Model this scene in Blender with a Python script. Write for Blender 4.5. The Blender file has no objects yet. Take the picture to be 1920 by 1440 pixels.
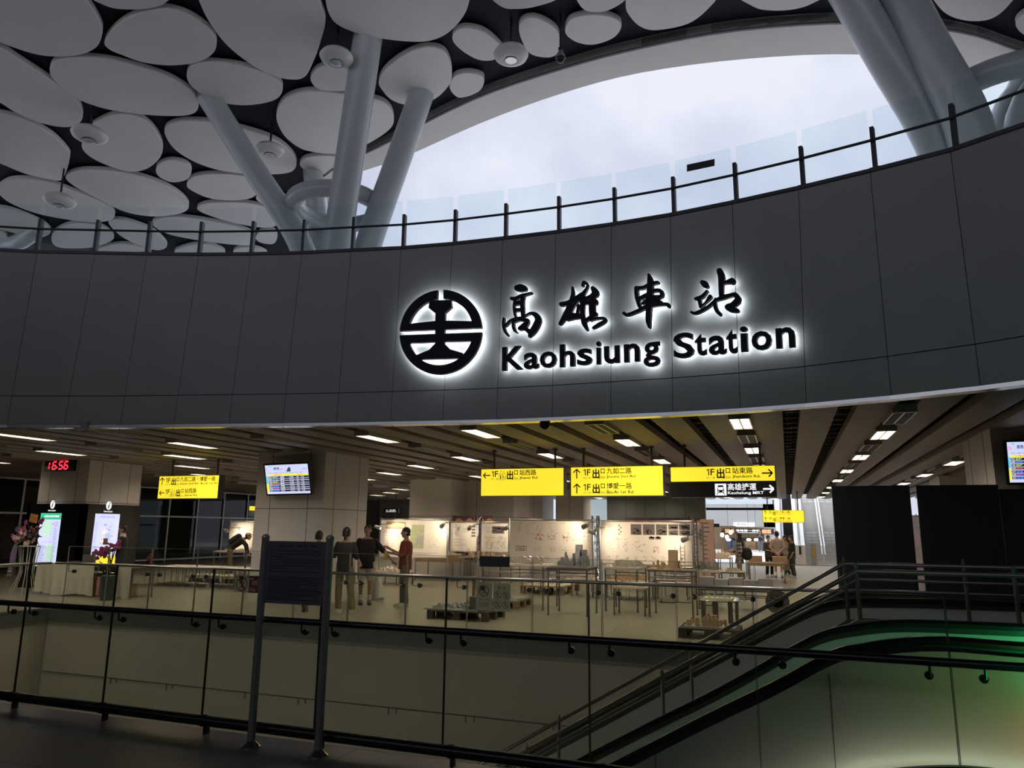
import bpy, bmesh, math, random
from mathutils import Vector as V, Matrix
import numpy as np
random.seed(7)
sc = bpy.context.scene
COL = sc.collection
PI = math.pi

# ------------------------------------------------------------------ camera
F = 1377.0
EYE = np.array([0, 0, 1.65])
_up = np.array([75., 7020., F]); _up /= np.linalg.norm(_up)
_fy = np.array([518., -283., F]); _fy -= _up * (_fy @ _up); _fy /= np.linalg.norm(_fy)
_rx = np.cross(_fy, _up); _rx = _rx if _rx[0] > 0 else -_rx
RR = np.array([_rx, _fy, _up])
cam = bpy.data.cameras.new('camera'); camo = bpy.data.objects.new('camera', cam); COL.objects.link(camo)
m = Matrix(((RR[0, 0], RR[0, 1], -RR[0, 2], EYE[0]), (RR[1, 0], RR[1, 1], -RR[1, 2], EYE[1]), (RR[2, 0], RR[2, 1], -RR[2, 2], EYE[2]), (0, 0, 0, 1)))
camo.matrix_world = m
cam.sensor_width = 36; cam.lens = F / 1920 * 36; cam.clip_end = 500; cam.clip_start = .05
sc.camera = camo
sc.view_settings.view_transform = 'Standard'; sc.view_settings.look = 'None'
sc.view_settings.exposure = 0.0; sc.view_settings.gamma = 1; sc.view_settings.use_curve_mapping = False
sc.cycles.max_bounces = 7; sc.cycles.transparent_max_bounces = 24; sc.cycles.diffuse_bounces = 4
sc.cycles.glossy_bounces = 3; sc.cycles.sample_clamp_indirect = 4; sc.cycles.caustics_reflective = False; sc.cycles.caustics_refractive = False

# ------------------------------------------------------------------ sky
w = bpy.data.worlds.new('overcast'); sc.world = w; w.use_nodes = True
nt = w.node_tree; nt.nodes.clear()
tc = nt.nodes.new('ShaderNodeTexCoord'); nz = nt.nodes.new('ShaderNodeTexNoise'); nz.inputs['Scale'].default_value = 2.6; nz.inputs['Detail'].default_value = 6
cr = nt.nodes.new('ShaderNodeValToRGB'); cr.color_ramp.elements[0].position = .40; cr.color_ramp.elements[0].color = (.55, .59, .76, 1)
cr.color_ramp.elements[1].position = .60; cr.color_ramp.elements[1].color = (.84, .87, .98, 1)
bg = nt.nodes.new('ShaderNodeBackground'); bg.inputs['Strength'].default_value = 1.0
wo = nt.nodes.new('ShaderNodeOutputWorld')
nt.links.new(tc.outputs['Generated'], nz.inputs['Vector']); nt.links.new(nz.outputs['Fac'], cr.inputs['Fac'])
nt.links.new(cr.outputs['Color'], bg.inputs['Color']); nt.links.new(bg.outputs['Background'], wo.inputs['Surface'])

sl = bpy.data.lights.new('hazy_sun', 'SUN'); sl.energy = 1.6; sl.angle = math.radians(35); sl.color = (1, .97, .92)
so = bpy.data.objects.new('hazy_sun', sl); COL.objects.link(so); so.rotation_euler = V((.12, .42, -1)).to_track_quat('-Z', 'Y').to_euler(); so.location = (0, 0, 40)
pl = bpy.data.lights.new('pit_lamp', 'AREA'); pl.energy = 28; pl.shape = 'RECTANGLE'; pl.size = 13; pl.size_y = .3; pl.color = (1, .92, .74)
po = bpy.data.objects.new('pit_lamp', pl); COL.objects.link(po); po.location = (-6.5, 5.3, -1.6); po.rotation_euler = (math.radians(80), 0, 0)  # added fill light, out of view, brightens the pit walls
hl = bpy.data.lights.new('hall_lamp', 'AREA'); hl.energy = 1500; hl.shape = 'RECTANGLE'; hl.size = 14; hl.size_y = 3; hl.color = (.95, .98, 1)
ho = bpy.data.objects.new('hall_lamp', hl); COL.objects.link(ho); ho.location = (-4, 50, 9)  # added fill light above the far hall, whitens its floor and stairs
LIT = 43.0        # radiance of the lit ceiling fixtures

# ------------------------------------------------------------------ pixel -> place
def ray(px, py):
    return RR @ np.array([px - 960., 720. - py, F])
def Pz(px, py, z):
    d = ray(px, py); return V(EYE + d * ((z - EYE[2]) / d[2]))
def Py(px, py, y):
    d = ray(px, py); return V(EYE + d * (y / d[1]))
def Px(px, py, x):
    d = ray(px, py); return V(EYE + d * (x / d[0]))

# ------------------------------------------------------------------ materials
MATS = {}
def M(name, rgb, rough=.5, metal=0., emit=0., ecol=None, noise=0., scale=6., bump=0., spec=None, coat=0.):
    if name in MATS: return MATS[name]
    a = bpy.data.materials.new(name); a.use_nodes = True; n = a.node_tree; b = n.nodes['Principled BSDF']
    b.inputs['Base Color'].default_value = (*rgb, 1); b.inputs['Roughness'].default_value = rough; b.inputs['Metallic'].default_value = metal
    if spec is not None: b.inputs['Specular IOR Level'].default_value = spec
    if coat: b.inputs['Coat Weight'].default_value = coat
    if emit:
        b.inputs['Emission Color'].default_value = (*(ecol or rgb), 1); b.inputs['Emission Strength'].default_value = emit
    if noise or bump:
        t = n.nodes.new('ShaderNodeTexCoord'); q = n.nodes.new('ShaderNodeTexNoise'); q.inputs['Scale'].default_value = scale; q.inputs['Detail'].default_value = 5
        n.links.new(t.outputs['Object'], q.inputs['Vector'])
        if noise:
            r = n.nodes.new('ShaderNodeValToRGB'); r.color_ramp.elements[0].position = .3; r.color_ramp.elements[1].position = .7
            r.color_ramp.elements[0].color = (*[c * (1 - noise) for c in rgb], 1); r.color_ramp.elements[1].color = (*[min(1, c * (1 + noise)) for c in rgb], 1)
            n.links.new(q.outputs['Fac'], r.inputs['Fac']); n.links.new(r.outputs['Color'], b.inputs['Base Color'])
        if bump:
            u = n.nodes.new('ShaderNodeBump'); u.inputs['Strength'].default_value = bump; u.inputs['Distance'].default_value = .01
            n.links.new(q.outputs['Fac'], u.inputs['Height']); n.links.new(u.outputs['Normal'], b.inputs['Normal'])
    MATS[name] = a; return a
def EM(name, rgb, s):
    return M(name, rgb, .6, 0, s, rgb)
def glass(name, tint, ior=1.35, rough=0.0):
    if name in MATS: return MATS[name]
    a = bpy.data.materials.new(name); a.use_nodes = True; n = a.node_tree; n.nodes.clear()
    o = n.nodes.new('ShaderNodeOutputMaterial'); mx = n.nodes.new('ShaderNodeMixShader'); fr = n.nodes.new('ShaderNodeFresnel'); fr.inputs['IOR'].default_value = ior
    tr = n.nodes.new('ShaderNodeBsdfTransparent'); tr.inputs['Color'].default_value = (*tint, 1)
    gl = n.nodes.new('ShaderNodeBsdfGlossy'); gl.inputs['Roughness'].default_value = rough
    ge = n.nodes.new('ShaderNodeNewGeometry'); mu = n.nodes.new('ShaderNodeMath'); mu.operation = 'MULTIPLY'; iv = n.nodes.new('ShaderNodeMath'); iv.operation = 'SUBTRACT'; iv.inputs[0].default_value = 1
    n.links.new(ge.outputs['Backfacing'], iv.inputs[1]); n.links.new(fr.outputs[0], mu.inputs[0]); n.links.new(iv.outputs[0], mu.inputs[1]); n.links.new(mu.outputs[0], mx.inputs[0]); n.links.new(tr.outputs[0], mx.inputs[1]); n.links.new(gl.outputs[0], mx.inputs[2]); n.links.new(mx.outputs[0], o.inputs[0])
    MATS[name] = a; return a
def tiled(name, rgb, rough, tile, line, noise=.08, lw=.006, off=0.5):
    """stone or panel floor with thin joints (brick texture in object space)"""
    if name in MATS: return MATS[name]
    a = bpy.data.materials.new(name); a.use_nodes = True; n = a.node_tree; b = n.nodes['Principled BSDF']; b.inputs['Roughness'].default_value = rough
    t = n.nodes.new('ShaderNodeTexCoord'); k = n.nodes.new('ShaderNodeTexBrick'); k.offset = off
    k.inputs['Scale'].default_value = 1; k.inputs['Brick Width'].default_value = tile[0]; k.inputs['Row Height'].default_value = tile[1]; k.inputs['Mortar Size'].default_value = lw; k.inputs['Mortar Smooth'].default_value = 0.1
    k.inputs['Color1'].default_value = (*[c * (1 - noise) for c in rgb], 1); k.inputs['Color2'].default_value = (*[c * (1 + noise) for c in rgb], 1); k.inputs['Mortar'].default_value = (*line, 1)
    n.links.new(t.outputs['Object'], k.inputs['Vector'])
    q = n.nodes.new('ShaderNodeTexNoise'); q.inputs['Scale'].default_value = 40; q.inputs['Detail'].default_value = 4; n.links.new(t.outputs['Object'], q.inputs['Vector'])
    mx = n.nodes.new('ShaderNodeMixRGB'); mx.blend_type = 'OVERLAY'; mx.inputs[0].default_value = .25
    n.links.new(k.outputs['Color'], mx.inputs[1]); n.links.new(q.outputs['Fac'], mx.inputs[2]); n.links.new(mx.outputs[0], b.inputs['Base Color'])
    MATS[name] = a; return a

STEEL = M('brushed_steel', (.42, .42, .43), .28, 1, noise=.08, scale=40)
DSTEEL = M('dark_steel', (.12, .12, .125), .32, 1, noise=.1, scale=30)
CHROME = M('chrome', (.75, .75, .75), .12, 1)
BLACK = M('black_satin', (.012, .012, .014), .45, noise=.1, scale=30)
RUBBER = M('black_rubber', (.01, .01, .012), .3, noise=.1, scale=20)
WHITE = M('white_paint', (.78, .78, .76), .5, noise=.03)
PANEL = M('wall_panel_grey', (.255, .25, .25), .5, noise=.04, scale=1.5)
PILLAR = M('pillar_panel', (.74, .71, .67), .38, noise=.03, scale=1.2)
JOINT = M('joint_dark', (.05, .05, .05), .7)

# ------------------------------------------------------------------ mesh collector
WL = {}
class MB:
    def __init__(s): s.v = []; s.f = []
    def add(s, vs, fs):
        o = len(s.v); s.v += [tuple(p) for p in vs]; s.f += [tuple(i + o for i in f) for f in fs]; return s
    def bx(s, x0, x1, y0, y1, z0, z1):
        return s.add([(x0, y0, z0), (x1, y0, z0), (x1, y1, z0), (x0, y1, z0), (x0, y0, z1), (x1, y0, z1), (x1, y1, z1), (x0, y1, z1)],
                     [(3, 2, 1, 0), (4, 5, 6, 7), (0, 1, 5, 4), (1, 2, 6, 5), (2, 3, 7, 6), (3, 0, 4, 7)])
    def box(s, c, d, rz=0., ry=0., rx=0.):
        R = Matrix.Rotation(rz, 3, 'Z') @ Matrix.Rotation(ry, 3, 'Y') @ Matrix.Rotation(rx, 3, 'X'); c = V(c)
        vs = [c + R @ V((sx * d[0] / 2, sy * d[1] / 2, sz * d[2] / 2)) for sz in (-1, 1) for sx, sy in ((-1, -1), (1, -1), (1, 1), (-1, 1))]
        return s.add(vs, [(3, 2, 1, 0), (4, 5, 6, 7), (0, 1, 5, 4), (1, 2, 6, 5), (2, 3, 7, 6), (3, 0, 4, 7)])
    def rbox(s, c, d, b, rz=0.):
        """box with chamfered vertical and top edges"""
        R = Matrix.Rotation(rz, 3, 'Z'); c = V(c); hx, hy, hz = d[0] / 2, d[1] / 2, d[2] / 2
        def ring(ix, z):
            x, y = hx - ix, hy - ix; q = b
            return [c + R @ V(p) for p in ((-x + q, -y, z), (x - q, -y, z), (x, -y + q, z), (x, y - q, z), (x - q, y, z), (-x + q, y, z), (-x, y - q, z), (-x, -y + q, z))]
        return s.loft([ring(b * .7, -hz), ring(0, -hz + b), ring(0, hz - b), ring(b * .7, hz)])
    def loft(s, rings, closed=True, caps=True):
        n = len(rings[0]); vs = [p for r in rings for p in r]; fs = []
        for i in range(len(rings) - 1):
            for j in range(n if closed else n - 1):
                k = (j + 1) % n; fs.append((i * n + j, i * n + k, (i + 1) * n + k, (i + 1) * n + j))
        if caps and closed:
            fs.append(tuple(range(n - 1, -1, -1))); fs.append(tuple((len(rings) - 1) * n + j for j in range(n)))
        return s.add(vs, fs)
    def cyl(s, p, q, r, n=12, r2=None):
        p, q = V(p), V(q); d = (q - p).normalized(); a = d.orthogonal().normalized(); b = d.cross(a); r2 = r if r2 is None else r2
        ring = lambda c, rr: [c + (a * math.cos(t) + b * math.sin(t)) * rr for t in [2 * PI * i / n for i in range(n)]]
        return s.loft([ring(p, r), ring(q, r2)])
    def tube(s, pts, r, n=8, closed=False):
        pts = [V(p) for p in pts]; N = len(pts); rings = []; a = None
        for i in range(N):
            if closed: d = pts[(i + 1) % N] - pts[i - 1]
            else: d = pts[min(i + 1, N - 1)] - pts[max(i - 1, 0)]
            d.normalize()
            a = d.orthogonal().normalized() if a is None else (a - d * a.dot(d)).normalized()
            b = d.cross(a); rr = r[i] if isinstance(r, (list, tuple)) else r
            rings.append([pts[i] + (a * math.cos(t) + b * math.sin(t)) * rr for t in [2 * PI * k / n for k in range(n)]])
        if closed: rings.append(rings[0]); return s.loft(rings, caps=False)
        return s.loft(rings)
    def prism(s, poly, vec):
        n = len(poly); vec = V(vec); p = [V(q) for q in poly]
        return s.add(p + [q + vec for q in p], [tuple(range(n - 1, -1, -1)), tuple(range(n, 2 * n))] + [(i, (i + 1) % n, n + (i + 1) % n, n + i) for i in range(n)])
    def quad(s, *p): return s.add(p, [tuple(range(len(p)))])
    def lathe(s, c, prof, n=20):
        c = V(c)
        return s.loft([[c + V((r * math.cos(t), r * math.sin(t), z)) for t in [2 * PI * i / n for i in range(n)]] for r, z in prof])
    def ell(s, c, r, n=12, m=8, rz=0., tilt=0.):
        c = V(c); R = Matrix.Rotation(rz, 3, 'Z') @ Matrix.Rotation(tilt, 3, 'X')
        return s.loft([[c + R @ V((r[0] * math.sin(PI * (k + .15) / (m + .3)) * math.cos(2 * PI * i / n), r[1] * math.sin(PI * (k + .15) / (m + .3)) * math.sin(2 * PI * i / n), -r[2] * math.cos(PI * (k + .15) / (m + .3)))) for i in range(n)] for k in range(m + 1)])
    def cap(s, p, q, r1, r2, n=12):
        """round-ended tapered limb"""
        p, q = V(p), V(q); L = (q - p).length; d = (q - p) / max(L, 1e-6); a = d.orthogonal().normalized(); b = d.cross(a); rings = []
        for k in range(4):
            t = PI / 2 * (k + .2) / 3.2; rings.append((p - d * r1 * math.cos(t), r1 * math.sin(t)))
        for k in range(3, -1, -1):
            t = PI / 2 * (k + .2) / 3.2; rings.append((q + d * r2 * math.cos(t), r2 * math.sin(t)))
        return s.loft([[c + (a * math.cos(u) + b * math.sin(u)) * r for u in [2 * PI * i / n for i in range(n)]] for c, r in rings])
    def build(s, name, mat, parent=None, local=False, smooth=True, angle=.6):
        me = bpy.data.meshes.new(name); vs = [V(p) for p in s.v]; loc = V((0, 0, 0))
        if parent is None:
            xs = np.array([tuple(p) for p in vs]); loc = V(((xs[:, 0].min() + xs[:, 0].max()) / 2, (xs[:, 1].min() + xs[:, 1].max()) / 2, xs[:, 2].min()))
            off = loc
        else: off = V((0, 0, 0)) if local else WL[parent]
        me.from_pydata([tuple(p - off) for p in vs], [], s.f); me.materials.append(mat)
        if smooth:
            me.polygons.foreach_set('use_smooth', [True] * len(me.polygons)); me.set_sharp_from_angle(angle=angle)
        o = bpy.data.objects.new(name, me); COL.objects.link(o)
        if parent is not None: o.parent = parent; WL[o] = off
        else: o.location = loc; WL[o] = loc
        return o
def tag(o, label=None, cat=None, group=None, kind=None):
    if label: o['label'] = label
    if cat: o['category'] = cat
    if group: o['group'] = group
    if kind: o['kind'] = kind
    return o
def thing(name, label, cat, loc=(0, 0, 0), rz=0., group=None):
    o = bpy.data.objects.new(name, None); COL.objects.link(o); o.location = loc; o.rotation_euler = (0, 0, rz); o.empty_display_size = .2
    WL[o] = V(loc); return tag(o, label, cat, group)
def struct(name, mb, mat, **k): return tag(mb.build(name, mat, **k), kind='structure')
def copytree(o, loc, rz=None, label=None, parent=None):
    c = o.copy(); COL.objects.link(c)
    if parent is None:
        c.location = loc
        if rz is not None: c.rotation_euler = (0, 0, rz)
        if label: c['label'] = label
    else: c.parent = parent
    for ch in [x for x in bpy.data.objects if x.parent == o]: copytree(ch, None, parent=c)
    return c
def crom(pts, k=5, closed=True):
    pts = [V(p) for p in pts]; n = len(pts); out = []
    for i in range(n if closed else n - 1):
        if closed: p0, p1, p2, p3 = pts[i - 1], pts[i], pts[(i + 1) % n], pts[(i + 2) % n]
        else: p0, p1, p2, p3 = pts[max(i - 1, 0)], pts[i], pts[i + 1], pts[min(i + 2, n - 1)]
        for j in range(k):
            t = j / k; out.append(.5 * ((2 * p1) + (p2 - p0) * t + (2 * p0 - 5 * p1 + 4 * p2 - p3) * t * t + (3 * p1 - p0 - 3 * p2 + p3) * t ** 3))
    if not closed: out.append(pts[-1])
    return out

# ------------------------------------------------------------------ lettering
_fc = bpy.data.curves.new('lettering', 'FONT'); _fo = bpy.data.objects.new('lettering', _fc); COL.objects.link(_fo)   # scratch text, removed at the end
TC = {}
def glyphs(s, bold=0., ext=0.):
    k = (s, bold, ext)
    if k not in TC:
        _fc.body = s; _fc.offset = bold; _fc.extrude = ext; _fc.resolution_u = 3
        dg = bpy.context.evaluated_depsgraph_get(); dg.update(); e = _fo.evaluated_get(dg); me = e.to_mesh()
        TC[k] = ([tuple(v.co) for v in me.vertices], [tuple(p.vertices) for p in me.polygons]); e.to_mesh_clear()
    return TC[k]
class Fr:
    """flat frame: origin, unit right, unit up, normal towards the reader"""
    def __init__(s, o, u, v): s.o, s.u, s.v = V(o), V(u).normalized(), V(v).normalized(); s.n = s.u.cross(s.v)
    def p(s, a, b, c=0.): return s.o + s.u * a + s.v * b + s.n * c
    def rect(s, mb, a, b, w, h, c=.003, d=.002): mb.prism([s.p(a, b, c - d), s.p(a + w, b, c - d), s.p(a + w, b + h, c - d), s.p(a, b + h, c - d)], s.n * d); return mb
    def text(s, mb, t, a, b, h, w=None, bold=0., c=.004, center=False):
        """ink height h, optional ink width w, lower-left at a,b"""
        vs, fs = glyphs(t, bold)
        if not vs: return mb
        x0 = min(v[0] for v in vs); x1 = max(v[0] for v in vs); y0 = min(v[1] for v in vs); y1 = max(v[1] for v in vs)
        sy = h / (y1 - y0); sx = sy if w is None else w / (x1 - x0)
        if center: a -= (x1 - x0) * sx / 2
        return mb.add([s.p(a + (v[0] - x0) * sx, b + (v[1] - y0) * sy, c) for v in vs], fs)
    def poly(s, mb, pts, c=.004): return mb.add([s.p(x, y, c) for x, y in pts], [tuple(range(len(pts)))])
    def ring(s, mb, x, y, r, t, c=.004, n=24):
        for i in range(n):
            a, b = 2 * PI * i / n, 2 * PI * (i + 1) / n
            s.poly(mb, [(x + r * math.cos(a), y + r * math.sin(a)), (x + r * math.cos(b), y + r * math.sin(b)), (x + (r - t) * math.cos(b), y + (r - t) * math.sin(b)), (x + (r - t) * math.cos(a), y + (r - t) * math.sin(a))], c)
        return mb
    def line(s, mb, x0, y0, x1, y1, t, c=.004):
        d = V((x1 - x0, y1 - y0)); q = V((-d.y, d.x)).normalized() * t / 2
        return s.poly(mb, [(x0 + q.x, y0 + q.y), (x0 - q.x, y0 - q.y), (x1 - q.x, y1 - q.y), (x1 + q.x, y1 + q.y)], c)
    def arrow(s, mb, x, y, r, deg, t):
        c, q = math.cos(math.radians(deg)), math.sin(math.radians(deg)); tip = (x + c * r, y + q * r)
        s.line(mb, x - c * r, y - q * r, *tip, t)
        for k in (135, -135):
            e = math.radians(deg + k); s.line(mb, tip[0], tip[1], tip[0] + math.cos(e) * r * 1.05, tip[1] + math.sin(e) * r * 1.05, t)
        return mb

ORD = ['first', 'second', 'third', 'fourth', 'fifth', 'sixth', 'seventh', 'eighth', 'ninth', 'tenth', 'eleventh', 'twelfth', 'thirteenth']

# ================================================================== SETTING
# ring wall above the concourse: bottom line at z 3.3, top line at z 6.2
BOT = [(-17.4, 1.5), (-16.9, 3.8), (-15.9, 5.8), (-14.4, 7.6), (-13.5, 8.35), (-12.52, 8.76), (-11.53, 9.05), (-10.56, 9.32), (-9.6, 9.53), (-8.63, 9.74), (-7.71, 9.94), (-6.8, 10.13), (-5.88, 10.27), (-5.02, 10.4), (-4.15, 10.52), (-3.26, 10.55), (-2.35, 10.54), (-1.45, 10.54), (-.52, 10.47), (.32, 10.3), (1.29, 9.98), (2.16, 9.59), (3.05, 9.05), (3.9, 8.35), (4.9, 7.2), (5.8, 5.4), (6.4, 3), (6.5, 1)]
TOP = [(-16.6, 1.3), (-16.0, 3.6), (-15.0, 5.5), (-13.6, 7.2), (-12.75, 7.9), (-11.84, 8.38), (-10.93, 8.74), (-10.11, 9.07), (-9.27, 9.38), (-8.4, 9.65), (-7.53, 9.89), (-6.66, 10.06), (-5.8, 10.24), (-4.91, 10.35), (-4.04, 10.4), (-3.16, 10.43), (-2.27, 10.42), (-1.37, 10.36), (-.48, 10.22), (.4, 10.04), (1.26, 9.82), (2.12, 9.56), (2.98, 9.08), (3.85, 8.4), (4.85, 7.25), (5.75, 5.45), (6.3, 3), (6.4, 1)]
BACK = [(6.0, -3), (3, -6.5), (-5, -8), (-13, -6.5), (-16.5, -3)]
ZB, ZT = 3.3, 6.2
NS = len(BOT)
def outw(p, k): d = V((p[0] + 5, p[1] - 4, 0)).normalized() * k; return V((d.x, d.y, 0))
def ring_y(x):
    for (a, b), (c, d) in zip(BOT[:-1], BOT[1:]):
        if a <= x <= c and c > a: return b + (d - b) * (x - a) / (c - a)
    return 1.0
mb = MB(); ZS = 3.8                       # panels with open joints, one course above the other
for i in range(NS - 1):
    b0, b1, t0, t1 = [V((*BOT[i], ZB)), V((*BOT[i + 1], ZB)), V((*TOP[i], ZT)), V((*TOP[i + 1], ZT))]
    n = (b1 - b0).cross(t0 - b0).normalized(); n = n if n.y < 0 or n.x > 0 and i < 5 else -n
    for k0, k1 in ((0, .168), (.172, 1)):
        e = .004
        q = lambda s_, k: (b0.lerp(b1, s_)).lerp(t0.lerp(t1, s_), k)
        p = [q(e, k0), q(1 - e, k0), q(1 - e, k1), q(e, k1)]
        mb.prism(p, -n * .03)
wall_ring = struct('wall_ring', mb, PANEL)
mb = MB()
for i in range(NS - 1):
    p = [V((*BOT[i], ZB)), V((*BOT[i + 1], ZB)), V((*TOP[i + 1], ZT)), V((*TOP[i], ZT))]; p = [q + outw(q, .08) for q in p]
    mb.prism(p, outw(p[0], .1))
full_b = [V((*p, ZB)) for p in BOT] + [V((*p, ZB)) for p in BACK]
for i in range(NS - 1, len(full_b)):
    a, b = full_b[i], full_b[(i + 1) % len(full_b)]; mb.prism([a, b, b + V((0, 0, 2.9)), a + V((0, 0, 2.9))], (0, -.1, 0))
struct('wall_backing', mb, JOINT)
mb = MB(); tb = MB()                      # dark coping and the bright metal trim along the lower edge
for i in range(NS - 1):
    a, b = V((*TOP[i], ZT)), V((*TOP[i + 1], ZT)); mb.prism([a + outw(a, -.03), b + outw(b, -.03), b + outw(b, .35), a + outw(a, .35)], (0, 0, .05))
    a, b = V((*BOT[i], ZB)), V((*BOT[i + 1], ZB)); tb.prism([a + outw(a, -.03) - V((0, 0, .05)), b + outw(b, -.03) - V((0, 0, .05)), b + outw(b, -.03), a + outw(a, -.03)], outw(a, .2))
struct('trim_coping', mb, M('dark_stone', (.045, .042, .042), .5, noise=.2, scale=3)); struct('trim_soffit', tb, M('bright_trim', (.7, .69, .66), .22, 1))

# street level slab around the opening
full_t = [V((*p, 6.15)) for p in TOP] + [V((*p, 6.15)) for p in BACK]
mb = MB()
def outward(p):
    c = V((-5, 4, 6.15)); d = V((p.x - c.x, p.y - c.y, 0)); k = 70 / max(abs(d.x), abs(d.y)); return c + d * k
slab_out = [outward(p) for p in full_t]
for i in range(len(full_t)):
    j = (i + 1) % len(full_t); a, b, c, d = full_t[i] + outw(full_t[i], .2), full_t[j] + outw(full_t[j], .2), slab_out[j], slab_out[i]
    if -7 < (a.x) < 2.9 and a.y > 9:      # cut back to leave the far stairwell open to the sky
        lim = 42.0; a2 = a + (d - a) * ((lim - a.y) / (d.y - a.y)); b2 = b + (c - b) * ((lim - b.y) / (c.y - b.y)); mb.prism([a, b, b2, a2], (0, 0, -.3))
    else: mb.prism([a, b, c, d], (0, 0, -.3))
struct('ground_street', mb, tiled('street_paving', (.74, .73, .71), .7, (1.2, .6), (.3, .3, .3)))

# floors
FLOOR = tiled('concourse_floor', (.265, .24, .205), .36, (1.2, 1.2), (.12, .11, .09), .03, .008, 0)
NEARF = tiled('walkway_floor', (.125, .14, .155), .4, (1.6, .8), (.05, .05, .055), .05, .006, 0)
YE = 11.1; XL = -13.9; XR = 1.45; YN = 5.22
mb = MB(); mb.bx(-34, 14, YE, 41.2, -.3, 0); mb.bx(-34, XL, -10, YE, -.3, 0); mb.bx(XR, 14, YN, YE, -.3, 0); struct('floor_concourse', mb, FLOOR)
mb = MB(); mb.bx(XL, 14, -10, YN, -.3, 0); struct('floor_walkway', mb, NEARF)
mb = MB(); mb.bx(-34, 20, 41.2, 80, -.3, 0.0); struct('floor_hall', mb, M('white_hall_floor', (.8, .8, .79), .4, noise=.03))
PITW = tiled('pit_wall_panel', (.40, .38, .31), .6, (2.4, 1.0), (.2, .19, .16), .02, .005, 0)
mb = MB(); mb.bx(XL - .1, XR + .1, YE + .02, YE + .3, -5.6, -.2); s = struct('wall_pit_far', mb, M('pit_wall_far', (.52, .49, .40), .6, noise=.05, scale=.8))
mb = MB(); mb.bx(XL - .3, XL - .02, YN, YE, -5.6, -.2); struct('wall_pit_left', mb, MATS['pit_wall_far'])
mb = MB(); mb.bx(XR + .02, XR + .3, YN, YE, -5.6, -.2); mb.bx(XL, XR, YN - .3, YN - .02, -5.6, -.2); struct('wall_pit_near', mb, MATS['pit_wall_far'])
mb = MB(); mb.bx(XL, XR, YN, YE, -5.8, -5.6); struct('floor_pit', mb, M('pit_floor', (.3, .29, .26), .5, noise=.06))
mb = MB()                                 # seam line and hairline stains of the far pit wall
mb.bx(XL, XR - .6, YE + .005, YE + .02, -1.205, -1.19); mb.bx(XL, XR - 2, YE + .005, YE + .02, -3.2, -3.19)
for i in range(9):
    x = -12 + i * 1.45 + random.uniform(-.3, .3); mb.bx(x, x + .01, YE + .005, YE + .02, -1.3, -1.2); mb.bx(x + .14, x + .15, YE + .005, YE + .02, -1.27, -1.2)
struct('trim_pit_seam', mb, M('seam', (.16, .15, .12), .8))

# concourse ceiling: long panels with open service gaps
CEIL = M('ceiling_panel_brown', (.20, .165, .13), .55, noise=.06, scale=2)
mb = MB(); vb = MB(); GW = .12; GX = [-.57 + .71 * k for k in range(-38, 11)]
for a, b in zip(GX[:-1], GX[1:]):
    x0, x1 = a + GW, b - GW; y0, y1 = max(ring_y(x0), 1) + .04, max(ring_y(x1), 1) + .04; N = 12
    rows = []
    for k in range(N + 1):
        t = k / N; r = []
        for j in range(5):
            u = j / 4; x = x0 + (x1 - x0) * u; ys = y0 + (y1 - y0) * u; r.append(V((x, ys + (41.0 - ys) * t, 3.3 - .03 * (1 - (2 * u - 1) ** 2))))
        rows.append(r)
    mb.loft(rows, closed=False)
    for x, ys, sg in ((x0, y0, -1), (x1, y1, 1)):
        mb.quad((x, ys, 3.3), (x, 41, 3.3), (x, 41, 3.42), (x, ys, 3.42))
ceiling = struct('ceiling', mb, CEIL)
for a, b in zip(GX[:-1], GX[1:]):
    vb.prism([(a, max(ring_y(a), 1) + .2, 4.3), (b, max(ring_y(b), 1) + .2, 4.3), (b, 41, 4.3), (a, 41, 4.3)], (0, 0, .1))
struct('ceiling_void', vb, M('void_black', (.02, .019, .018), .9))
mb = MB()
for g in GX:
    y = max(ring_y(g), 3) + .5
    mb.cyl((g, y, 3.75), (g, 40.5, 3.75), .05, 8)
    while y < 40:
        mb.bx(g - .2, g + .2, y, y + .04, 3.46, 3.5); mb.bx(g - .012, g + .012, y, y + .024, 3.5, 4.3); y += .62
struct('ceiling_services', mb, M('service_steel', (.16, .14, .12), .5, .6, noise=.3, scale=5))

# outer walls of the concourse
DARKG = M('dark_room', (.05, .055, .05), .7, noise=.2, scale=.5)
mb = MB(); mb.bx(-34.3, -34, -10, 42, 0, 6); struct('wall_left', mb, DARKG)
mb = MB(); mb.bx(9, 9.3, 9, 42, 0, 6); mb.bx(14, 14.3, -10, 10, 0, 6); struct('wall_right', mb, M('right_wall', (.5, .48, .45), .5, noise=.03))
mb = MB(); mb.bx(-34, 14, -10.3, -10, 0, 6); struct('wall_back', mb, M('back_wall', (.2, .2, .2), .6, noise=.05))
GREEN = M('grey_green_panel', (.17, .19, .175), .15, noise=.05, scale=.5, coat=.3)
mb = MB(); mb.bx(-34, -20.5, 41.1, 41.4, 0, 3.4); struct('wall_far', mb, M('far_wall_grey', (.23, .26, .25), .25, noise=.05))
GLW = glass('dark_window', (.5, .6, .47), 1.4); MUL = M('mullion', (.42, .42, .39), .4, .5)
def glasswall(name, x, ys, zs, h=3.3):
    g = MB(); g.bx(x - .02, x, ys[0], ys[-1], 0.1, h); o = struct(name, g, GLW)
    f = MB()
    for y in ys: f.bx(x - .06, x + .06, y - .04, y + .04, 0, h)
    for z in zs: f.bx(x - .05, x + .05, ys[0], ys[-1], z - .035, z + .035)
    fo = f.build('window_frame', MUL, o); return o
glasswall('window_1', -26.5, [2 + 1.75 * i for i in range(23)], [.1, 2.0, 3.25])
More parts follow.
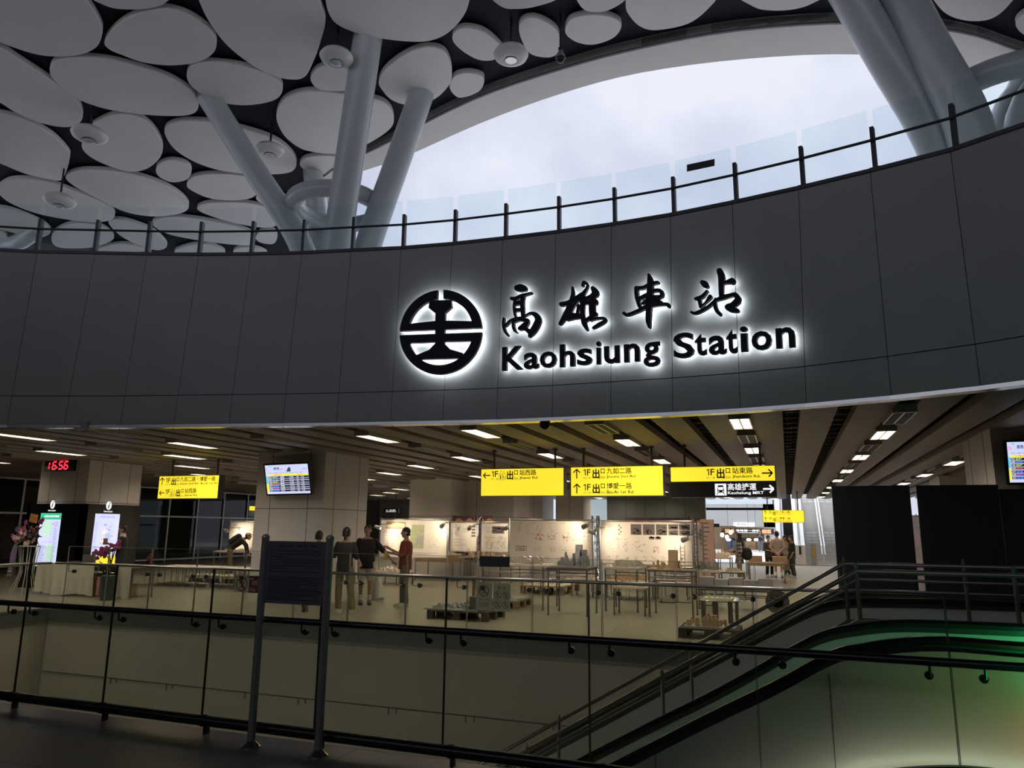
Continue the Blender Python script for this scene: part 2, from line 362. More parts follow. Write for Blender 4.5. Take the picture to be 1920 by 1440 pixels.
mb = MB(); mb.bx(-33, -26.9, 4, 40, 3.3, 3.4); struct('ceiling_side_room', mb, DARKG)

# pillars
def pillar(name, x0, x1, y0, y1, seams=(2.02,), vx=(), vy=()):
    b = MB(); b.bx(x0, x1, y0, y1, 0, 3.32); o = struct(name, b, PILLAR); j = MB(); e = .003
    for z in seams: j.bx(x0 - e, x1 + e, y0 - e, y1 + e, z - .006, z + .006)
    for x in vx: j.bx(x - .006, x + .006, y0 - e, y1 + e, 0, 3.32)
    for y in vy: j.bx(x0 - e, x1 + e, y - .006, y + .006, 0, 3.32)
    j.build('panel_joint', JOINT, o); return o
pillar('pillar_clock', -18.85, -17.1, 14.3, 16.0, (2.2,), (-18.45, -17.5), (14.7, 15.6))
pillar('pillar_screen', -11.25, -9.45, 13.75, 15.55, (2.02,), (-10.85, -9.85), (14.15, 15.15))
pillar('pillar_middle', -12.3, -10.75, 23.05, 24.5, (2.02,))
pillar('pillar_middle_right', -10.74, -8.9, 24.3, 26.0, (2.02,), (-10.3,))
pillar('pillar_far', -11.3, -9.7, 30.0, 31.6, (2.0,), (-10.9, -10.1))
pillar('pillar_far_right', -9.2, -8.0, 30.3, 31.6, (2.0,), (-8.6,))
pillar('pillar_right', 3.12, 5.2, 13.6, 15.6, (2.02,), (3.6,), (14.1, 15.1))
pillar('pillar_right_far', 4.3, 6.0, 25, 26.6, (2.02,))

# ================================================================== CANOPY
ZC = 15.0
INNER = [(-26, 60), (-22, 40), (-19.6, 30), (-18.6, 26.8), (-17, 24.3), (-15, 22.6), (-12.62, 22.0), (-8.95, 20.75), (-5.91, 20.0), (-3.36, 19.75), (-.35, 20.1), (2.66, 20.95), (5.19, 22.4), (7.15, 23.7), (9.4, 25.8), (12, 29.5), (14, 36), (16, 60)]
OUTER = [(-29, 60), (-25, 40), (-22, 30), (-20.6, 26.5), (-18.6, 23.9), (-15.6, 21.9), (-13, 20.95), (-8.7, 19.35), (-5.55, 18.74), (-3.1, 18.55), (-.5, 18.68), (2.6, 19.45), (5.15, 20.75), (7.01, 22.3), (9.8, 24.6), (13, 28.5), (16, 36), (19, 60)]
inn = crom([(x, y, 0) for x, y in INNER], 4, False); out = crom([(x, y, 0) for x, y in OUTER], 4, False)
DARKC = M('canopy_dark_mesh', (.006, .008, .015), .8, noise=.5, scale=14)
mb = MB(); far = [(-75, 60)] + [(-75, 30), (-75, 20), (-75, -6)] ; n = len(out)
edge = []
for i in range(n):
    t = i / (n - 1); edge.append(V((-52, 60 - 78 * (t / .33), 0)) if t < .33 else V((-52 + 102 * ((t - .33) / .34), -18, 0)) if t < .67 else V((50, -18 + 78 * ((t - .67) / .33), 0)))
for i in range(n - 1):
    a, b, c, d = [q + V((0, 0, ZC + .28)) for q in (out[i], out[i + 1], edge[i + 1], edge[i])]
    mb.prism([a, b, c, d], (0, 0, .6))
struct('ceiling_canopy', mb, DARKC)
mb = MB(); lip = MB()
for i in range(n - 1):
    a, b, c, d = out[i] + V((0, 0, ZC + .02)), out[i + 1] + V((0, 0, ZC + .02)), inn[i + 1] + V((0, 0, ZC)), inn[i] + V((0, 0, ZC))
    mb.add([a, b, c, d, a + V((0, 0, .9)), b + V((0, 0, .9)), c + V((0, 0, .25)), d + V((0, 0, .25))], [(0, 1, 2, 3), (4, 5, 6, 7), (3, 2, 6, 7), (0, 1, 5, 4)])
    lip.prism([a + V((0, 0, -.05)), b + V((0, 0, -.05)), b + V((0, .07, -.05)), a + V((0, .07, -.05))], (0, 0, .3))
struct('trim_canopy_rim', mb, M('canopy_rim_white', (.80, .78, .74), .55, noise=.03, scale=.7)); struct('trim_rim_edge', lip, M('rim_edge_grey', (.12, .12, .13), .5))

PETAL = M('petal_white', (.82, .81, .79), .6, noise=.025, scale=1.2)
PSIDE = M('petal_edge', (.30, .30, .30), .6)
PETALS = [
 ('huge white ceiling petal at the top left corner of the canopy', [(-80, -60), (60, -60), (150, -10), (187, 40), (191, 67), (177, 92), (140, 105), (83, 105), (33, 92), (-20, 70), (-90, 20)]),
 ('white ceiling petal in the shape of a rounded loaf, second from the top left corner', [(196, 77), (217, 50), (253, 28), (300, 17), (337, 22), (370, 38), (397, 60), (406, 82), (397, 103), (367, 118), (317, 123), (267, 117), (227, 103), (203, 92)]),
 ('huge white ceiling petal tapering to a tip just left of a pendant lamp', [(350, -60), (372, 0), (393, 43), (427, 87), (473, 123), (513, 143), (550, 150), (573, 143), (590, 110), (602, 75), (610, 40), (603, 13), (580, -50), (480, -85)]),
 ('thin sliver of a white ceiling petal cut by the top edge between two bigger ones', [(155, -15), (200, 12), (240, 18), (287, 15), (315, 2), (330, -25), (260, -50), (190, -40)]),
 ('long slanting white ceiling petal at the left edge below the huge corner one', [(-60, 75), (0, 90), (33, 110), (90, 147), (140, 185), (155, 213), (147, 233), (120, 239), (73, 230), (27, 210), (0, 193), (-60, 165)]),
 ('long white ceiling petal lying below the loaf-shaped one, its right tip touching a branch', [(93, 132), (103, 115), (140, 108), (200, 112), (267, 128), (320, 147), (360, 173), (372, 197), (363, 213), (333, 218), (267, 215), (200, 205), (143, 185), (103, 153)]),
 ('white oval ceiling petal right above the head of the left slanting branch', [(350, 140), (360, 123), (387, 117), (440, 122), (487, 133), (520, 150), (530, 167), (517, 187), (473, 197), (427, 195), (383, 180), (357, 160)]),
 ('white ceiling petal at the left edge with a blunt right end beside a pendant lamp', [(-60, 205), (0, 213), (50, 227), (97, 253), (127, 283), (130, 300), (118, 335), (100, 338), (50, 327), (0, 307), (-60, 285)]),
 ('nearly round white ceiling petal partly behind the leftmost upper pendant lamp', [(153, 273), (167, 240), (200, 220), (233, 214), (267, 223), (293, 247), (305, 277), (297, 300), (273, 318), (240, 322), (200, 310), (167, 293)]),
 ('long white ceiling petal crossed by the left slanting branch and a pendant lamp', [(308, 247), (323, 232), (353, 227), (400, 230), (467, 245), (517, 263), (547, 287), (556, 307), (547, 322), (520, 327), (467, 327), (413, 320), (367, 305), (327, 280)]),
 ('small round white ceiling petal between the round one and the branch-crossed one', [(292, 320), (300, 307), (323, 301), (350, 308), (359, 322), (350, 337), (323, 342), (300, 333)]),
 ('white oval ceiling petal left of the branch, level with the ring brace', [(350, 347), (363, 332), (400, 327), (453, 330), (487, 343), (488, 357), (470, 372), (433, 376), (393, 372), (360, 358)]),
 ('long white ceiling petal with a small hook hanging at its left end', [(123, 333), (140, 322), (173, 319), (227, 323), (283, 337), (327, 357), (352, 380), (350, 395), (327, 403), (283, 406), (233, 397), (183, 373), (140, 350)]),
 ('long white ceiling petal behind the lowest left pendant lamp', [(-5, 358), (7, 343), (33, 336), (83, 340), (133, 357), (183, 377), (213, 397), (210, 412), (180, 417), (133, 413), (67, 400), (17, 380)]),
 ('white ceiling petal behind the glass at the far left edge, upper one', [(-40, 386), (0, 390), (33, 398), (77, 417), (95, 433), (83, 444), (50, 443), (0, 430), (-40, 420)]),
 ('white ceiling petal showing behind the second and third glass panes from the left', [(97, 453), (100, 437), (123, 423), (153, 419), (190, 425), (212, 442), (207, 453), (173, 464), (133, 466), (107, 463)]),
 ('narrow slanting white ceiling petal behind the third and fourth glass panes', [(203, 418), (220, 412), (247, 417), (287, 433), (312, 457), (308, 467), (290, 469), (260, 460), (227, 443)]),
 ('long low white ceiling petal behind the fourth and fifth glass panes', [(285, 420), (300, 410), (333, 407), (383, 413), (433, 423), (473, 437), (479, 450), (467, 460), (417, 457), (350, 447), (307, 436)]),
 ('white ceiling petal half above the glass left of the branching column', [(370, 393), (383, 383), (420, 380), (467, 382), (510, 393), (529, 410), (520, 423), (493, 427), (447, 420), (400, 407)]),
 ('small round white ceiling petal behind the glass next to the left branch', [(480, 443), (493, 432), (513, 433), (520, 445), (513, 457), (497, 457), (483, 452)]),
 ('white ceiling petal cut off by the wall top behind the second glass post', [(180, 473), (200, 462), (233, 458), (267, 465), (283, 475), (270, 490), (215, 488)]),
 ('white ceiling petal cut off by the wall top below the long low one', [(327, 473), (350, 462), (383, 458), (410, 465), (422, 475), (410, 490), (345, 488)]),
 ('small white ceiling petal cut off by the wall top left of the column foot', [(437, 473), (450, 465), (477, 465), (500, 475), (490, 487), (450, 486)]),
 ('small white ceiling petal squeezed against the left branch below the ring brace', [(480, 373), (490, 366), (513, 364), (533, 370), (547, 383), (530, 393), (500, 387)]),
 ('sliver of a white ceiling petal at the far left edge just above the wall', [(-40, 430), (0, 433), (13, 443), (17, 457), (7, 465), (0, 467), (-40, 466)]),
 ('white ceiling petal hidden behind a pendant lamp and the middle branch', [(582, 150), (590, 133), (607, 125), (633, 125), (660, 133), (666, 150), (657, 167), (627, 171), (597, 167)]),
 ('huge white ceiling petal at the top middle above the middle branch', [(605, -40), (610, 0), (617, 27), (633, 47), (670, 63), (710, 72), (760, 78), (800, 78), (833, 67), (860, 43), (877, 13), (880, -30), (840, -70), (740, -90), (650, -75)]),
 ('big round white ceiling petal behind the middle branch of the left column', [(518, 222), (527, 193), (550, 177), (587, 171), (633, 175), (700, 185), (727, 198), (738, 220), (733, 240), (703, 263), (660, 283), (620, 289), (585, 285), (560, 277), (533, 255)]),
 ('egg-shaped white ceiling petal at the head of the right branch', [(710, 155), (720, 133), (747, 110), (780, 93), (810, 89), (833, 97), (845, 120), (847, 147), (840, 163), (820, 183), (790, 197), (760, 197), (733, 187), (717, 170)]),
 ('white ceiling petal left of the pendant lamp nearest the skylight', [(848, 70), (857, 57), (877, 53), (907, 60), (933, 80), (942, 97), (927, 112), (900, 113), (873, 100), (853, 83)]),
 ('small white ceiling petal next to the dark band along the canopy opening', [(843, 160), (853, 143), (877, 137), (902, 142), (908, 153), (900, 170), (880, 180), (860, 183), (847, 173)]),
 ('rounded triangular white ceiling petal between a pendant lamp and the hanging camera', [(973, 50), (983, 37), (1003, 34), (1030, 45), (1047, 62), (1050, 90), (1040, 105), (1020, 108), (993, 100), (977, 73)]),
 ('flat oval white ceiling petal right of the hanging camera', [(1060, 53), (1070, 37), (1100, 29), (1140, 31), (1163, 42), (1163, 57), (1147, 73), (1113, 84), (1083, 80), (1063, 67)]),
 ('white ceiling petal cut by the top edge above a pendant lamp', [(910, -15), (940, 13), (967, 17), (1003, 13), (1050, -5), (1050, -40), (980, -55), (915, -40)]),
 ('white ceiling petal cut by the top edge above the flat oval one', [(1075, -15), (1093, 17), (1120, 23), (1147, 17), (1176, -5), (1170, -40), (1120, -50), (1080, -40)]),
 ('large white ceiling petal cut by the top edge above the skylight rim', [(1173, 10), (1180, 30), (1200, 50), (1230, 57), (1290, 45), (1330, 15), (1345, -15), (1300, -60), (1220, -60), (1180, -25)]),
 ('shallow white ceiling petal cut by the top edge left of the right column', [(1370, -20), (1413, 13), (1447, 20), (1487, 18), (1523, 7), (1560, -20), (1500, -55), (1430, -55)]),
 ('white ceiling petal cut by the top edge right of the right column', [(1745, -20), (1760, 13), (1785, 32), (1823, 40), (1860, 35), (1890, 12), (1905, -20), (1850, -60), (1790, -55)]),
 ('white ceiling petal cut by the right edge of the picture', [(1905, 50), (1912, 33), (1935, 22), (1975, 30), (1990, 55), (1960, 72), (1925, 68)]),
 ('low white ceiling petal between the left and middle branches above the ring brace', [(562, 308), (573, 297), (600, 293), (627, 294), (634, 310), (623, 325), (597, 327), (573, 320)]),
]
for lab, px in PETALS:
    p = crom([Pz(x, y, ZC) for x, y in px], 5); c = sum(p, V()) / len(p); mb = MB()
    top = [c + (q - c) * .985 + V((0, 0, .02)) for q in p]
    up = [q + V((0, 0, .17)) for q in p]; lo = [c + (q - c) * .99 for q in p]
    mb.loft([lo, [q + V((0, 0, .015)) for q in p], up])
    o = mb.build('ceiling_petal', PETAL); tag(o, lab, 'ceiling panel', 'white petals of the canopy ceiling')
    hang = MB(); hang.cyl(c + V((0, 0, .17)), c + V((0, 0, .3)), .05, 8); hang.build('hanger', DSTEEL, o)

# branching columns
COLM = M('column_paint', (.48, .505, .52), .3, noise=.03, scale=1, coat=.2)
def branching(lab, base, branches, ringc, ringr, tr, foot=0.9):
    t = thing('branching_column', lab, 'column', (base[0], base[1], 6.15)); b = V((base[0], base[1], 6.15))
    f = MB(); f.lathe(b, [(foot, 0), (foot, .1), (foot * .8, .25), (foot * .75, 1.2)], 24); f.build('foot', COLM, t)
    for low, hi, r in branches:
        low, hi = V(low), V(hi); mbb = MB(); st = b + (low - b) * .12 + V((0, 0, .4)); st.z = 6.4
        pts = crom([st, st.lerp(low, .5) + (low - st).normalized() * .1, low, low.lerp(hi, .5), hi], 5, False)
        n_ = len(pts); mbb.tube(pts, [r * (1 - .08 * i / n_) for i in range(n_)], 24); mbb.build('branch', COLM, t)
    rg = MB(); c = V(ringc); rg.tube([c + V((math.cos(a) * ringr, math.sin(a) * ringr, 0)) for a in [2 * PI * i / 40 for i in range(40)]], tr, 18, True); rg.build('ring_brace', COLM, t)
    return t
branching('pale grey branching column on the left with four round arms', (-12.9, 18.6),
          [(Py(562, 455, 18.2), Pz(385, 190, ZC) + V((0, 0, .3)), .40), (Py(633, 455, 17.5), Pz(690, 78, ZC) + V((0, 0, .3)), .44), (Py(697, 440, 18.4), Pz(795, 178, ZC) + V((0, 0, .3)), .42), (Py(600, 440, 20.0), Pz(585, 330, ZC) + V((0, 0, .3)), .40)],
          (-12.95, 18.65, Py(615, 384, 18.4).z), 1.35, .27)
branching('darker branching column at the right of the skylight, largest in view', (5.3, 20.3),
          [(Py(1752, 262, 19.6), Pz(1578, -20, ZC) + V((0, 0, .3)), .5), (Py(1815, 235, 19.0), Pz(1672, -25, ZC) + V((0, 0, .3)), .54), (Py(1925, 220, 20.2), Pz(2060, 20, ZC), .48), (Py(1890, 230, 21.8), (7.6, 23.5, 15.2), .46)],
          (5.95, 20.45, Py(1850, 133, 18.9).z), 1.6, .32)
h_ = Pz(74, 434, ZC); branching('pale column base glimpsed behind the glass at the far left', (h_.x - 3.2, h_.y + 1), [(Py(8, 474, h_.y + .6), h_ + V((0, 0, .2)), .42)], (h_.x - 3.2, h_.y + 1, 8), .6, .2)

# pendant lamps and the hanging camera
LAMPW = M('lamp_shell', (.66, .655, .63), .35, noise=.02, coat=.2)
def pendant(px, py, z, D, lab):
    c = Pz(px, py, z); t = thing('pendant_lamp', lab, 'lamp', c, 0, 'doughnut pendant lamps under the canopy'); R = D / 2
    s = MB(); s.lathe(c, [(.12 * D, .20 * D), (.3 * D, .185 * D), (.44 * D, .10 * D), (.5 * D, 0), (.46 * D, -.09 * D), (.34 * D, -.165 * D), (.22 * D, -.19 * D), (.16 * D, -.17 * D), (.13 * D, -.08 * D)], 32); s.build('lamp_shell', LAMPW, t)
    l = MB(); l.lathe(c, [(.17 * D, -.2 * D), (.155 * D, -.205 * D), (.14 * D, -.16 * D)], 24); l.build('trim_ring', CHROME, t)
    q = MB(); q.lathe(c, [(.01, -.12 * D), (.08 * D, -.125 * D), (.1 * D, -.1 * D), (.12 * D, .05)], 16); q.build('lens', M('lamp_lens', (.4, .4, .38), .2), t)
    r = MB(); r.cyl(c + V((0, 0, .18 * D)), (c.x, c.y, ZC + .3), .035, 8); r.build('stem', BLACK, t)
pendant(631, 107, 14.3, .92, 'white doughnut pendant lamp at the tip of the huge tapering petal')
pendant(958, 102, 14.2, .95, 'white doughnut pendant lamp nearest the skylight')
pendant(168, 252, 14.2, 1.12, 'white doughnut pendant lamp overlapping the nearly round petal')
pendant(112, 376, 13.7, 1.15, 'lowest white doughnut pendant lamp on the far left')
pendant(506, 281, 14.3, .98, 'white doughnut pendant lamp half hidden by the left slanting branch')
c = Pz(1051, 106, 14.0); t = thing('dome_camera', 'small dome camera hanging on a thin pole beside the skylight', 'camera', c)
b = MB(); b.lathe(c, [(.02, .2), (.05, .18), (.12, .03), (.14, -.05)], 16); b.build('housing', M('camera_grey', (.2, .2, .21), .3), t)
b = MB(); b.ell(c + V((0, 0, -.06)), (.12, .12, .13), 14, 8); b.build('dome', RUBBER, t)
b = MB(); b.cyl(c + V((0, 0, .18)), (c.x, c.y, ZC + .3), .03, 8); b.cyl(c + V((0, 0, .2)), c + V((0, 0, .26)), .06, 10); b.build('pole', BLACK, t)

c = Py(1022, 797, 10.8); t = thing('ceiling_speaker', 'round black ceiling speaker just under the lower edge of the ring wall', 'speaker', c); b = MB(); b.cyl(c, c + V((.02, -.07, -.01)), .085, 20, .07); b.ell(c, (.085, .085, .085), 14, 8); b.build('housing', RUBBER, t); b = MB(); b.cyl(c + V((0, 0, .05)), (c.x, c.y, 3.30), .015, 8); b.build('bracket', BLACK, t)

# upper glass railing along the ring
POSTD = M('post_dark_paint', (.035, .036, .04), .45, noise=.05); UGL = glass('railing_glass_upper', (.93, .975, .985), 1.3)
t = thing('glass_railing', 'upper glass railing with dark posts curving along the top of the wall', 'railing', (-4, 10.4, 6.25))
for i in range(2, NS - 3):
    a, b_ = V((*TOP[i], 6.25)), V((*TOP[i + 1], 6.25)); o = outw(a, .1); d = (b_ - a).normalized()
    p = MB(); k = a + o; p.box(k + V((0, 0, .30)), (.05, .09, .61), math.atan2(d.y, d.x)); p.box(k + V((0, 0, .01)), (.12, .14, .03), math.atan2(d.y, d.x)); po = p.build('post', POSTD, t)
    g = MB(); q0, q1 = a + d * .035 + o * .9 + V((0, 0, .02)), b_ - d * .035 + o * .9 + V((0, 0, .02)); nn = V((-d.y, d.x, 0)) * .012
    g.prism([q0, q1, q1 + V((0, 0, .84)), q0 + V((0, 0, .84))], nn); g.build('glass_pane', UGL, t)
    h = MB(); h.cyl(a + V((0, 0, .40)) + o * .2, b_ + V((0, 0, .40)) + o * .2, .019, 10); h.build('handrail', POSTD, t)
q = [Py(1289, 309, 10.3), Py(1339, 299, 10.3), Py(1339, 312, 10.3), Py(1289, 322, 10.3)]
mb = MB(); i = 17; a, b_ = V((*TOP[18], 0)), V((*TOP[19], 0)); d = (b_ - a).normalized(); n = V((d.y, -d.x, 0))
def on_line(px, py):
    r = V(ray(px, py)); e = V(EYE); p0 = a + V((0, .08, 0)) + n * .03; k = (p0 - e).dot(n) / r.dot(n); return e + r * k
mb.prism([on_line(1288, 322), on_line(1340, 311), on_line(1340, 298), on_line(1288, 309)], n * .004); tag(mb.build('sticker', M('sticker_black', (.02, .02, .02), .5)), 'dark rectangular sticker on an upper glass pane', 'sticker')

# ================================================================== CEILING LIGHTS
LITM = EM('lit_diffuser', (1.0, .84, .66), LIT); OFFM = M('unlit_diffuser', (.34, .31, .27), .4, noise=.05); LOUV = M('louvre_metal', (.45, .42, .38), .3, .6)
def make_light(lit):
    t = thing('ceiling_light', 'x', 'ceiling light', (0, 0, 0), 0, 'lit slatted lights in the concourse ceiling' if lit else 'unlit slatted lights in the concourse ceiling')
    L, W = 1.18, .15
    f = MB(); f.bx(-W, W, -L / 2, -L / 2 + .03, -.02, .1); f.bx(-W, W, L / 2 - .03, L / 2, -.02, .1); f.bx(-W, -W + .018, -L / 2, L / 2, -.02, .1); f.bx(W - .018, W, -L / 2, L / 2, -.02, .1); f.bx(-.01, .01, -L / 2, L / 2, -.018, .02); f.bx(-W, W, -L / 2, L / 2, .08, .1)
    f.build('frame', LOUV, t, local=True)
    d = MB(); d.bx(-W + .02, -.012, -L / 2 + .03, L / 2 - .03, .012, .02); d.bx(.012, W - .02, -L / 2 + .03, L / 2 - .03, .012, .02); d.build('diffuser', LITM if lit else OFFM, t, local=True)
    s = MB(); n = 14
    for i in range(n): y = -L / 2 + .06 + (L - .12) * i / (n - 1); s.bx(-W + .018, W - .018, y - .004, y + .004, -.014, .01)
    s.build('louvre', LOUV, t, local=True)
    h = MB(); h.bx(-.01, .01, -.4, -.38, .1, 1.0); h.bx(-.01, .01, .38, .4, .1, 1.0); h.build('hanger', DSTEEL, t, local=True)
    return t
proto = {True: make_light(True), False: make_light(False)}; used = {True: False, False: False}
ROWS = [(1.56, 11.5, 0, 'row above the black hoardings'), (-.57, 11.5, 1, 'row above the black and yellow sign'), (-2.7, 11.5, 0, 'row above the middle yellow sign'), (-4.83, 11.55, 1, 'row above the sign with the left arrow'),
        (-6.96, 11.75, 1, 'row just right of the screen pillar'), (-9.09, 11.6, 0, 'row over the face of the screen pillar'), (-11.22, 9.7, 0, 'row along the left side of the screen pillar'), (-13.35, 9.7, 1, 'row between the clock pillar and the hanging yellow sign'), (-15.5, 10.2, 0, 'row just right of the clock pillar'), (-17.6, 11.0, 1, 'row over the clock pillar'), (-19.7, 11.4, 0, 'row left of the clock pillar'), (3.69, 15.5, 1, 'row behind the right pillar')]
for x, y0, ph, rn in ROWS:
    n = {True: 0, False: 0}; k = 0
    while y0 + 2 * k < 40.6:
        lit = (k % 2 == 0) == bool(ph); y = y0 + 2 * k; k += 1
        if y > 27 and not lit: continue
        if any(a - .6 < x < b + .6 and c - .8 < y < d + .8 for a, b, c, d in [(-18.85, -17.1, 14.3, 16.0), (-11.25, -9.45, 13.75, 15.55), (-12.3, -10.75, 23, 24.5), (-10.74, -8.9, 24.3, 26), (-11.3, -9.7, 30, 31.6), (-9.2, -8, 30.3, 31.6), (3.1, 5.2, 13.6, 15.6), (4.3, 6, 25, 26.6)]): continue
        lab = f"{'lit' if lit else 'unlit'} slatted light, {ORD[n[lit]]} in the {rn}"; n[lit] += 1
        if not used[lit]: o = proto[lit]; o.location = (x, y, 3.24); o['label'] = lab; used[lit] = True; WL[o] = V(o.location)
        else: copytree(proto[lit], (x, y, 3.24), label=lab)

# ================================================================== STATION SIGN (halo-lit letters on the ring wall)
def wall_hit(px, py, off=0.):
    r = V(ray(px, py)); e = V(EYE); best = None
    for i in range(NS - 1):
        a, b, c, d = V((*BOT[i], ZB)), V((*BOT[i + 1], ZB)), V((*TOP[i + 1], ZT)), V((*TOP[i], ZT))
        for p, q, s_ in ((a, b, c), (a, c, d)):
            n = (q - p).cross(s_ - p).normalized(); n = n if n.dot(r) < 0 else -n
            k = (p - e).dot(n) / r.dot(n)
            if k < 0: continue
            h = e + r * k; u, v_, w_ = q - p, s_ - p, h - p
            d00, d01, d11, d20, d21 = u.dot(u), u.dot(v_), v_.dot(v_), w_.dot(u), w_.dot(v_); D = d00 * d11 - d01 * d01
            s1, s2 = (d11 * d20 - d01 * d21) / D, (d00 * d21 - d01 * d20) / D
            if s1 >= -1e-4 and s2 >= -1e-4 and s1 + s2 <= 1.0002 and (best is None or k < best[0]):
                k2 = k + off / r.dot(n); best = (k, e + r * k2, n)
    return best[1], best[2]
SGN = lambda x, y: (720 + x / 2.4, 480 + y / 2.4)
OFF = .17; DEEP = .09
LETM = M('letter_black', (.004, .004, .009), .5, noise=.1, scale=10, spec=.2)
HALO = EM('letter_halo', (.86, .95, 1.0), 10.0)
t = thing('station_sign', 'backlit station sign of black characters, letters and round emblem on the curved wall', 'sign', wall_hit(1120, 640)[0])
def letter_solid(front, faces, nvec, name):
    """front: points of the face, extruded towards the wall; the rear face glows"""
    a = MB(); n = len(front); back = [p - nvec * DEEP for p in front]
    a.add(front + back, [f for f in faces])
    cnt = {}
    for f in faces:
        for i in range(len(f)):
            e = (f[i], f[(i + 1) % len(f)]); cnt[e] = cnt.get(e, 0) + 1
    for (i, j) in cnt:
        if (j, i) not in cnt: a.f.append((i, i + n, j + n, j))
    o = a.build(name, LETM, t, smooth=False)
    h = MB(); c = sum(back, V()) / n; h.add([c + (p - c) * 1.0 - nvec * .004 for p in back], [tuple(reversed(f)) for f in faces]); h.build('halo_light', HALO, o, smooth=False)
    return o
LETTERS = [('K', 530, 625, 405, 512), ('a', 628, 695, 433, 507), ('o', 700, 775, 428, 502), ('h', 790, 858, 394, 497), ('s', 868, 935, 415, 490), ('i', 955, 976, 382, 486), ('u', 990, 1060, 403, 482), ('n', 1080, 1150, 392, 475), ('g', 1168, 1243, 385, 497),
           ('S', 1303, 1395, 342, 458), ('t', 1400, 1452, 347, 447), ('a', 1462, 1542, 355, 443), ('t', 1542, 1592, 328, 438), ('i', 1605, 1638, 313, 430), ('o', 1655, 1745, 335, 423), ('n', 1765, 1850, 318, 413)]
for ch, x0, x1, y0, y1 in LETTERS:
    xm = (x0 + x1) / 2; sl = -.078 * (x1 - x0) / 2
    L, n = wall_hit(*SGN(x0, y1 - sl), OFF); Rr, _ = wall_hit(*SGN(x1, y1 + sl), OFF); T, _ = wall_hit(*SGN(xm, y0), OFF); Bm = (L + Rr) / 2
    vs, fs = glyphs(ch, .022); a0 = min(v[0] for v in vs); a1 = max(v[0] for v in vs); b0 = min(v[1] for v in vs); b1 = max(v[1] for v in vs)
    up = T - Bm; up = V((up.x * .15, up.y * .15, up.z))
    letter_solid([L + (Rr - L) * ((v[0] - a0) / (a1 - a0)) + up * ((v[1] - b0) / (b1 - b0)) for v in vs], fs, n, 'letter')
def brush(strokes, ox, oy, sc_, name):
    vs = []; fs = []; c0 = strokes[0][0]
    nv = wall_hit(ox + 600 / sc_ if ox < 1000 else ox + 900 / sc_, oy + 600 / sc_)[1]
    for k, st in enumerate(strokes):
        pts = crom([V((x, y, w_)) for x, y, w_ in st], 5, False); n = len(pts); ol = []; orr = []
        for i, p in enumerate(pts):
            d = (pts[min(i + 1, n - 1)] - pts[max(i - 1, 0)]); d = V((d.x, d.y)).normalized(); q = V((-d.y, d.x)) * p.z / 2
            ol.append((p.x + q.x, p.y + q.y)); orr.append((p.x - q.x, p.y - q.y))
        def endcap(p, d):
            r = p.z / 2; a = math.atan2(d.y, d.x); return [(p.x + r * math.cos(a + th), p.y + r * math.sin(a + th)) for th in (-1.05, -.5, 0, .5, 1.05)]
        d1 = V((pts[-1].x - pts[-2].x, pts[-1].y - pts[-2].y)); d0 = V((pts[0].x - pts[1].x, pts[0].y - pts[1].y))
        e1, e0 = endcap(pts[-1], d1), endcap(pts[0], d0); o = len(vs)
        loop = orr + e1 + ol[::-1] + e0
        vs += [wall_hit(ox + x / sc_, oy + y / sc_, OFF + .0015 * (k % 5))[0] for x, y in loop]
        N = len(loop); R_ = len(e1)
        for i in range(n - 1): fs.append((o + i, o + i + 1, o + n + R_ + (n - 2 - i), o + n + R_ + (n - 1 - i)))
        fs.append(tuple([o + n - 1] + [o + n + j for j in range(R_)] + [o + n + R_])); fs.append(tuple([o + n + R_ + n - 1] + [o + 2 * n + R_ + j for j in range(R_)] + [o]))
    letter_solid(vs, fs, nv, name)
G1 = [[(365, 440, 84), (415, 440, 104), (462, 446, 80)], [(285, 585, 44), (340, 588, 52), (420, 548, 46), (500, 522, 34), (565, 508, 26)], [(335, 600, 34), (318, 690, 32), (328, 790, 32), (345, 855, 26)], [(445, 545, 52), (432, 640, 52), (436, 750, 54), (448, 865, 46)],
      [(335, 655, 56), (400, 642, 56)], [(330, 745, 46), (425, 740, 46)], [(330, 862, 24), (440, 845, 30)], [(178, 862, 30), (172, 940, 36), (190, 1030, 36), (235, 1095, 30)], [(200, 960, 34), (270, 892, 34), (350, 858, 28)], [(310, 880, 34), (308, 965, 40), (330, 1030, 36), (358, 1055, 20)],
      [(330, 905, 26), (400, 882, 30), (500, 890, 64)], [(400, 1000, 54), (450, 975, 84), (505, 915, 56)], [(470, 828, 22), (545, 790, 34), (620, 815, 72), (655, 880, 84), (622, 970, 92), (570, 1050, 84), (535, 1105, 46)], [(470, 1000, 54), (525, 1040, 62), (550, 1085, 52)]]
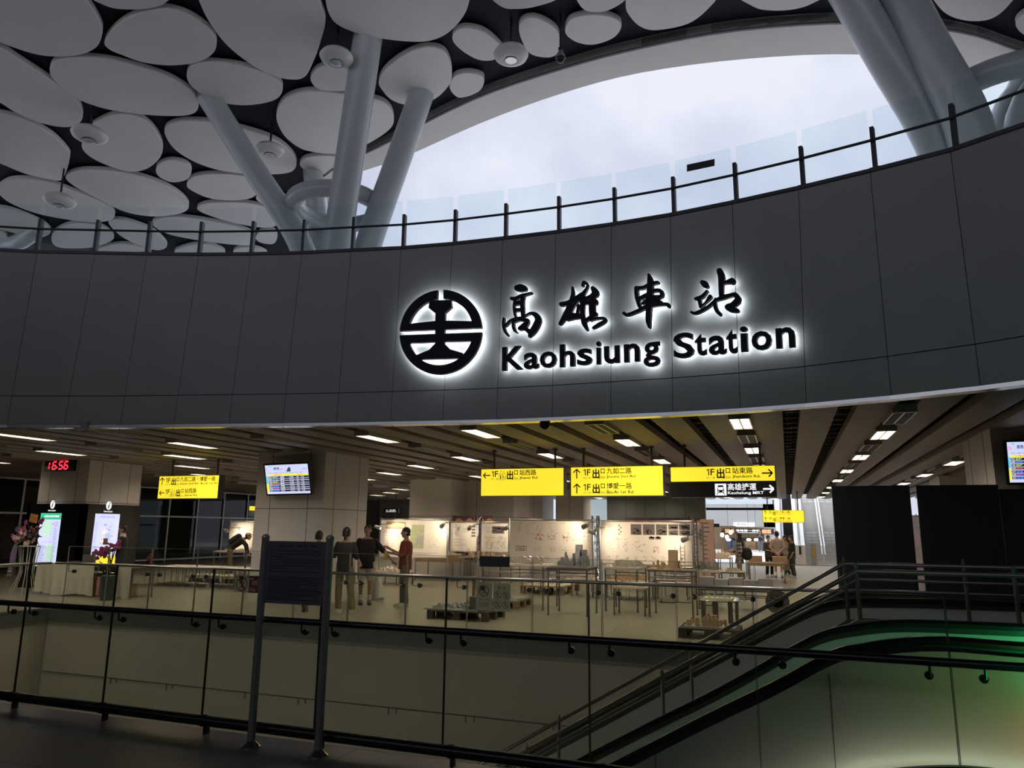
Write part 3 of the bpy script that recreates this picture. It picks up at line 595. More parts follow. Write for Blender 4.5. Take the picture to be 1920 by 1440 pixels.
G2 = [[(1130, 432, 30), (1136, 520, 50), (1112, 620, 60), (1070, 740, 72), (1015, 850, 72), (960, 935, 46)], [(975, 665, 62), (1060, 648, 60), (1150, 602, 60), (1240, 540, 54)], [(1225, 575, 60), (1150, 680, 38), (1090, 800, 52)], [(1060, 850, 90), (1130, 832, 92), (1225, 828, 72)], [(1212, 680, 40), (1200, 780, 42)],
      [(1272, 405, 40), (1288, 358, 36), (1340, 395, 32), (1312, 470, 42), (1250, 560, 64)], [(1265, 540, 82), (1270, 680, 72), (1270, 800, 62), (1290, 920, 72), (1332, 1012, 44)], [(1412, 445, 62), (1448, 510, 104), (1390, 560, 66), (1300, 592, 52)], [(1440, 632, 92), (1360, 642, 60), (1300, 642, 42)],
      [(1412, 580, 62), (1402, 700, 92), (1402, 800, 82), (1380, 880, 42)], [(1310, 892, 52), (1400, 832, 52), (1450, 800, 62)], [(1385, 885, 30), (1460, 862, 34), (1560, 858, 34), (1588, 890, 42), (1500, 945, 52), (1420, 992, 36)]]
G3 = [[(412, 252, 30), (430, 330, 72), (430, 450, 82), (420, 600, 90), (410, 750, 72), (405, 900, 62), (420, 985, 30)], [(240, 440, 52), (340, 432, 46), (440, 382, 52), (535, 362, 42)], [(240, 445, 52), (246, 560, 52), (280, 680, 50), (298, 722, 30)], [(440, 482, 50), (555, 472, 50), (592, 512, 50), (570, 560, 52), (440, 572, 70)],
      [(280, 590, 50), (380, 542, 62)], [(330, 652, 42), (400, 622, 62), (500, 612, 62), (580, 632, 40)], [(72, 790, 46), (112, 812, 42), (250, 762, 46), (400, 692, 52), (560, 666, 42), (675, 666, 42), (688, 695, 42)]]
G4 = [[(1155, 362, 62), (1186, 385, 92), (1212, 408, 72)], [(1220, 482, 32), (1150, 560, 52), (1062, 590, 42)], [(1112, 600, 52), (1132, 702, 42)], [(1002, 775, 32), (1062, 788, 42), (1200, 722, 42), (1300, 642, 42), (1340, 592, 36)], [(1262, 562, 62), (1200, 642, 26), (1142, 690, 30)], [(1332, 602, 36), (1332, 690, 52), (1360, 760, 52), (1400, 802, 52)],
      [(1395, 205, 82), (1420, 290, 92), (1416, 400, 72), (1416, 540, 62)], [(1450, 372, 32), (1520, 352, 62), (1568, 345, 92)], [(1340, 612, 32), (1430, 572, 62), (1530, 546, 52), (1610, 532, 62), (1650, 590, 84)], [(1640, 622, 90), (1570, 682, 82), (1500, 702, 72), (1560, 740, 72), (1638, 752, 60)]]
brush(G1, 920, 480, 7.385, 'character'); brush(G2, 920, 480, 7.385, 'character'); brush(G3, 1160, 480, 7.385, 'character'); brush(G4, 1160, 480, 7.385, 'character')
c0, cn = wall_hit(*SGN(252, 340), OFF); cr_, _ = wall_hit(*SGN(440, 333), OFF); ct_, _ = wall_hit(*SGN(254, 152), OFF); eu, ev = cr_ - c0, ct_ - c0
def emblem(poly, name):
    vs = [c0 + eu * x + ev * y for x, y in poly]; letter_solid(vs, [tuple(range(len(poly)))] if len(poly) < 5 else tess(poly), cn, name)
def tess(poly):
    from mathutils.geometry import tessellate_polygon
    return [tuple(f) if sum((poly[f[i]][0] * poly[f[(i + 1) % 3]][1] - poly[f[(i + 1) % 3]][0] * poly[f[i]][1]) for i in range(3)) > 0 else tuple(reversed(f)) for f in tessellate_polygon([[V((x, y, 0)) for x, y in poly]])]
arc = lambda r, a, b, n=18: [(r * math.cos(math.radians(a + (b - a) * i / n)), r * math.sin(math.radians(a + (b - a) * i / n))) for i in range(n + 1)]
emblem(arc(1, 3, 86) + arc(.79, 84.5, 16) + [(.1, .26), (.1, .05)], 'emblem_arc')
emblem(arc(1, 177, 94)[::1][::-1][::-1] + arc(.79, 95.5, 164) + [(-.1, .26), (-.1, .05)], 'emblem_arc')
emblem(arc(1, 357, 183, 30) + [(-.1, -.05), (-.1, -.24)] + arc(.79, 198, 342, 30) + [(.1, -.24), (.1, -.05)], 'emblem_arc')
emblem([(-.27, .76), (.26, .74), (.28, .58), (.12, .44), (.1, -.28), (.24, -.42), (.55, -.52), (.55, -.64), (-.58, -.64), (-.58, -.54), (-.26, -.42), (-.12, -.28), (-.12, .44), (-.29, .58)], 'emblem_rail')

# ================================================================== RAILINGS
NGL = glass('railing_glass_near', (.93, .95, .90), 1.38); FGL = glass('railing_glass_far', (.955, .965, .935), 1.32)
RAILM = M('railing_black_steel', (.05, .05, .055), .3, .8, noise=.1, scale=20)
PEDGE = M('glass_edge_dark', (.04, .048, .04), .3); PEDGL = M('glass_edge_far', (.30, .30, .25), .3); PEDGU = M('glass_edge_upper', (.55, .66, .68), .3)
def edges(pane, mat, a, c, y0, y1, z0, z1, e=.004):
    b = MB(); b.bx(a, a + e, y0, y1, z0, z1); b.bx(c - e, c, y0, y1, z0, z1); b.bx(a, c, y0, y1, z1 - e, z1); b.build('pane_edge', mat, pane)
YR = 5.09; JX = [-6.78 - 1.09 * 3 + 1.09 * k for k in range(-3, 16)]
t = thing('glass_railing', 'near glass railing with black handrail across the lower picture', 'railing', (-3, YR, 0))
x0, x1 = JX[0], JX[-1]
b = MB(); b.cyl((x0, YR, .91), (x1, YR, .91), .026, 14); b.build('handrail', RAILM, t)
b = MB(); b.cyl((x0, YR - .03, .11), (x1, YR - .03, .11), .04, 14); b.build('bottom_rail', RAILM, t)
for a, c in zip(JX[:-1], JX[1:]):
    g = MB(); g.bx(a + .005, c - .005, YR + .07, YR + .082, .1, 1.28); go = g.build('glass_pane', NGL, t); edges(go, PEDGE, a + .002, c - .002, YR + .068, YR + .084, .1, 1.282, .003)
    for x in (a + .16, c - .12):
        k = MB(); k.cyl((x, YR, .89), (x, YR, .83), .008, 8); k.tube([(x, YR, .84), (x, YR + .01, .825), (x, YR + .05, .825)], .008, 8); k.build('bracket', RAILM, t)
        k = MB(); k.cyl((x, YR + .045, .825), (x, YR + .07, .825), .024, 16); k.build('clamp', RUBBER, t)
    k = MB(); k.bx(a + .1, a + .122, YR - .01, YR + .04, 0, .1); k.cyl((a + .1, YR - .03, .11), (a + .125, YR - .03, .11), .046, 14); k.build('support', RAILM, t)

YF = 11.1; JF = [-13.55 + 1.09 * k for k in range(0, 14)]
GREENB = M('edge_band_green', (.12, .14, .125), .35, noise=.1, scale=2)
t = thing('glass_railing', 'glass railing along the far edge of the floor opening', 'railing', (-6, YF, 0))
b = MB(); b.cyl((XL + .16, YF - .1, .87), (1.3, YF - .1, .87), .025, 12); b.build('handrail', STEEL, t)
b = MB(); b.bx(XL, XR, YF - .01, YF + .04, -.24, -.03); b.build('edge_band', GREENB, t)
for a, c in zip(JF[:-1], JF[1:]):
    g = MB(); r = .05; Q = [(a + .008, -.05), (c - .008, -.05), (c - .008, 1.2 - r), (c - .008 - r, 1.2), (a + .008 + r, 1.2), (a + .008, 1.2 - r)]
    g.prism([(x, YF - .02, z) for x, z in Q], (0, .012, 0)); go = g.build('glass_pane', FGL, t); edges(go, PEDGL, a + .006, c - .006, YF - .024, YF - .004, -.05, 1.2, .006)
    for x in (a + .16, c - .14):
        k = MB(); k.tube([(x, YF - .1, .87), (x, YF - .1, .74), (x, YF - .09, .72), (x + .1, YF - .06, .72)], .009, 8); k.build('bracket', STEEL, t)
        k = MB(); k.cyl((x + .1, YF - .07, .72), (x + .1, YF - .02, .72), .036, 16); k.build('clamp', DSTEEL, t)
t = thing('glass_railing', 'glass railing along the left edge of the floor opening', 'railing', (XL, 9, 0))
b = MB(); b.cyl((XL + .1, 5.2, .87), (XL + .1, YF - .16, .87), .025, 12); b.build('handrail', STEEL, t)
b = MB(); b.bx(XL - .04, XL + .01, YN, YF - .03, -.24, -.03); b.build('edge_band', GREENB, t)
for k in range(5):
    a, c = YF - .05 - 1.1 * (k + 1), YF - .05 - 1.1 * k; g = MB(); g.bx(XL + .02, XL + .032, a + .008, c - .008, -.05, 1.2); g.build('glass_pane', FGL, t)
    q = MB(); q.cyl((XL + .1, a + .2, .87), (XL + .1, a + .2, .72), .009, 8); q.cyl((XL + .03, a + .2, .72), (XL + .1, a + .2, .72), .03, 12); q.build('bracket', STEEL, t)

# ================================================================== ESCALATORS
BALU = M('escalator_satin_steel', (.80, .84, .76), .38, .05, noise=.03, scale=1.5)
DECK = M('escalator_deck', (.09, .09, .09), .35, .7)
def profile(pxs, y):
    p = [Py(x, q, y) for x, q in pxs]; p.sort(key=lambda q: q.x)
    lo = p[0]; k = (lo.z + 6.2) / math.tan(math.radians(30)); first = [V((lo.x - k, y, -6.2)), V((lo.x - k / 2, y, (lo.z - 6.2) / 2))]
    zt = p[-1].z; return crom(first + p + [V((p[-1].x + .6, y, zt)), V((3.6, y, zt)), V((4.4, y, zt))], 4, False)
PC = profile([(1145, 1437), (1340, 1337), (1450, 1284), (1558, 1226), (1617, 1212.5), (1686, 1203), (1771, 1200), (1916, 1211)], 5.58)
PB = profile([(1085, 1427), (1345, 1295), (1480, 1219), (1549, 1186), (1617, 1173), (1686, 1167), (1771, 1169), (1916, 1175)], 6.67)
PA2 = profile([(1000, 1420), (1360, 1226), (1480, 1163), (1537, 1137), (1595, 1127), (1709, 1126.5), (1916, 1133)], 8.72)
PA1 = profile([(985, 1415), (1345, 1222), (1470, 1153), (1537, 1121), (1583, 1113), (1709, 1113), (1916, 1121)], 9.65)
def band(pts, d0, d1, y0, y1, xmin=-99):
    """sheet that follows the handrail line between two drops below it"""
    b = MB(); P = [p for p in pts if p.z > -5.9]; rings = []
    for p in P: rings.append([V((p.x, y0, p.z - d0)), V((p.x, y1, p.z - d0)), V((p.x, y1, p.z - d1)), V((p.x, y0, p.z - d1))])
    return b.loft(rings)
def escalator(lab, near, far, y0, y1):
    t = thing('escalator', lab, 'escalator', (1, (y0 + y1) / 2, 0))
    for P, y, o, si in ((near, y0, -1, 'near'), (far, y1, 1, 'far')):
        h = MB(); h.loft([[p + V((0, a, c)) for a, c in ((-.035, .0), (-.02, .022), (.02, .022), (.035, .0), (.03, -.028), (-.03, -.028))] for p in P]); h.build('handrail', RUBBER, t)
        b = band(P, .03, .07, y - .022, y + .022); b.build('handrail_guide', DECK, t)
        b = band(P, .07, .93, y - .012, y + .012); b.build('balustrade', BALU, t)
        b = band(P, .9, 1.02, y - .09, y + .09); b.build('deck', DECK, t)
        b = band(P, 1.0, 2.1, y + o * .05, y + o * .07); b.build('truss_cladding', BALU, t)
    st = MB(); P = near
    for i in range(18):
        x = .6 - i * .36; z = -.05 - max(0, i - 1) * .208; st.bx(x - .36, x, y0 + .1, y1 - .1, z - .22, z)
    st.bx(.6, 1.5, y0 + .1, y1 - .1, -.1, -.01); st.build('step_band', M('step_ribbed', (.15, .15, .15), .4, .7), t)
    return t
escalator('nearest escalator going down to the left with a black handrail', PC, PB, 5.58, 6.67)
escalator('farther escalator going down behind the two pipe guard rails', PA2, PA1, 8.72, 9.65)
# tall outer cladding of the near escalator
b = MB(); P = [p for p in PC if p.z > -5.9]
b.loft([[V((p.x, 5.5, p.z - .06)), V((p.x, 5.53, p.z - .06)), V((p.x, 5.53, p.z - 2.6)), V((p.x, 5.5, p.z - 2.6))] for p in P])
o = b.build('wall_escalator_cladding', M('cladding_satin', (.36, .385, .34), .36, .1, noise=.03, scale=1.5)); tag(o, kind='structure')
j = MB()
for x in (-2.1, -.95, .2, 1.35, 2.5):
    zt = min(PC, key=lambda p: abs(p.x - x)).z - .12; j.bx(x - .0025, x + .0025, 5.497, 5.5, zt - 2.4, zt)
j.build('panel_joint', JOINT, o)
# lower escalator close under the railing
PD = []
for p in PC: PD.append(V((p.x + .06, 5.30, p.z - .69)))
t = thing('escalator', 'lower escalator handrail and deck right behind the railing glass at the bottom right', 'escalator', (1.2, 5.3, -.7))
h = MB(); h.loft([[p + V((0, a, c)) for a, c in ((-.035, .0), (-.02, .022), (.02, .022), (.035, .0), (.03, -.028), (-.03, -.028))] for p in PD]); h.build('handrail', RUBBER, t)
band(PD, .03, .08, 5.28, 5.32).build('handrail_guide', DECK, t); band(PD, .08, .5, 5.29, 5.31).build('balustrade', M('dark_balustrade', (.05, .06, .055), .25, noise=.1), t)
band([p for p in PD if p.x > -.9], .025, .05, 5.325, 5.345).build('skirt_light', EM('skirt_light', (1, .93, .8), 8.0), t)
for (x, y, z, c, e, lab) in ((1.95, 6.1, .78, (.05, 1, .35), 5, 'green arrow lamp between the handrails of the nearest escalator'), (1.72, 4.75, .68, (.02, 1, .30), 9, 'green arrow lamp on a short post beside the near railing'), (1.62, 4.85, .3, (1, .07, .04), 5, 'red no-entry lamp on a short post beside the near railing')):
    t = thing('signal_lamp', lab, 'lamp', (x, y, 0)); b = MB(); b.cyl((x + .06, y, z), (x + .01, y, z), .05, 16); b.cyl((x + .05, y, z), (x + .05, y, 0), .02, 8); b.build('housing', RUBBER, t); q = MB(); q.cyl((x + .01, y, z), (x, y, z), .042, 16); q.build('lens', EM('signal_' + ('green' if c[1] == 1 else 'red'), c, 6), t)
    la = bpy.data.lights.new('signal_glow', 'SPOT' if y < 5 else 'POINT'); la.energy = e; la.color = c; la.shadow_soft_size = .05; lo = bpy.data.objects.new('signal_glow', la); COL.objects.link(lo); lo.parent = t; lo.location = (-.06, 0, z)
    if y < 5: la.spot_size = 1.9; la.spot_blend = .6; lo.rotation_euler = V((-.5, 1, 0)).to_track_quat('-Z', 'Y').to_euler()  # the walkway lamps are added out of view to tint the escalator cladding

# pipe guard rails beside the escalators
GUARD = M('guard_steel', (.26, .25, .24), .3, .8, noise=.08, scale=20)
def guard(lab, y, top, posts, z0, drops):
    t = thing('guard_rail', lab, 'railing', (posts[0], y, 0)); k = math.tan(math.radians(30.4)); xk, zk = top
    L = 6.2
    for d, r in drops:
        b = MB(); b.tube([(xk - L, y, zk - d - L * k), (xk, y, zk - d), (xk + .02, y, zk - d), (4.2, y, zk - d)], r, 10); b.build('rail', GUARD, t)
    for x in posts:
        zt = zk + .05 if x >= xk else zk - (xk - x) * k + .05
        b = MB(); b.cyl((x, y, zt - z0), (x, y, zt), .019, 10); b.cyl((x, y, zt), (x, y, zt + .02), .012, 8); b.build('post', GUARD, t)
ga = Py(1583, 1057, 8.3); gb = Py(1606, 1071, 7.4)
guard('farther pipe guard rail sloping down beside the escalator', 8.3, (ga.x, ga.z), [ga.x - 4.4, ga.x - 3.0, ga.x - 1.55, ga.x, Py(1807, 1060, 8.3).x], 1.36, [(0, .02), (.25, .012), (.55, .016), (.62, .012), (.92, .016)])
guard('nearer pipe guard rail sloping down beside the escalator', 7.4, (gb.x, gb.z), [gb.x - 4.6, gb.x - 3.1, gb.x - 1.75, gb.x, Py(1901, 1075, 7.4).x], 1.25, [(0, .022), (.07, .012), (.42, .02), (.48, .012), (.86, .018)])

# ================================================================== WAYFINDING SIGNS
YEL = EM('sign_yellow', (.95, .74, .035), 1.05); INK = M('sign_ink', (.03, .025, .01), .5); SBLK = M('sign_black', (.02, .018, .017), .35); SWH = EM('sign_white', (.95, .97, 1), 1.0); ROD = M('sign_rod_bronze', (.16, .12, .08), .4, .8)
def exit_row(fr, mb, S, x, y, zh, en, lift=False, big=True):
    fr.rect(mb, (x + 11) * S, (y + 28) * S, 6.5 * S, 43 * S, .004, .001); fr.line(mb, (x + 1) * S, (y + 60) * S, (x + 14) * S, (y + 69) * S, 6 * S); fr.text(mb, 'F', (x + 26) * S, (y + 28) * S, 43 * S, 26 * S, .012); fr.text(mb, '地上一樓', x * S, (y + 6) * S, 13 * S, 52 * S); o = 0
    if lift:
        o = 55; a = (x + 60) * S; b = (y + 4) * S; w_ = 50 * S
        for p in ((0, 0, 50, 2), (0, 48, 50, 2), (0, 0, 2, 50), (48, 0, 2, 50), (22, 3, 2, 44)): fr.rect(mb, a + p[0] * S, b + p[1] * S, p[2] * S, p[3] * S)
        fr.poly(mb, [(a + 8 * S, b + 6 * S), (a + 14 * S, b + 6 * S), (a + 15 * S, b + 32 * S), (a + 7 * S, b + 32 * S)]); fr.ring(mb, a + 11 * S, b + 38 * S, 4 * S, 4 * S, n=10); fr.ring(mb, a + 36 * S, b + 16 * S, 9 * S, 2.5 * S, n=14); fr.rect(mb, a + 30 * S, b + 20 * S, 4 * S, 18 * S)
        fr.arrow(mb, a + 14 * S, b + 62 * S, 6 * S, 90, 2.5 * S); fr.arrow(mb, a + 37 * S, b + 62 * S, 6 * S, 270, 2.5 * S)
    fr.text(mb, '出', (x + 65 + o) * S, (y + 6) * S, 67 * S, 50 * S, .03); fr.text(mb, '口', (x + 122 + o) * S, (y + 40) * S, 33 * S, 29 * S, .025)
    fr.text(mb, 'Exit', (x + 122 + o) * S, (y + 6) * S, 19 * S, 32 * S); fr.text(mb, zh, (x + 163 + o) * S, (y + 36) * S, 42 * S, 43 * len(zh) * S, .014)
    fr.text(mb, en, (x + 163 + o) * S, (y + 5) * S, 23 * S, 14.5 * len(en) * S, .018)
def hang_sign(lab, p0, p1, y, z0, z1, rows, rods):
    x0, x1 = p0, p1; t = thing('hanging_sign', lab, 'sign', ((x0 + x1) / 2, y, z0)); H = z1 - z0; n = len(rows); rh = H / n
    b = MB(); b.bx(x0, x1, y - .1, y + .1, z0, z1); b.build('sign_box', SBLK, t)
    fr = Fr((x0, y - .1, z0), (1, 0, 0), (0, 0, 1)); W = x1 - x0; S = rh / 101
    for k, (kind, fn) in enumerate(rows):
        bo = H - (k + 1) * rh
        f = MB(); fr.rect(f, .015, bo + (.004 if k < n - 1 else .012), W - .03, rh - (.016 if k == 0 else .008), .004, .003); f.build('lit_face' if kind == 'y' else 'dark_face', YEL if kind == 'y' else SBLK, t)
        if fn:
            l = MB(); f2 = Fr(fr.p(0, bo + .012, .003), fr.u, fr.v); fn(f2, l, S, W); l.build('lettering', INK if kind == 'y' else SWH, t, smooth=False)
    for x in rods:
        r = MB(); r.cyl((x, y, z1), (x, y, 3.3), .022, 10); r.cyl((x, y, 3.24), (x, y, 3.27), .05, 12); r.build('rod', ROD, t)
    return t
def r_l(f, l, S, W): f.arrow(l, 50 * S, 48 * S, 28 * S, 180, 8 * S); exit_row(f, l, S, 87, 8, '站西路', 'Jhansi Rd.', True)
def r_a(f, l, S, W): f.arrow(l, 46 * S, 48 * S, 32 * S, 90, 8 * S); exit_row(f, l, S, 92, 8, '九如二路', 'Jiouru 2nd Rd.')
def r_b(f, l, S, W): f.arrow(l, 46 * S, 48 * S, 32 * S, 90, 8 * S); exit_row(f, l, S, 92, 8, '博愛一路', 'Bo-Ai 1st Rd.')
def r_c(f, l, S, W): exit_row(f, l, S, W / S - 430, 8, '站東路', 'Jhandong Rd.'); f.arrow(l, W - 52 * S, 46 * S, 32 * S, 0, 9 * S)
def r_m(f, l, S, W):
    a = W - 380 * S; f.rect(l, a, 6 * S, 72 * S, 76 * S); f.text(l, '高雄捷運', W - 300 * S, 38 * S, 46 * S, 178 * S, .012); f.text(l, 'Kaohsiung MRT', W - 300 * S, 8 * S, 24 * S, 222 * S, .014); f.arrow(l, W - 50 * S, 46 * S, 32 * S, 0, 11 * S)
def r_d(f, l, S, W): f.arrow(l, 40 * S, 48 * S, 32 * S, 90, 8 * S); exit_row(f, l, S, 80, 8, '九如二路・博愛一路', 'Jiouru 2nd Rd.  Bo-Ai 1st Rd.')
YS = 14.6
def sx(px, py, y): return Py(px, py, y).x
s1 = hang_sign('hanging yellow sign pointing left, its lower half blank', sx(904.5, 905, YS), sx(1060.5, 905, YS), YS, 2.3, 2.88, [('y', r_l), ('y', None)], [sx(927, 865, YS), sx(1041, 865, YS)])
hang_sign('hanging yellow sign in the middle with two upward arrows', sx(1072, 905, YS), sx(1246, 903, YS), YS, 2.29, 2.885, [('y', r_a), ('y', r_b)], [sx(1094, 860, YS), sx(1222, 860, YS)])
s3 = hang_sign('hanging sign with a yellow upper half and a black lower half', sx(1258, 903, YS), sx(1455.5, 903, YS), YS, 2.265, 2.85, [('y', r_c), ('k', r_m)], [sx(1283, 855, YS), sx(1425, 855, YS)])
W3 = sx(1455.5, 903, YS) - sx(1258, 903, YS); S = .585 / 2 / 101; fr = Fr((sx(1258, 903, YS), YS - .1, 2.277), (1, 0, 0), (0, 0, 1)); a = W3 - 380 * S; ic = MB()
fr.poly(ic, [(a + 16 * S, 24 * S), (a + 56 * S, 24 * S), (a + 58 * S, 40 * S), (a + 52 * S, 72 * S), (a + 20 * S, 72 * S), (a + 14 * S, 40 * S)], .01); fr.line(ic, a + 20 * S, 24 * S, a + 10 * S, 10 * S, 4 * S, .01); fr.line(ic, a + 52 * S, 24 * S, a + 62 * S, 10 * S, 4 * S, .01); ic.build('train_icon', INK, s3, smooth=False)
ic = MB(); fr.rect(ic, a + 20 * S, 42 * S, 32 * S, 18 * S, .013); fr.ring(ic, a + 22 * S, 32 * S, 4 * S, 4 * S, .013, 10); fr.ring(ic, a + 50 * S, 32 * S, 4 * S, 4 * S, .013, 10); ic.build('train_icon_window', SWH, s3, smooth=False)
YL = 14.9
hang_sign('hanging yellow sign on the left beside the clock pillar', sx(303.5, 905, YL), sx(416, 905, YL), YL, Py(360, 935.5, YL).z, Py(360, 892, YL).z, [('y', r_d), ('y', r_l)], [sx(325, 875, YL), sx(409, 875, YL)])
hang_sign('small distant yellow sign with two upward arrows in front of the stairs', sx(1430, 968, 33), sx(1508, 968, 33), 33, Py(1468, 980, 33).z, Py(1468, 956.5, 33).z, [('y', r_a), ('y', r_b)], [sx(1439, 950, 33), sx(1496, 950, 33)])
def box_sign(lab, px0, py0, px1, py1, y, face, ink, text, rod=True):
    a, b = Py(px0, py1, y), Py(px1, py0, y); t = thing('hanging_sign', lab, 'sign', ((a.x + b.x) / 2, y, a.z)); m_ = MB(); m_.bx(a.x, b.x, y - .06, y + .06, a.z, b.z); m_.build('sign_box', SBLK, t)
    fr = Fr((a.x, y - .06, a.z), (1, 0, 0), (0, 0, 1)); W, H = b.x - a.x, b.z - a.z; f = MB(); fr.rect(f, .02, .02, W - .04, H - .04, .004, .003); f.build('lit_face', face, t)
    if text:
        l = MB(); fr.text(l, text, W / 2, H * .45, H * .3, W * .7, .02, .006, True); fr.rect(l, W * .15, H * .2, W * .7, H * .08, .006); l.build('lettering', ink, t, smooth=False)
    if rod and b.z < 3.25:
        r = MB(); r.cyl((a.x + W * .2, y, b.z), (a.x + W * .2, y, 3.3), .015, 8); r.cyl((b.x - W * .2, y, b.z), (b.x - W * .2, y, 3.3), .015, 8); r.build('rod', ROD, t)
box_sign('small pale lit sign under the ceiling right of the clock pillar', 264.5, 865, 285, 879, 18, EM('pale_lit', (.75, .85, .95), 1.2), M('blue_ink', (.1, .2, .45), .5), '站務中心')
box_sign('small blank cream sign under the ceiling left of the screen pillar', 445, 860, 463, 875, 17, EM('cream_lit', (.75, .66, .38), .55), INK, '')  # unlit sign back, its brightness is put in as a glow
box_sign('tiny black direction sign with a blue symbol far behind the red-shirted man', 721, 953.5, 748, 961.5, 30, SBLK, SWH, '←台鐵')
box_sign('tiny yellow sign edge beside the far pillars', 952, 953, 958, 964, 29, YEL, INK, '')
t = thing('warning_notice', 'small yellow and white notice on the glass wall left of the screen pillar', 'notice', Px(471, 962, -26.47)); fr = Fr(Px(466.5, 967, -26.495), (0, 1, 0), (0, 0, 1)); fr.n = V((1, 0, 0)); b = MB(); fr.rect(b, 0, 0, .55, .3); b.build('sheet', WHITE, t); b = MB(); fr.rect(b, 0, .28, .55, .22, .004); b.build('header', YEL, t)

# ================================================================== SCREENS AND CLOCK
SCR = EM('screen_pale', (.62, .68, .95), 1.0); SCRB = EM('screen_row_dark', (.02, .022, .04), .6); SCRG = EM('screen_row_grey', (.10, .10, .14), .8); CY = EM('screen_cyan', (.15, .6, .85), 1); GY = EM('screen_lime', (.55, .85, .05), 1); RE = EM('screen_red', (.9, .06, .04), 1); BL = EM('screen_blue', (.1, .25, .95), 1); PU = EM('screen_violet', (.6, .1, .8), 1); YR_ = EM('screen_yellow', (.9, .88, .05), 1); WT = EM('screen_text', (.95, .95, 1), 1)
BEZ = M('screen_bezel', (.008, .008, .01), .25)
def tv(lab, o, u, v, W, H, wallp):
    t = thing('departure_screen', lab, 'screen', o); fr = Fr(o, u, v); b = MB(); b.prism([fr.p(0, 0), fr.p(W, 0), fr.p(W, H), fr.p(0, H)], -fr.n * .07); b.build('bezel', BEZ, t)
    e = .035; w_, h_ = W - 2 * e, H - 2 * e
    def add(nm, mat, fn): m_ = MB(); fn(m_); m_.build(nm, mat, t, smooth=False)
    R = lambda m_, a, b_, w2, h2, c: fr.rect(m_, e + a * w_, e + b_ * h_, w2 * w_, h2 * h_, c)
    add('picture', SCR, lambda m_: R(m_, 0, 0, 1, 1, .003)); rows = [.575, .5, .42, .345, .265, .19, .11]
    add('dark_rows', SCRB, lambda m_: [R(m_, .055, q - .03, .945, .062, .005) for q in rows[0::2]]); add('grey_rows', SCRG, lambda m_: [R(m_, .055, q - .03, .945, .062, .005) for q in rows[1::2]])
    add('yellow_band', YR_, lambda m_: [R(m_, .055, .625, .945, .055, .005), R(m_, 0, .05, .045, .3, .005)]); add('cyan_band', CY, lambda m_: [R(m_, 0, .36, .045, .27, .005), R(m_, .1, .93, .05, .04, .005)])
    tags = [GY, BL, GY, RE, BL, PU, BL]
    for k, mt in enumerate(tags): add('train_type', mt, lambda m_: fr.text(m_, ['自強', '區間', '自強', '普悠', '區間', '自強', '區間'][k], e + .16 * w_, e + (rows[k] - .022) * h_, .045 * h_, .13 * w_, .03, .008))
    nums = ['422', '3242', '146', '123', '3217', '165', '3331']; ds = ['台東', '潮州', '台北', '南港', '屏東', '彰化', '枋寮']; tm = ['17:04', '17:11', '17:29', '17:05', '17:13', '17:33', '17:16']
    def rowsf(m_):
        for k in range(7):
            b0 = e + (rows[k] - .02) * h_; fr.text(m_, nums[k], e + .065 * w_, b0, .042 * h_, .075 * w_, .01, .008); fr.text(m_, ds[k], e + .34 * w_, b0, .045 * h_, .09 * w_, .03, .008)
            fr.text(m_, tm[k], e + .56 * w_, b0, .04 * h_, .09 * w_, .01, .008); fr.text(m_, '2A' if k % 2 else '1B', e + .72 * w_, b0, .04 * h_, .05 * w_, 0, .008); fr.text(m_, '準點', e + .82 * w_, b0, .042 * h_, .07 * w_, .02, .008)
    add('row_text', WT, rowsf)
    def head(m_): fr.text(m_, '高雄', e + .2 * w_, e + .83 * h_, .1 * h_, .14 * w_, .02, .008); fr.text(m_, '16:56', e + .87 * w_, e + .82 * h_, .045 * h_, .1 * w_, 0, .008); fr.text(m_, '車次  車種  終點站  開車時間  月台  備註', e + .08 * w_, e + .705 * h_, .03 * h_, .8 * w_, 0, .008); fr.poly(m_, [(e + .5 * w_, e + .76 * h_), (e + .6 * w_, e + .76 * h_), (e + .6 * w_, e + .88 * h_), (e + .57 * w_, e + .93 * h_), (e + .53 * w_, e + .86 * h_)], .006)
    add('header_text', EM('screen_navy', (.08, .1, .2), .6), head)
    add('header_flower', EM('screen_pink', (.9, .35, .45), 1), lambda m_: fr.ring(m_, e + .05 * w_, e + .85 * h_, .05 * h_, .03 * h_, .006, 8)); add('red_lettering', RE, lambda m_: [fr.text(m_, '車站', e + .36 * w_, e + .83 * h_, .05 * h_, .07 * w_, .02, .008), fr.text(m_, '往 花蓮 台東', e + .16 * w_, e + .632 * h_, .04 * h_, .2 * w_, .02, .008), fr.text(m_, '誤點時間', e + .75 * w_, e + .632 * h_, .04 * h_, .12 * w_, .02, .008)])
    br = MB(); c = fr.p(W / 2, H / 2, -.07); wp = V(wallp); br.cyl(c, wp, .04, 10); br.cyl(wp + (c - wp) * .15, wp, .1, 12); br.build('wall_bracket', RAILM, t)
a, b, c = Py(500, 929.5, 13.55), Py(585, 927.5, 13.5), Py(493, 870, 13.38)
u = (b - a).normalized(); v_ = (c - a); v_ = (v_ - u * v_.dot(u)); tv('departure screen tilted forward on the middle pillar behind the notice board', a, u, v_, (b - a).length, v_.length, (a.x + (b - a).x / 2, 13.74, a.z + .35))
a, b = Py(1889, 909, 13.5), Py(1990, 908, 13.5); c = Py(1884, 825, 13.4); u = (b - a).normalized(); v_ = c - a; v_ = v_ - u * v_.dot(u)
tv('departure screen on the right pillar, cut by the right edge', a, u, v_, (b - a).length, v_.length, (a.x + .6, 13.59, a.z + .35))

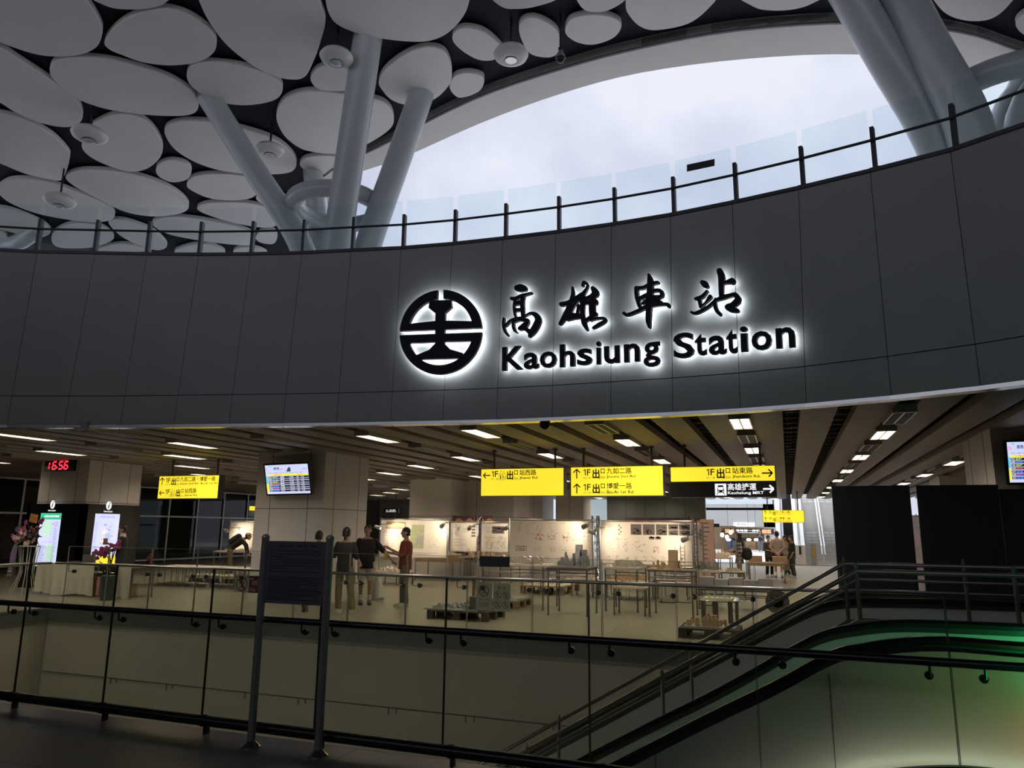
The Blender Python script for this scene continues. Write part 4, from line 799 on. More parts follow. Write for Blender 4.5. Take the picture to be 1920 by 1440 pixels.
LED = EM('clock_led_red', (1, .02, .04), 3.5)
a, b = Py(86, 884, 14.26), Py(143, 861, 14.26); t = thing('digital_clock', 'black digital clock with red digits on the left pillar', 'clock', (a.x, 14.26, a.z)); m_ = MB(); m_.bx(a.x, b.x, 14.2, 14.29, a.z, b.z); m_.build('case', BEZ, t)
fr = Fr((a.x, 14.2, a.z), (1, 0, 0), (0, 0, 1)); W, H = b.x - a.x, b.z - a.z; l = MB()
SEG = {'1': 'bc', '6': 'acdefg', '5': 'acdfg'}
def digit(ch, x, y, w_, h_, t_):
    sh = .12
    P = lambda a_, b_: (x + a_ * w_ + b_ * h_ * sh, y + b_ * h_)
    for s_ in SEG[ch]:
        q = {'a': ((.08, 1), (.92, 1)), 'g': ((.08, .5), (.92, .5)), 'd': ((.08, 0), (.92, 0)), 'b': ((1, .93), (1, .57)), 'c': ((1, .43), (1, .07)), 'e': ((0, .43), (0, .07)), 'f': ((0, .93), (0, .57))}[s_]
        fr.line(l, *P(*q[0]), *P(*q[1]), t_, .003)
for ch, x in (('1', .1), ('6', .28), ('5', .5), ('6', .68)): digit(ch, x * W - (.06 * W if ch == '1' else 0), .17 * H, .12 * W, .62 * H, .035 * W)
fr.ring(l, .455 * W, .3 * H, .016 * W, .016 * W, .003, 8); l.build('red_digits', LED, t, smooth=False)

# information kiosk wrapped round the clock pillar
t = thing('information_kiosk', 'black information kiosk with two lit screens around the left pillar', 'kiosk', (-17.7, 14.7, 0)); KX0, KX1, KY0, KY1 = -18.98, -16.95, 14.15, 15.95
b = MB(); b.bx(KX0, KX1, KY0, 14.28, 0, 2.15); b.bx(-17.08, KX1, KY0, KY1, 0, 2.15); b.bx(KX0, -18.87, KY0, KY1, 0, 2.15); b.build('cladding', BEZ, t)
MAPW = EM('map_pale', (.62, .66, .92), 1.0); MAPG = EM('map_green', (.05, .5, .28), 1); MAPM = EM('map_mint', (.5, .78, .6), 1); MAPL = EM('map_line', (.2, .26, .5), .8); MAPS = EM('map_sand', (.75, .68, .55), 1)
def kiosk_face(fr, W, H, kind):
    def add(nm, mat, fn): m_ = MB(); fn(m_); m_.build(nm, mat, t, smooth=False)
    add('screen', MAPW, lambda m_: fr.rect(m_, 0, 0, W, H, .004))
    rnd = random.Random(3 if kind else 5)
    if kind:
        add('screen_header', MAPG, lambda m_: fr.rect(m_, 0, .88 * H, W, .12 * H, .006)); add('map_area', MAPM, lambda m_: [fr.rect(m_, .18 * W, .58 * H, .4 * W, .26 * H, .006), fr.rect(m_, .5 * W, .1 * H, .3 * W, .32 * H, .006)])
        add('map_text', MAPL, lambda m_: [fr.rect(m_, .72 * W, (.1 + .025 * k) * H, rnd.uniform(.1, .22) * W, .008 * H, .008) for k in range(30)] + [fr.rect(m_, .1 * W, (.05 + .03 * k) * H, rnd.uniform(.2, .3) * W, .008 * H, .008) for k in range(12)] + [fr.rect(m_, .6 * W, .05 * H, .006 * W, .8 * H, .008), fr.rect(m_, 0, .45 * H, W, .004 * H, .008)])
        add('header_text', SWH, lambda m_: fr.text(m_, '高雄車站 捷運及周邊資訊圖', .2 * W, .92 * H, .04 * H, .7 * W, .02, .008)); add('map_pin', RE, lambda m_: fr.ring(m_, .66 * W, .8 * H, .03 * W, .03 * W, .009, 10))
    else:
        def plan(m_):
            for k in range(26): a = rnd.uniform(.3, .75); b_ = rnd.uniform(.3, .8); fr.rect(m_, a * W, b_ * H, rnd.uniform(.02, .09) * W, rnd.uniform(.006, .02) * H, .008)
            for k in range(18): fr.rect(m_, .05 * W, (.3 + .03 * k) * H, rnd.uniform(.05, .12) * W, .007 * H, .008)
            fr.text(m_, '高雄車站樓層平面圖', .2 * W, .925 * H, .03 * H, .6 * W, .01, .008); fr.rect(m_, .03 * W, .9 * H, .94 * W, .003 * H, .008)
        add('map_line', MAPL, plan); add('map_hall', MAPS, lambda m_: [fr.rect(m_, .36 * W, .45 * H, .1 * W, .2 * H, .006), fr.rect(m_, .36 * W, .62 * H, .2 * W, .05 * H, .006), fr.rect(m_, .36 * W, .43 * H, .16 * W, .05 * H, .006)])
        add('map_core', EM('map_core', (.4, .5, .75), 1), lambda m_: fr.rect(m_, .48 * W, .47 * H, .2 * W, .16 * H, .006)); add('map_pin', RE, lambda m_: fr.ring(m_, .74 * W, .56 * H, .025 * W, .025 * W, .009, 10)); add('yellow_footer', YEL, lambda m_: fr.rect(m_, 0, 0, W, .16 * H, .006))
def info_logo(fr, cx, cz):
    l = MB(); n = 20; fr.poly(l, [(cx + .085 * math.cos(2 * PI * k / n), cz + .11 * math.sin(2 * PI * k / n)) for k in range(n)], .004); l.build('information_symbol', SWH, t, smooth=False)
    l = MB(); fr.poly(l, [(cx - .03, cz - .075), (cx + .006, cz - .075), (cx + .026, cz + .03), (cx - .01, cz + .03)], .008); fr.ring(l, cx + .022, cz + .062, .019, .019, .008, 10); l.build('information_letter', INK, t, smooth=False)
    l = MB(); fr.text(l, 'Information', cx, cz - .175, .045, .27, .02, .004, True); l.build('information_caption', SWH, t, smooth=False)
fr = Fr((KX0, KY0, 0), (1, 0, 0), (0, 0, 1)); q0, q1 = Py(77.5, 962, KY0), Py(116, 962, KY0); f2 = Fr((q0.x, KY0, .55), (1, 0, 0), (0, 0, 1)); kiosk_face(f2, q1.x - q0.x, q0.z - .55, True); lp = Py(99, 946, KY0); info_logo(fr, lp.x - KX0, lp.z)
q0, q1 = Px(179, 963, KX1), Px(225, 964, KX1); f2 = Fr((KX1, q0.y, .6), (0, 1, 0), (0, 0, 1)); kiosk_face(f2, q1.y - q0.y, q0.z - .6, False); lp = Px(204, 948, KX1); info_logo(Fr((KX1, KY0, 0), (0, 1, 0), (0, 0, 1)), lp.y - KY0, lp.z)

# ================================================================== FRONT NOTICE BOARD
t = thing('notice_board', 'dark notice board on two steel posts in front of the railing', 'sign', (-3.77, 5.0, 0)); NY = 4.95
for (px, py, tx, ty) in ((471, 1383, 495, 1006), (597, 1398, 610, 1006)):
    x = Pz(px, py, 0).x * NY / Pz(px, py, 0).y; b = MB(); b.cyl((x, NY, .02), (x, NY, 1.545), .03, 20); b.lathe((x, NY, 1.545), [(.031, 0), (.033, .012), (.026, .028), (.008, .038)], 20); b.build('post', M('post_steel', (.40, .38, .36), .25, .35, noise=.08, scale=20), t)
    b = MB(); b.lathe((x, NY, 0), [(.075, 0), (.075, .008), (.045, .03), (.031, .045)], 24); b.build('base_flange', CHROME, t)
xa, xb = Pz(471, 1383, 0).x * NY / Pz(471, 1383, 0).y + .03, Pz(597, 1398, 0).x * NY / Pz(597, 1398, 0).y - .03
b = MB(); b.bx(xa, xb, NY - .01, NY + .012, 1.055, 1.53); b.build('panel', M('notice_glossy', (.22, .22, .235), .12, .25, coat=.3), t)
fr = Fr((xa, NY - .01, 1.055), (1, 0, 0), (0, 0, 1)); W = xb - xa; l = MB(); l2 = MB()
rnd = random.Random(12)
def glyph_row(y, x0, x1, h, gap):
    x = x0
    while x < x1 - h:
        for q in range(3): fr.rect(l, x + rnd.uniform(0, .2) * h, y + rnd.uniform(0, .8) * h, rnd.uniform(.4, .8) * h, .12 * h, .002, .001); fr.rect(l, x + rnd.uniform(.1, .7) * h, y + rnd.uniform(0, .2) * h, .12 * h, rnd.uniform(.5, .8) * h, .002, .001)
        x += h * gap if rnd.random() < .93 else h * gap * 1.8
glyph_row(.432, .11, .25, .016, 1.25); glyph_row(.432, .28, .38, .016, 1.25); glyph_row(.432, .41, .48, .016, 1.25)
for k in range(8): glyph_row(.395 - k * .0225, .03, .20 if k in (2, 6) else W - .03, .011, 1.3)
for k in range(11):
    x = .03; xe = W - rnd.uniform(.03, .06) if k not in (4, 9) else W * .6
    while x < xe: w_ = rnd.uniform(.01, .03); fr.rect(l, x, .195 - k * .0165, w_, .0055, .002, .001); x += w_ + .006
l.build('lettering', M('notice_ink', (.004, .004, .005), .6), t, smooth=False)

# ================================================================== FAR HALL: stairs, escalator, shop fronts
STAIR = M('stair_stone', (.62, .62, .60), .6, noise=.05, scale=3)
b = MB(); X0, X1 = Pz(1512, 1065, 0).x - .15, Pz(1620, 1065, 0).x + 2
for i in range(36): b.bx(X0, X1, 41.6 + i * .3, 41.6 + (i + 1) * .3 + .02, 0 if i < 1 else i * .165 - .05, (i + 1) * .165)
struct('stairs_far', b, STAIR)
wr = M('white_rail', (.85, .85, .86), .35)
def stair_rail(x, lab):
    t = thing('stair_handrail', lab, 'handrail', (x, 41.6, 0))
    for d in (-.07, .07):
        for h in (.55, .95): b = MB(); b.tube([(x + d, 41.3, h - .05), (x + d, 41.6, h + .05), (x + d, 52, h + .05 + 10.4 * .55)], .03, 8); b.build('rail', wr, t)
    for k in range(7): y = 41.7 + k * 1.6; b = MB(); b.cyl((x, y, (y - 41.6) * .55 + .0), (x, y, (y - 41.6) * .55 + 1.0), .03, 8); b.build('post', wr, t)
stair_rail(Pz(1551, 1063, 0).x, 'double white handrail running up the middle of the far stairs'); stair_rail(X0 + .12, 'double white handrail along the left side of the far stairs')
for k, (z, lab) in enumerate(((1.0, 'lower band of white notices on the far stair risers'), (3.4, 'upper band of white notices on the far stair risers'))):
    y = 41.6 + z / .55; nt_ = thing('stair_notices', lab, 'notice', (X0 + 1.4, y, z))
    for i in range(4):
        for j in range(7): xx = X0 + .35 + j * .32; yy = y + i * .3; q_ = int((yy - 41.6) / .3 + .001); r_ = q_ * .3 + 41.6; zz = (q_ + 1) * .165; b = MB(); b.bx(xx, xx + .26, r_ - .008, r_ - .001, zz - .13, zz - .03); b.build('notice_sheet', M('notice_white', (.85, .85, .85), .6), nt_)
t = thing('escalator', 'distant escalator with black steps and white sides beside the far stairs', 'escalator', (-.6, 41, 0)); ex0, ex1 = Pz(1468, 1047, 0).x - 1.35, 0; EXL, EXR = Py(1465, 1000, 43).x, Py(1497, 1000, 43).x
for x in (EXL, EXR):
    b = MB(); b.prism([(x - .25, 40.6, 0), (x - .25, 40.6, .95), (x - .25, 41.4, 1.0), (x - .25, 52, 7.0), (x - .25, 52, 5.0), (x - .25, 42.5, 0)], (.22 if x == EXL else .5, 0, 0)); b.build('side_panel', wr, t)
    b = MB(); b.tube([(x, 40.6, .5), (x, 40.55, .9), (x, 40.8, 1.02), (x, 41.4, 1.05), (x, 52, 7.05)], .05, 8); b.build('handrail', RUBBER, t)
b = MB()
for i in range(30): b.bx(EXL + .1, EXR - .1, 41.2 + i * .35, 41.2 + (i + 1) * .35, i * .2 - .3, i * .2 + .02)
b.build('step_band', M('escalator_steps', (.03, .03, .032), .5, noise=.3, scale=3), t)
b = MB(); b.bx(EXR + .5, EXR + .75, 40.6, 40.75, 0, 1.05); b.build('bollard', M('bollard_grey', (.4, .4, .38), .4), t); b = MB(); b.bx(EXR + .55, EXR + .7, 40.585, 40.6, .45, .8); b.build('yellow_label', M('label_yellow', (.6, .45, .05), .5), t)
# shop fronts across the hall
SHOPW = M('shop_wall', (.55, .56, .56), .4, noise=.03)
ysh = 68.0
def shp(px, py): return Py(px, py, ysh)
b = MB(); l, r_ = shp(1290, 966), shp(1452, 966); b.bx(l.x, r_.x, ysh, ysh + .3, shp(1380, 988).z, 4.6); b.bx(r_.x - .9, r_.x, ysh, ysh + .3, 0, 4.6); struct('wall_shopfront', b, SHOPW)
b = MB(); b.bx(shp(1250, 950).x, r_.x, ysh - 5.3, ysh - 5, 3.75, 5.6); struct('wall_hall_upper', b, M('hall_upper_panel', (.60, .66, .72), .4, noise=.03, scale=.4))
b = MB(); b.bx(l.x - 4, r_.x, ysh + 3, ysh + 3.3, 0, 4); b.bx(l.x - 4, r_.x, ysh, ysh + 3, 3.4, 3.6); struct('wall_shop_inner', b, M('shop_inner', (.62, .48, .32), .6, noise=.2, scale=.6))
t = thing('shop_banner', 'long black shop banner with orange chevrons across the far shop front', 'banner', shp(1390, 1000)); z0, z1 = shp(1390, 1001).z, shp(1390, 991).z
xa, xb = shp(1355, 996).x, shp(1451, 996).x; b = MB(); b.bx(xa, xb, ysh - .1, ysh - .02, z0, z1); b.build('panel', M('banner_black', (.03, .025, .025), .5), t)
fr = Fr((xa, ysh - .1, z0), (1, 0, 0), (0, 0, 1)); W, H = xb - xa, z1 - z0; b = MB(); fr.text(b, '高雄第一商街', W * .26, H * .42, H * .42, W * .48, .02); fr.rect(b, W * .3, H * .2, W * .4, H * .07); b.build('lettering', SWH, t, smooth=False)
b = MB()
for k in range(5):
    for sgn, x in ((1, .22), (-1, .78)):
        xx = (x - sgn * k * .035) * W; fr.line(b, xx - sgn * .02 * W, H * .85, xx, H * .5, .03 * W); fr.line(b, xx, H * .5, xx - sgn * .02 * W, H * .15, .03 * W)
b.build('chevrons', EM('chevron_orange', (.9, .4, .18), .8), t, smooth=False)
t = thing('shop_sign', 'white lit shop sign with a red dot above the black banner', 'sign', shp(1395, 985)); a, c = shp(1376, 987), shp(1415, 980); b = MB(); b.bx(a.x, c.x, ysh - .15, ysh - .02, a.z, c.z); b.build('panel', EM('shop_sign_white', (.9, .9, .9), .9), t)
fr = Fr((a.x, ysh - .15, a.z), (1, 0, 0), (0, 0, 1)); W, H = c.x - a.x, c.z - a.z; b = MB(); fr.ring(b, .22 * W, .55 * H, .2 * H, .2 * H); b.build('red_dot', RE, t, smooth=False); b = MB(); fr.text(b, '高雄車站', .32 * W, .4 * H, .32 * H, .36 * W, .01); b.build('lettering', INK, t, smooth=False)
SHL = EM('shop_lamp', (1, .85, .65), 3)
for k, px in enumerate((1404, 1418, 1439, 1366)): p = Py(px, 1012, ysh - .8); t = thing('shop_lamp', f'warm lit lamp inside the far shop, {ORD[k]} of four', 'lamp', p, 0, 'lamps inside the far shop'); b = MB(); b.ell(p, (.2, .15, .12)); b.build('globe', SHL, t); b = MB(); b.cyl(p + V((0, 0, .1)), (p.x, p.y, 3.9), .012, 6); b.build('stem', RUBBER, t)
for k, (p0, p1, col) in enumerate(((1366, 1392, (.16, .24, .4)), (1398, 1417, (.68, .48, .28)), (1421, 1436, (.7, .52, .33)), (1440, 1450, (.55, .4, .27)))):
    a, c = Py(p0, 1033, ysh + 2), Py(p1, 1014, ysh + 2); b = MB(); b.bx(a.x, c.x, ysh + 1.5, ysh + 2, 0, c.z); b.bx(a.x + .1, c.x - .1, ysh + 1.4, ysh + 1.5, .3, c.z - .2)
    tag(b.build('shop_counter', M('counter_%d' % k, col, .5, noise=.1)), ['blue', 'tan', 'light brown', 'brown'][k] + ' counter inside the far shop below the banner', 'counter', 'counters inside the far shop')
b = MB(); a, c = Py(1370, 1014, ysh + .1), Py(1425, 1009, ysh + .1); b.bx(a.x, c.x, ysh + .05, ysh + .15, a.z, c.z); b.bx(a.x, a.x + .1, ysh + .05, ysh + .15, 0, a.z); b.bx(c.x - .1, c.x, ysh + .05, ysh + .15, 0, a.z); tag(b.build('shop_fascia', BEZ), 'dark fascia strip under the black shop banner', 'sign')

# glass screen wall and pale openings at the back of the exhibition
b = MB(); a, c = Py(1138, 950, 33), Py(1323, 950, 33); b.bx(a.x, c.x, 33, 33.1, 0, 3.3); struct('wall_green_glass', b, GREEN)
j = MB()
for k in range(1, 5): x = a.x + (c.x - a.x) * k / 5; j.bx(x - .01, x + .01, 32.99, 33, 0, 3.3)
j.build('panel_joint', JOINT, bpy.data.objects['wall_green_glass'])
b = MB(); a, c = Py(1076, 950, 40), Py(1150, 950, 40); b.bx(a.x, c.x, 40.8, 41.0, 0, 3.3); struct('window_2', b, EM('daylit_panel', (.36, .44, .50), .9))
b = MB(); b.prism([(c.x - .9, 40.75, 0), (c.x - .5, 40.75, 0), (c.x + .1, 40.75, 3), (c.x - .2, 40.75, 3)], (0, .04, 0)); b.bx(a.x, c.x, 40.7, 40.75, 1.55, 1.65); b.build('window_frame', MUL, bpy.data.objects['window_2'])
b = MB(); a, c = Py(712, 950, 40.8), Py(770, 950, 40.8); b.bx(a.x, c.x, 40.9, 41.0, 0, 3.3); struct('window_3', b, M('glass_wall_grey', (.30, .33, .33), .2, noise=.3, scale=.6))
b = MB()
for k in range(5): x = a.x + (c.x - a.x) * k / 4; b.bx(x - .03, x + .03, 40.85, 40.9, 0, 3.3)
b.build('window_frame', MUL, bpy.data.objects['window_3'])
b = MB(); a, c = Py(922, 960, 38), Py(952, 960, 38); b.bx(a.x, c.x, 38, 38.1, 0, 2.9); struct('window_4', b, EM('daylit_panel_blue', (.25, .42, .48), .7))
b = MB(); a, c = Py(846, 960, 37.5), Py(924, 960, 37.5); b.bx(a.x, c.x, 37.5, 37.6, 0, 3.3); struct('wall_glass_partition', b, M('partition_green', (.16, .19, .17), .2, noise=.1))

# ================================================================== BLACK HOARDINGS
HB = M('hoarding_black', (.006, .007, .010), .75, noise=.2, scale=25)
def hoard(lab, p0, p1, y, top, mat):
    a, c = Py(p0[0], p0[1], y), Py(p1[0], p1[1], y); t = thing('hoarding_panel', lab, 'hoarding', ((a.x + c.x) / 2, y, 0), 0, 'black hoardings behind the escalators')
    b = MB(); b.bx(a.x, c.x, y, y + .05, .03, top); b.build('board', mat, t)
    for x in (a.x + .15, c.x - .15): f = MB(); f.bx(x - .03, x + .03, y + .05, y + .5, 0, .05); f.bx(x - .02, x + .02, y + .05, y + .09, .05, top - .2); f.prism([(x - .02, y + .48, .05), (x + .02, y + .48, .05), (x + .02, y + .09, 1.2), (x - .02, y + .09, 1.2)], (0, .03, .03)); f.build('stay', STEEL, t)
hoard('left black hoarding behind the escalator, beside the gap', (1559, 912), (1705, 912), 12.3, 2.33, HB)
hoard('right black hoarding behind the escalator, under the right pillar', (1718, 911), (1871, 910), 12.3, 2.33, HB)
a = Py(1872, 916, 12.6); t = thing('hoarding_panel', 'charcoal hoarding at the right edge beyond the two black ones', 'hoarding', (a.x + 1, 12.6, 0)); b = MB(); b.bx(a.x, a.x + 2.5, 12.6, 12.66, 0, 2.28); b.build('board', M('hoarding_charcoal', (.025, .026, .03), .6, noise=.1), t); b = MB(); b.bx(a.x, a.x + 2.5, 12.595, 12.6, 1.68, 1.685); b.build('panel_joint', JOINT, t)
a = Py(1708, 960, 15); t = thing('banner_stand', 'slim roll-up banner showing through the gap between the black hoardings', 'banner', (a.x, 15, 0)); b = MB(); b.bx(a.x - .12, a.x + .28, 15, 15.01, .1, 1.95); b.build('sheet', M('banner_lilac', (.45, .40, .46), .6, noise=.3, scale=3), t); b = MB(); b.bx(a.x - .14, a.x + .3, 14.95, 15.08, 0, .1); b.cyl((a.x + .08, 15.03, .1), (a.x + .08, 15.03, 1.97), .012); b.build('stand', STEEL, t)

# ================================================================== EXHIBITION
PAPER = M('poster_paper', (.80, .76, .70), .75, noise=.02); POLE = M('truss_pole', (.55, .55, .54), .3, .9); GREYINK = M('print_grey', (.45, .42, .40), .8); DARKINK = M('print_dark', (.16, .14, .14), .8); REDINK = M('print_red', (.55, .25, .2), .8); GRNINK = M('print_green', (.45, .52, .33), .8); BRNINK = M('print_brown', (.38, .25, .18), .8); SANDINK = M('print_sand', (.7, .58, .38), .8)
def poster(lab, pl, pr, y, ztop, zbot, draw, poles=(1, 1), dark=False):
    xa, xb = Py(pl, 1010, y).x, Py(pr, 1010, y).x; t = thing('poster_board', lab, 'poster board', ((xa + xb) / 2, y, 0))
    b = MB(); b.bx(xa, xb, y - .015, y + .015, zbot, ztop); b.build('sheet', PAPER, t)
    f = MB(); f.cyl((xa, y, ztop + .03), (xb, y, ztop + .03), .018, 8); f.build('top_rail', POLE, t); f = MB(); f.cyl((xa, y, zbot - .02), (xb, y, zbot - .02), .012, 8); f.build('bottom_rail', POLE, t)
    for k, x in enumerate((xa - .03, xb + .03)):
        if poles[k]: q = MB(); q.cyl((x, y, .01), (x, y, ztop + .08), .022, 10); q.box((x, y, .006), (.16, .3, .012)); q.build('pole', POLE, t)
    fr = Fr((xa, y - .015, zbot), (1, 0, 0), (0, 0, 1)); W, H = xb - xa, ztop - zbot; rnd = random.Random(lab); parts = {}
    def g(nm): return parts.setdefault(nm, MB())
    draw(fr, W, H, g, rnd)
    MM = dict(grey=GREYINK, dark=DARKINK, red=REDINK, green=GRNINK, brown=BRNINK, sand=SANDINK, blue=M('print_blue', (.3, .38, .45), .8))
    for nm, m_ in parts.items(): m_.build(nm + '_drawing', MM[nm], t, smooth=False)
    return t
def marks(fr, mb, x, y, w, h, n, rnd, s=.02):
    for _ in range(int(n * 1.6)): fr.rect(mb, x + rnd.random() * w, y + rnd.random() * h, rnd.uniform(.3, 1.4) * s, rnd.uniform(.1, .5) * s, .003, .001)
def lines(fr, mb, x, y, w, h, n, rnd, t=.006):
    for _ in range(int(n * 1.5)):
        a, b_ = x + rnd.random() * w, y + rnd.random() * h; th = rnd.choice((.3, .3, 1.9, -.6)); r_ = rnd.uniform(.1, .35) * min(w, h); fr.line(mb, a, b_, min(max(a + r_ * math.cos(th), x), x + w), min(max(b_ + r_ * math.sin(th), y), y + h), t * 1.4, .0035)
def textrows(fr, mb, x, y, w, n, gap, rnd):
    for k in range(n): fr.rect(mb, x, y + k * gap, w * rnd.uniform(.6, 1), gap * .3, .003, .001)
def d_park(fr, W, H, g, r):
    fr.rect(g('brown'), .08 * W, .76 * H, .3 * W, .2 * H, .003, .001); fr.poly(g('sand'), [(.09 * W, .88 * H), (.16 * W, .9 * H), (.24 * W, .94 * H), (.37 * W, .9 * H), (.37 * W, .79 * H), (.09 * W, .8 * H)], .005)
    for i in range(5):
        for j in range(3): marks(fr, g('dark'), (.08 + .028 * i) * W, (.56 + .06 * j) * H, .01 * W, .03 * H, 3, r, .03)
    fr.ring(g('grey'), .14 * W, .46 * H, .06 * H, .012 * H, .003, 18); lines(fr, g('grey'), .24 * W, .36 * H, .13 * W, .3 * H, 14, r); lines(fr, g('brown'), .08 * W, .2 * H, .14 * W, .16 * H, 8, r, .012); textrows(fr, g('grey'), .08 * W, .05 * H, .85 * W, 3, .03 * H, r)
    fr.poly(g('green'), [(.44 * W, .24 * H), (.66 * W, .22 * H), (.665 * W, .87 * H), (.48 * W, .88 * H), (.455 * W, .6 * H)], .003); fr.poly(g('grey'), [(.54 * W, .36 * H), (.655 * W, .32 * H), (.65 * W, .58 * H), (.55 * W, .55 * H)], .005); lines(fr, g('sand'), .45 * W, .25 * H, .2 * W, .6 * H, 16, r, .012)
    marks(fr, g('green'), .72 * W, .22 * H, .24 * W, .6 * H, 60, r, .03); marks(fr, g('sand'), .72 * W, .22 * H, .24 * W, .6 * H, 60, r, .03); lines(fr, g('grey'), .4 * W, .9 * H, .25 * W, .08 * H, 5, r)
def d_small(fr, W, H, g, r):
    fr.rect(g('blue'), .25 * W, .72 * H, .1 * W, .1 * H, .003, .001); lines(fr, g('grey'), .04 * W, .52 * H, .34 * W, .4 * H, 14, r, .01); marks(fr, g('grey'), .4 * W, .66 * H, .3 * W, .14 * H, 16, r, .04)
    for j in range(4): fr.rect(g('dark'), .8 * W, (.5 + .11 * j) * H, .15 * W, .07 * H, .003, .001)
    for j in range(3): textrows(fr, g('grey'), .1 * W, (.18 + .1 * j) * H, .6 * W, 2, .03 * H, r)
    for x in (.12, .7): fr.ring(g('sand'), x * W, .05 * H, .06 * H, .06 * H, .003, 14)
def d_map(fr, W, H, g, r):
    fr.rect(g('dark'), .4 * W, .64 * H, .46 * W, .26 * H, .003, .001); marks(fr, g('grey'), .42 * W, .66 * H, .4 * W, .2 * H, 14, r, .08); marks(fr, g('grey'), .1 * W, .66 * H, .24 * W, .24 * H, 14, r, .04)
    lines(fr, g('grey'), .12 * W, .08 * H, .8 * W, .46 * H, 40, r, .008); lines(fr, g('green'), .3 * W, .08 * H, .5 * W, .3 * H, 8, r, .012); fr.line(g('sand'), .2 * W, .1 * H, .34 * W, .54 * H, .03, .004)
def d_plan(fr, W, H, g, r):
    for x in (.09, .19): marks(fr, g('grey'), x * W, .68 * H, .04 * W, .24 * H, 12, r, .03)
    for x in (.28, .46, .66, .76): lines(fr, g('grey'), x * W, .52 * H, .13 * W, .36 * H, 10, r, .008)
    for x in (.3, .62): lines(fr, g('red'), (x + .02) * W, .52 * H, .1 * W, .2 * H, 9, r, .014)
    lines(fr, g('dark'), .47 * W, .56 * H, .1 * W, .1 * H, 14, r, .012)
    for i in range(9):
        for j in range(3): fr.rect(g('dark'), (.075 + .016 * i) * W, (.28 + .045 * j) * H, .01 * W, r.uniform(.015, .035) * H, .003, .001)
    for x in (.28, .46, .6): lines(fr, g('grey'), x * W, .26 * H, .12 * W, .14 * H, 12, r, .007)
    for x in (.89, .94):
        for j in range(4): marks(fr, g('grey'), x * W, (.5 + .1 * j) * H, .025 * W, .06 * H, 6, r, .03)
    for x in (.1, .26, .42, .58, .74): textrows(fr, g('grey'), x * W, .06 * H, .08 * W, 3, .035 * H, r)
    for x in (.11, .28, .46, .63): textrows(fr, g('grey'), x * W, .94 * H, .06 * W, 1, .03 * H, r)
def d_night(fr, W, H, g, r):
    for k, (x, w_, y0, h_) in enumerate(((.34, .12, .70, .25), (.475, .13, .70, .25), (.62, .12, .70, .25), (.755, .105, .83, .12), (.87, .115, .83, .12), (.755, .105, .7, .12), (.87, .115, .7, .12), (.54, .06, .6, .06), (.61, .06, .6, .06))):
        fr.rect(g('dark'), x * W, y0 * H, w_ * W, h_ * H, .003, .001); marks(fr, g('sand'), (x + .02) * W, (y0 + .02) * H, (w_ - .05) * W, h_ * .3 * H, 5, r, .05); marks(fr, g('brown'), (x + .01) * W, (y0 + .02) * H, (w_ - .04) * W, h_ * .6 * H, 6, r, .05)
    for k in range(5): fr.rect(g('dark'), (.2 + .02 * (k % 2)) * W, (.7 + .05 * k) * H, .016 * W, .03 * H, .003, .001)
    for x in (.08, .16, .24): marks(fr, g('grey'), x * W, .3 * H, .05 * W, .32 * H, 12, r, .04)
    lines(fr, g('grey'), .36 * W, .3 * H, .14 * W, .26 * H, 14, r, .008); lines(fr, g('red'), .58 * W, .3 * H, .07 * W, .13 * H, 14, r, .012); lines(fr, g('brown'), .8 * W, .3 * H, .08 * W, .14 * H, 12, r, .01)
    for k in range(9): marks(fr, g('grey'), (.06 + .1 * k) * W, .05 * H, .04 * W, .16 * H, 9, r, .035)
    fr.rect(g('brown'), 0, 0, W, .025 * H, .003, .001); textrows(fr, g('grey'), .08 * W, .88 * H, .07 * W, 2, .04 * H, r)
zb = lambda px, py, y: Py(px, py, y).z
poster('wide poster board with a green park map behind the red-shirted man', 714, 838, 20.6, zb(776, 975.5, 20.6), zb(776, 1044, 20.6), d_park)
poster('narrow poster board with two sand-coloured dots, right of the park map', 845, 894, 20.9, zb(868, 980, 20.9), zb(868, 1033, 20.9), d_small, (0, 1))
poster('narrow poster board with a dark photograph above a street map', 903, 953, 20.8, zb(928, 981.5, 20.8), zb(928, 1034, 20.8), d_map, (0, 0))
poster('wide poster board with red plan drawings in the middle of the exhibition', 956.5, 1110, 19.2, zb(1034, 977, 19.2), zb(1034, 1056, 19.2), d_plan)
poster('wide poster board with a row of dark night photographs', 1127, 1297, 19.4, zb(1210, 979, 19.4), zb(1210, 1060, 19.4), d_night)
poster('poster board behind the bent-over visitor left of the screen pillar', 431, 485, 21.9, zb(458, 979, 21.9), zb(458, 1030, 21.9), d_small, (1, 0))
poster('slim poster sheet between the night photographs and the pink banner', 1302, 1316, 20.6, zb(1308, 985, 20.6), zb(1308, 1058, 20.6), d_small, (0, 1))
a, c = Py(1316, 1060, 23.2), Py(1337, 974, 23.2); t = thing('banner_stand', 'tall pinkish banner with printed lines left of the hanging bulbs', 'banner', ((a.x + c.x) / 2, 23.2, 0)); b = MB(); b.bx(a.x, c.x, 23.2, 23.22, .3, c.z); b.build('sheet', M('banner_pink', (.72, .50, .42), .7, noise=.1, scale=2), t); fr = Fr((a.x, 23.2, .3), (1, 0, 0), (0, 0, 1)); b = MB(); rnd = random.Random(4)
for k in range(9): fr.rect(b, .06, .5 + .13 * k, rnd.uniform(.1, .22), .03); fr.ring(b, .04, .52 + .13 * k, .02, .02, .004, 8)
b.build('lettering', DARKINK, t, smooth=False); b = MB(); b.bx(a.x - .05, c.x + .05, 23.15, 23.3, 0, .05); b.cyl((a.x, 23.23, 0), (a.x, 23.23, c.z), .015); b.cyl((c.x, 23.23, 0), (c.x, 23.23, c.z), .015); b.build('stand', STEEL, t)
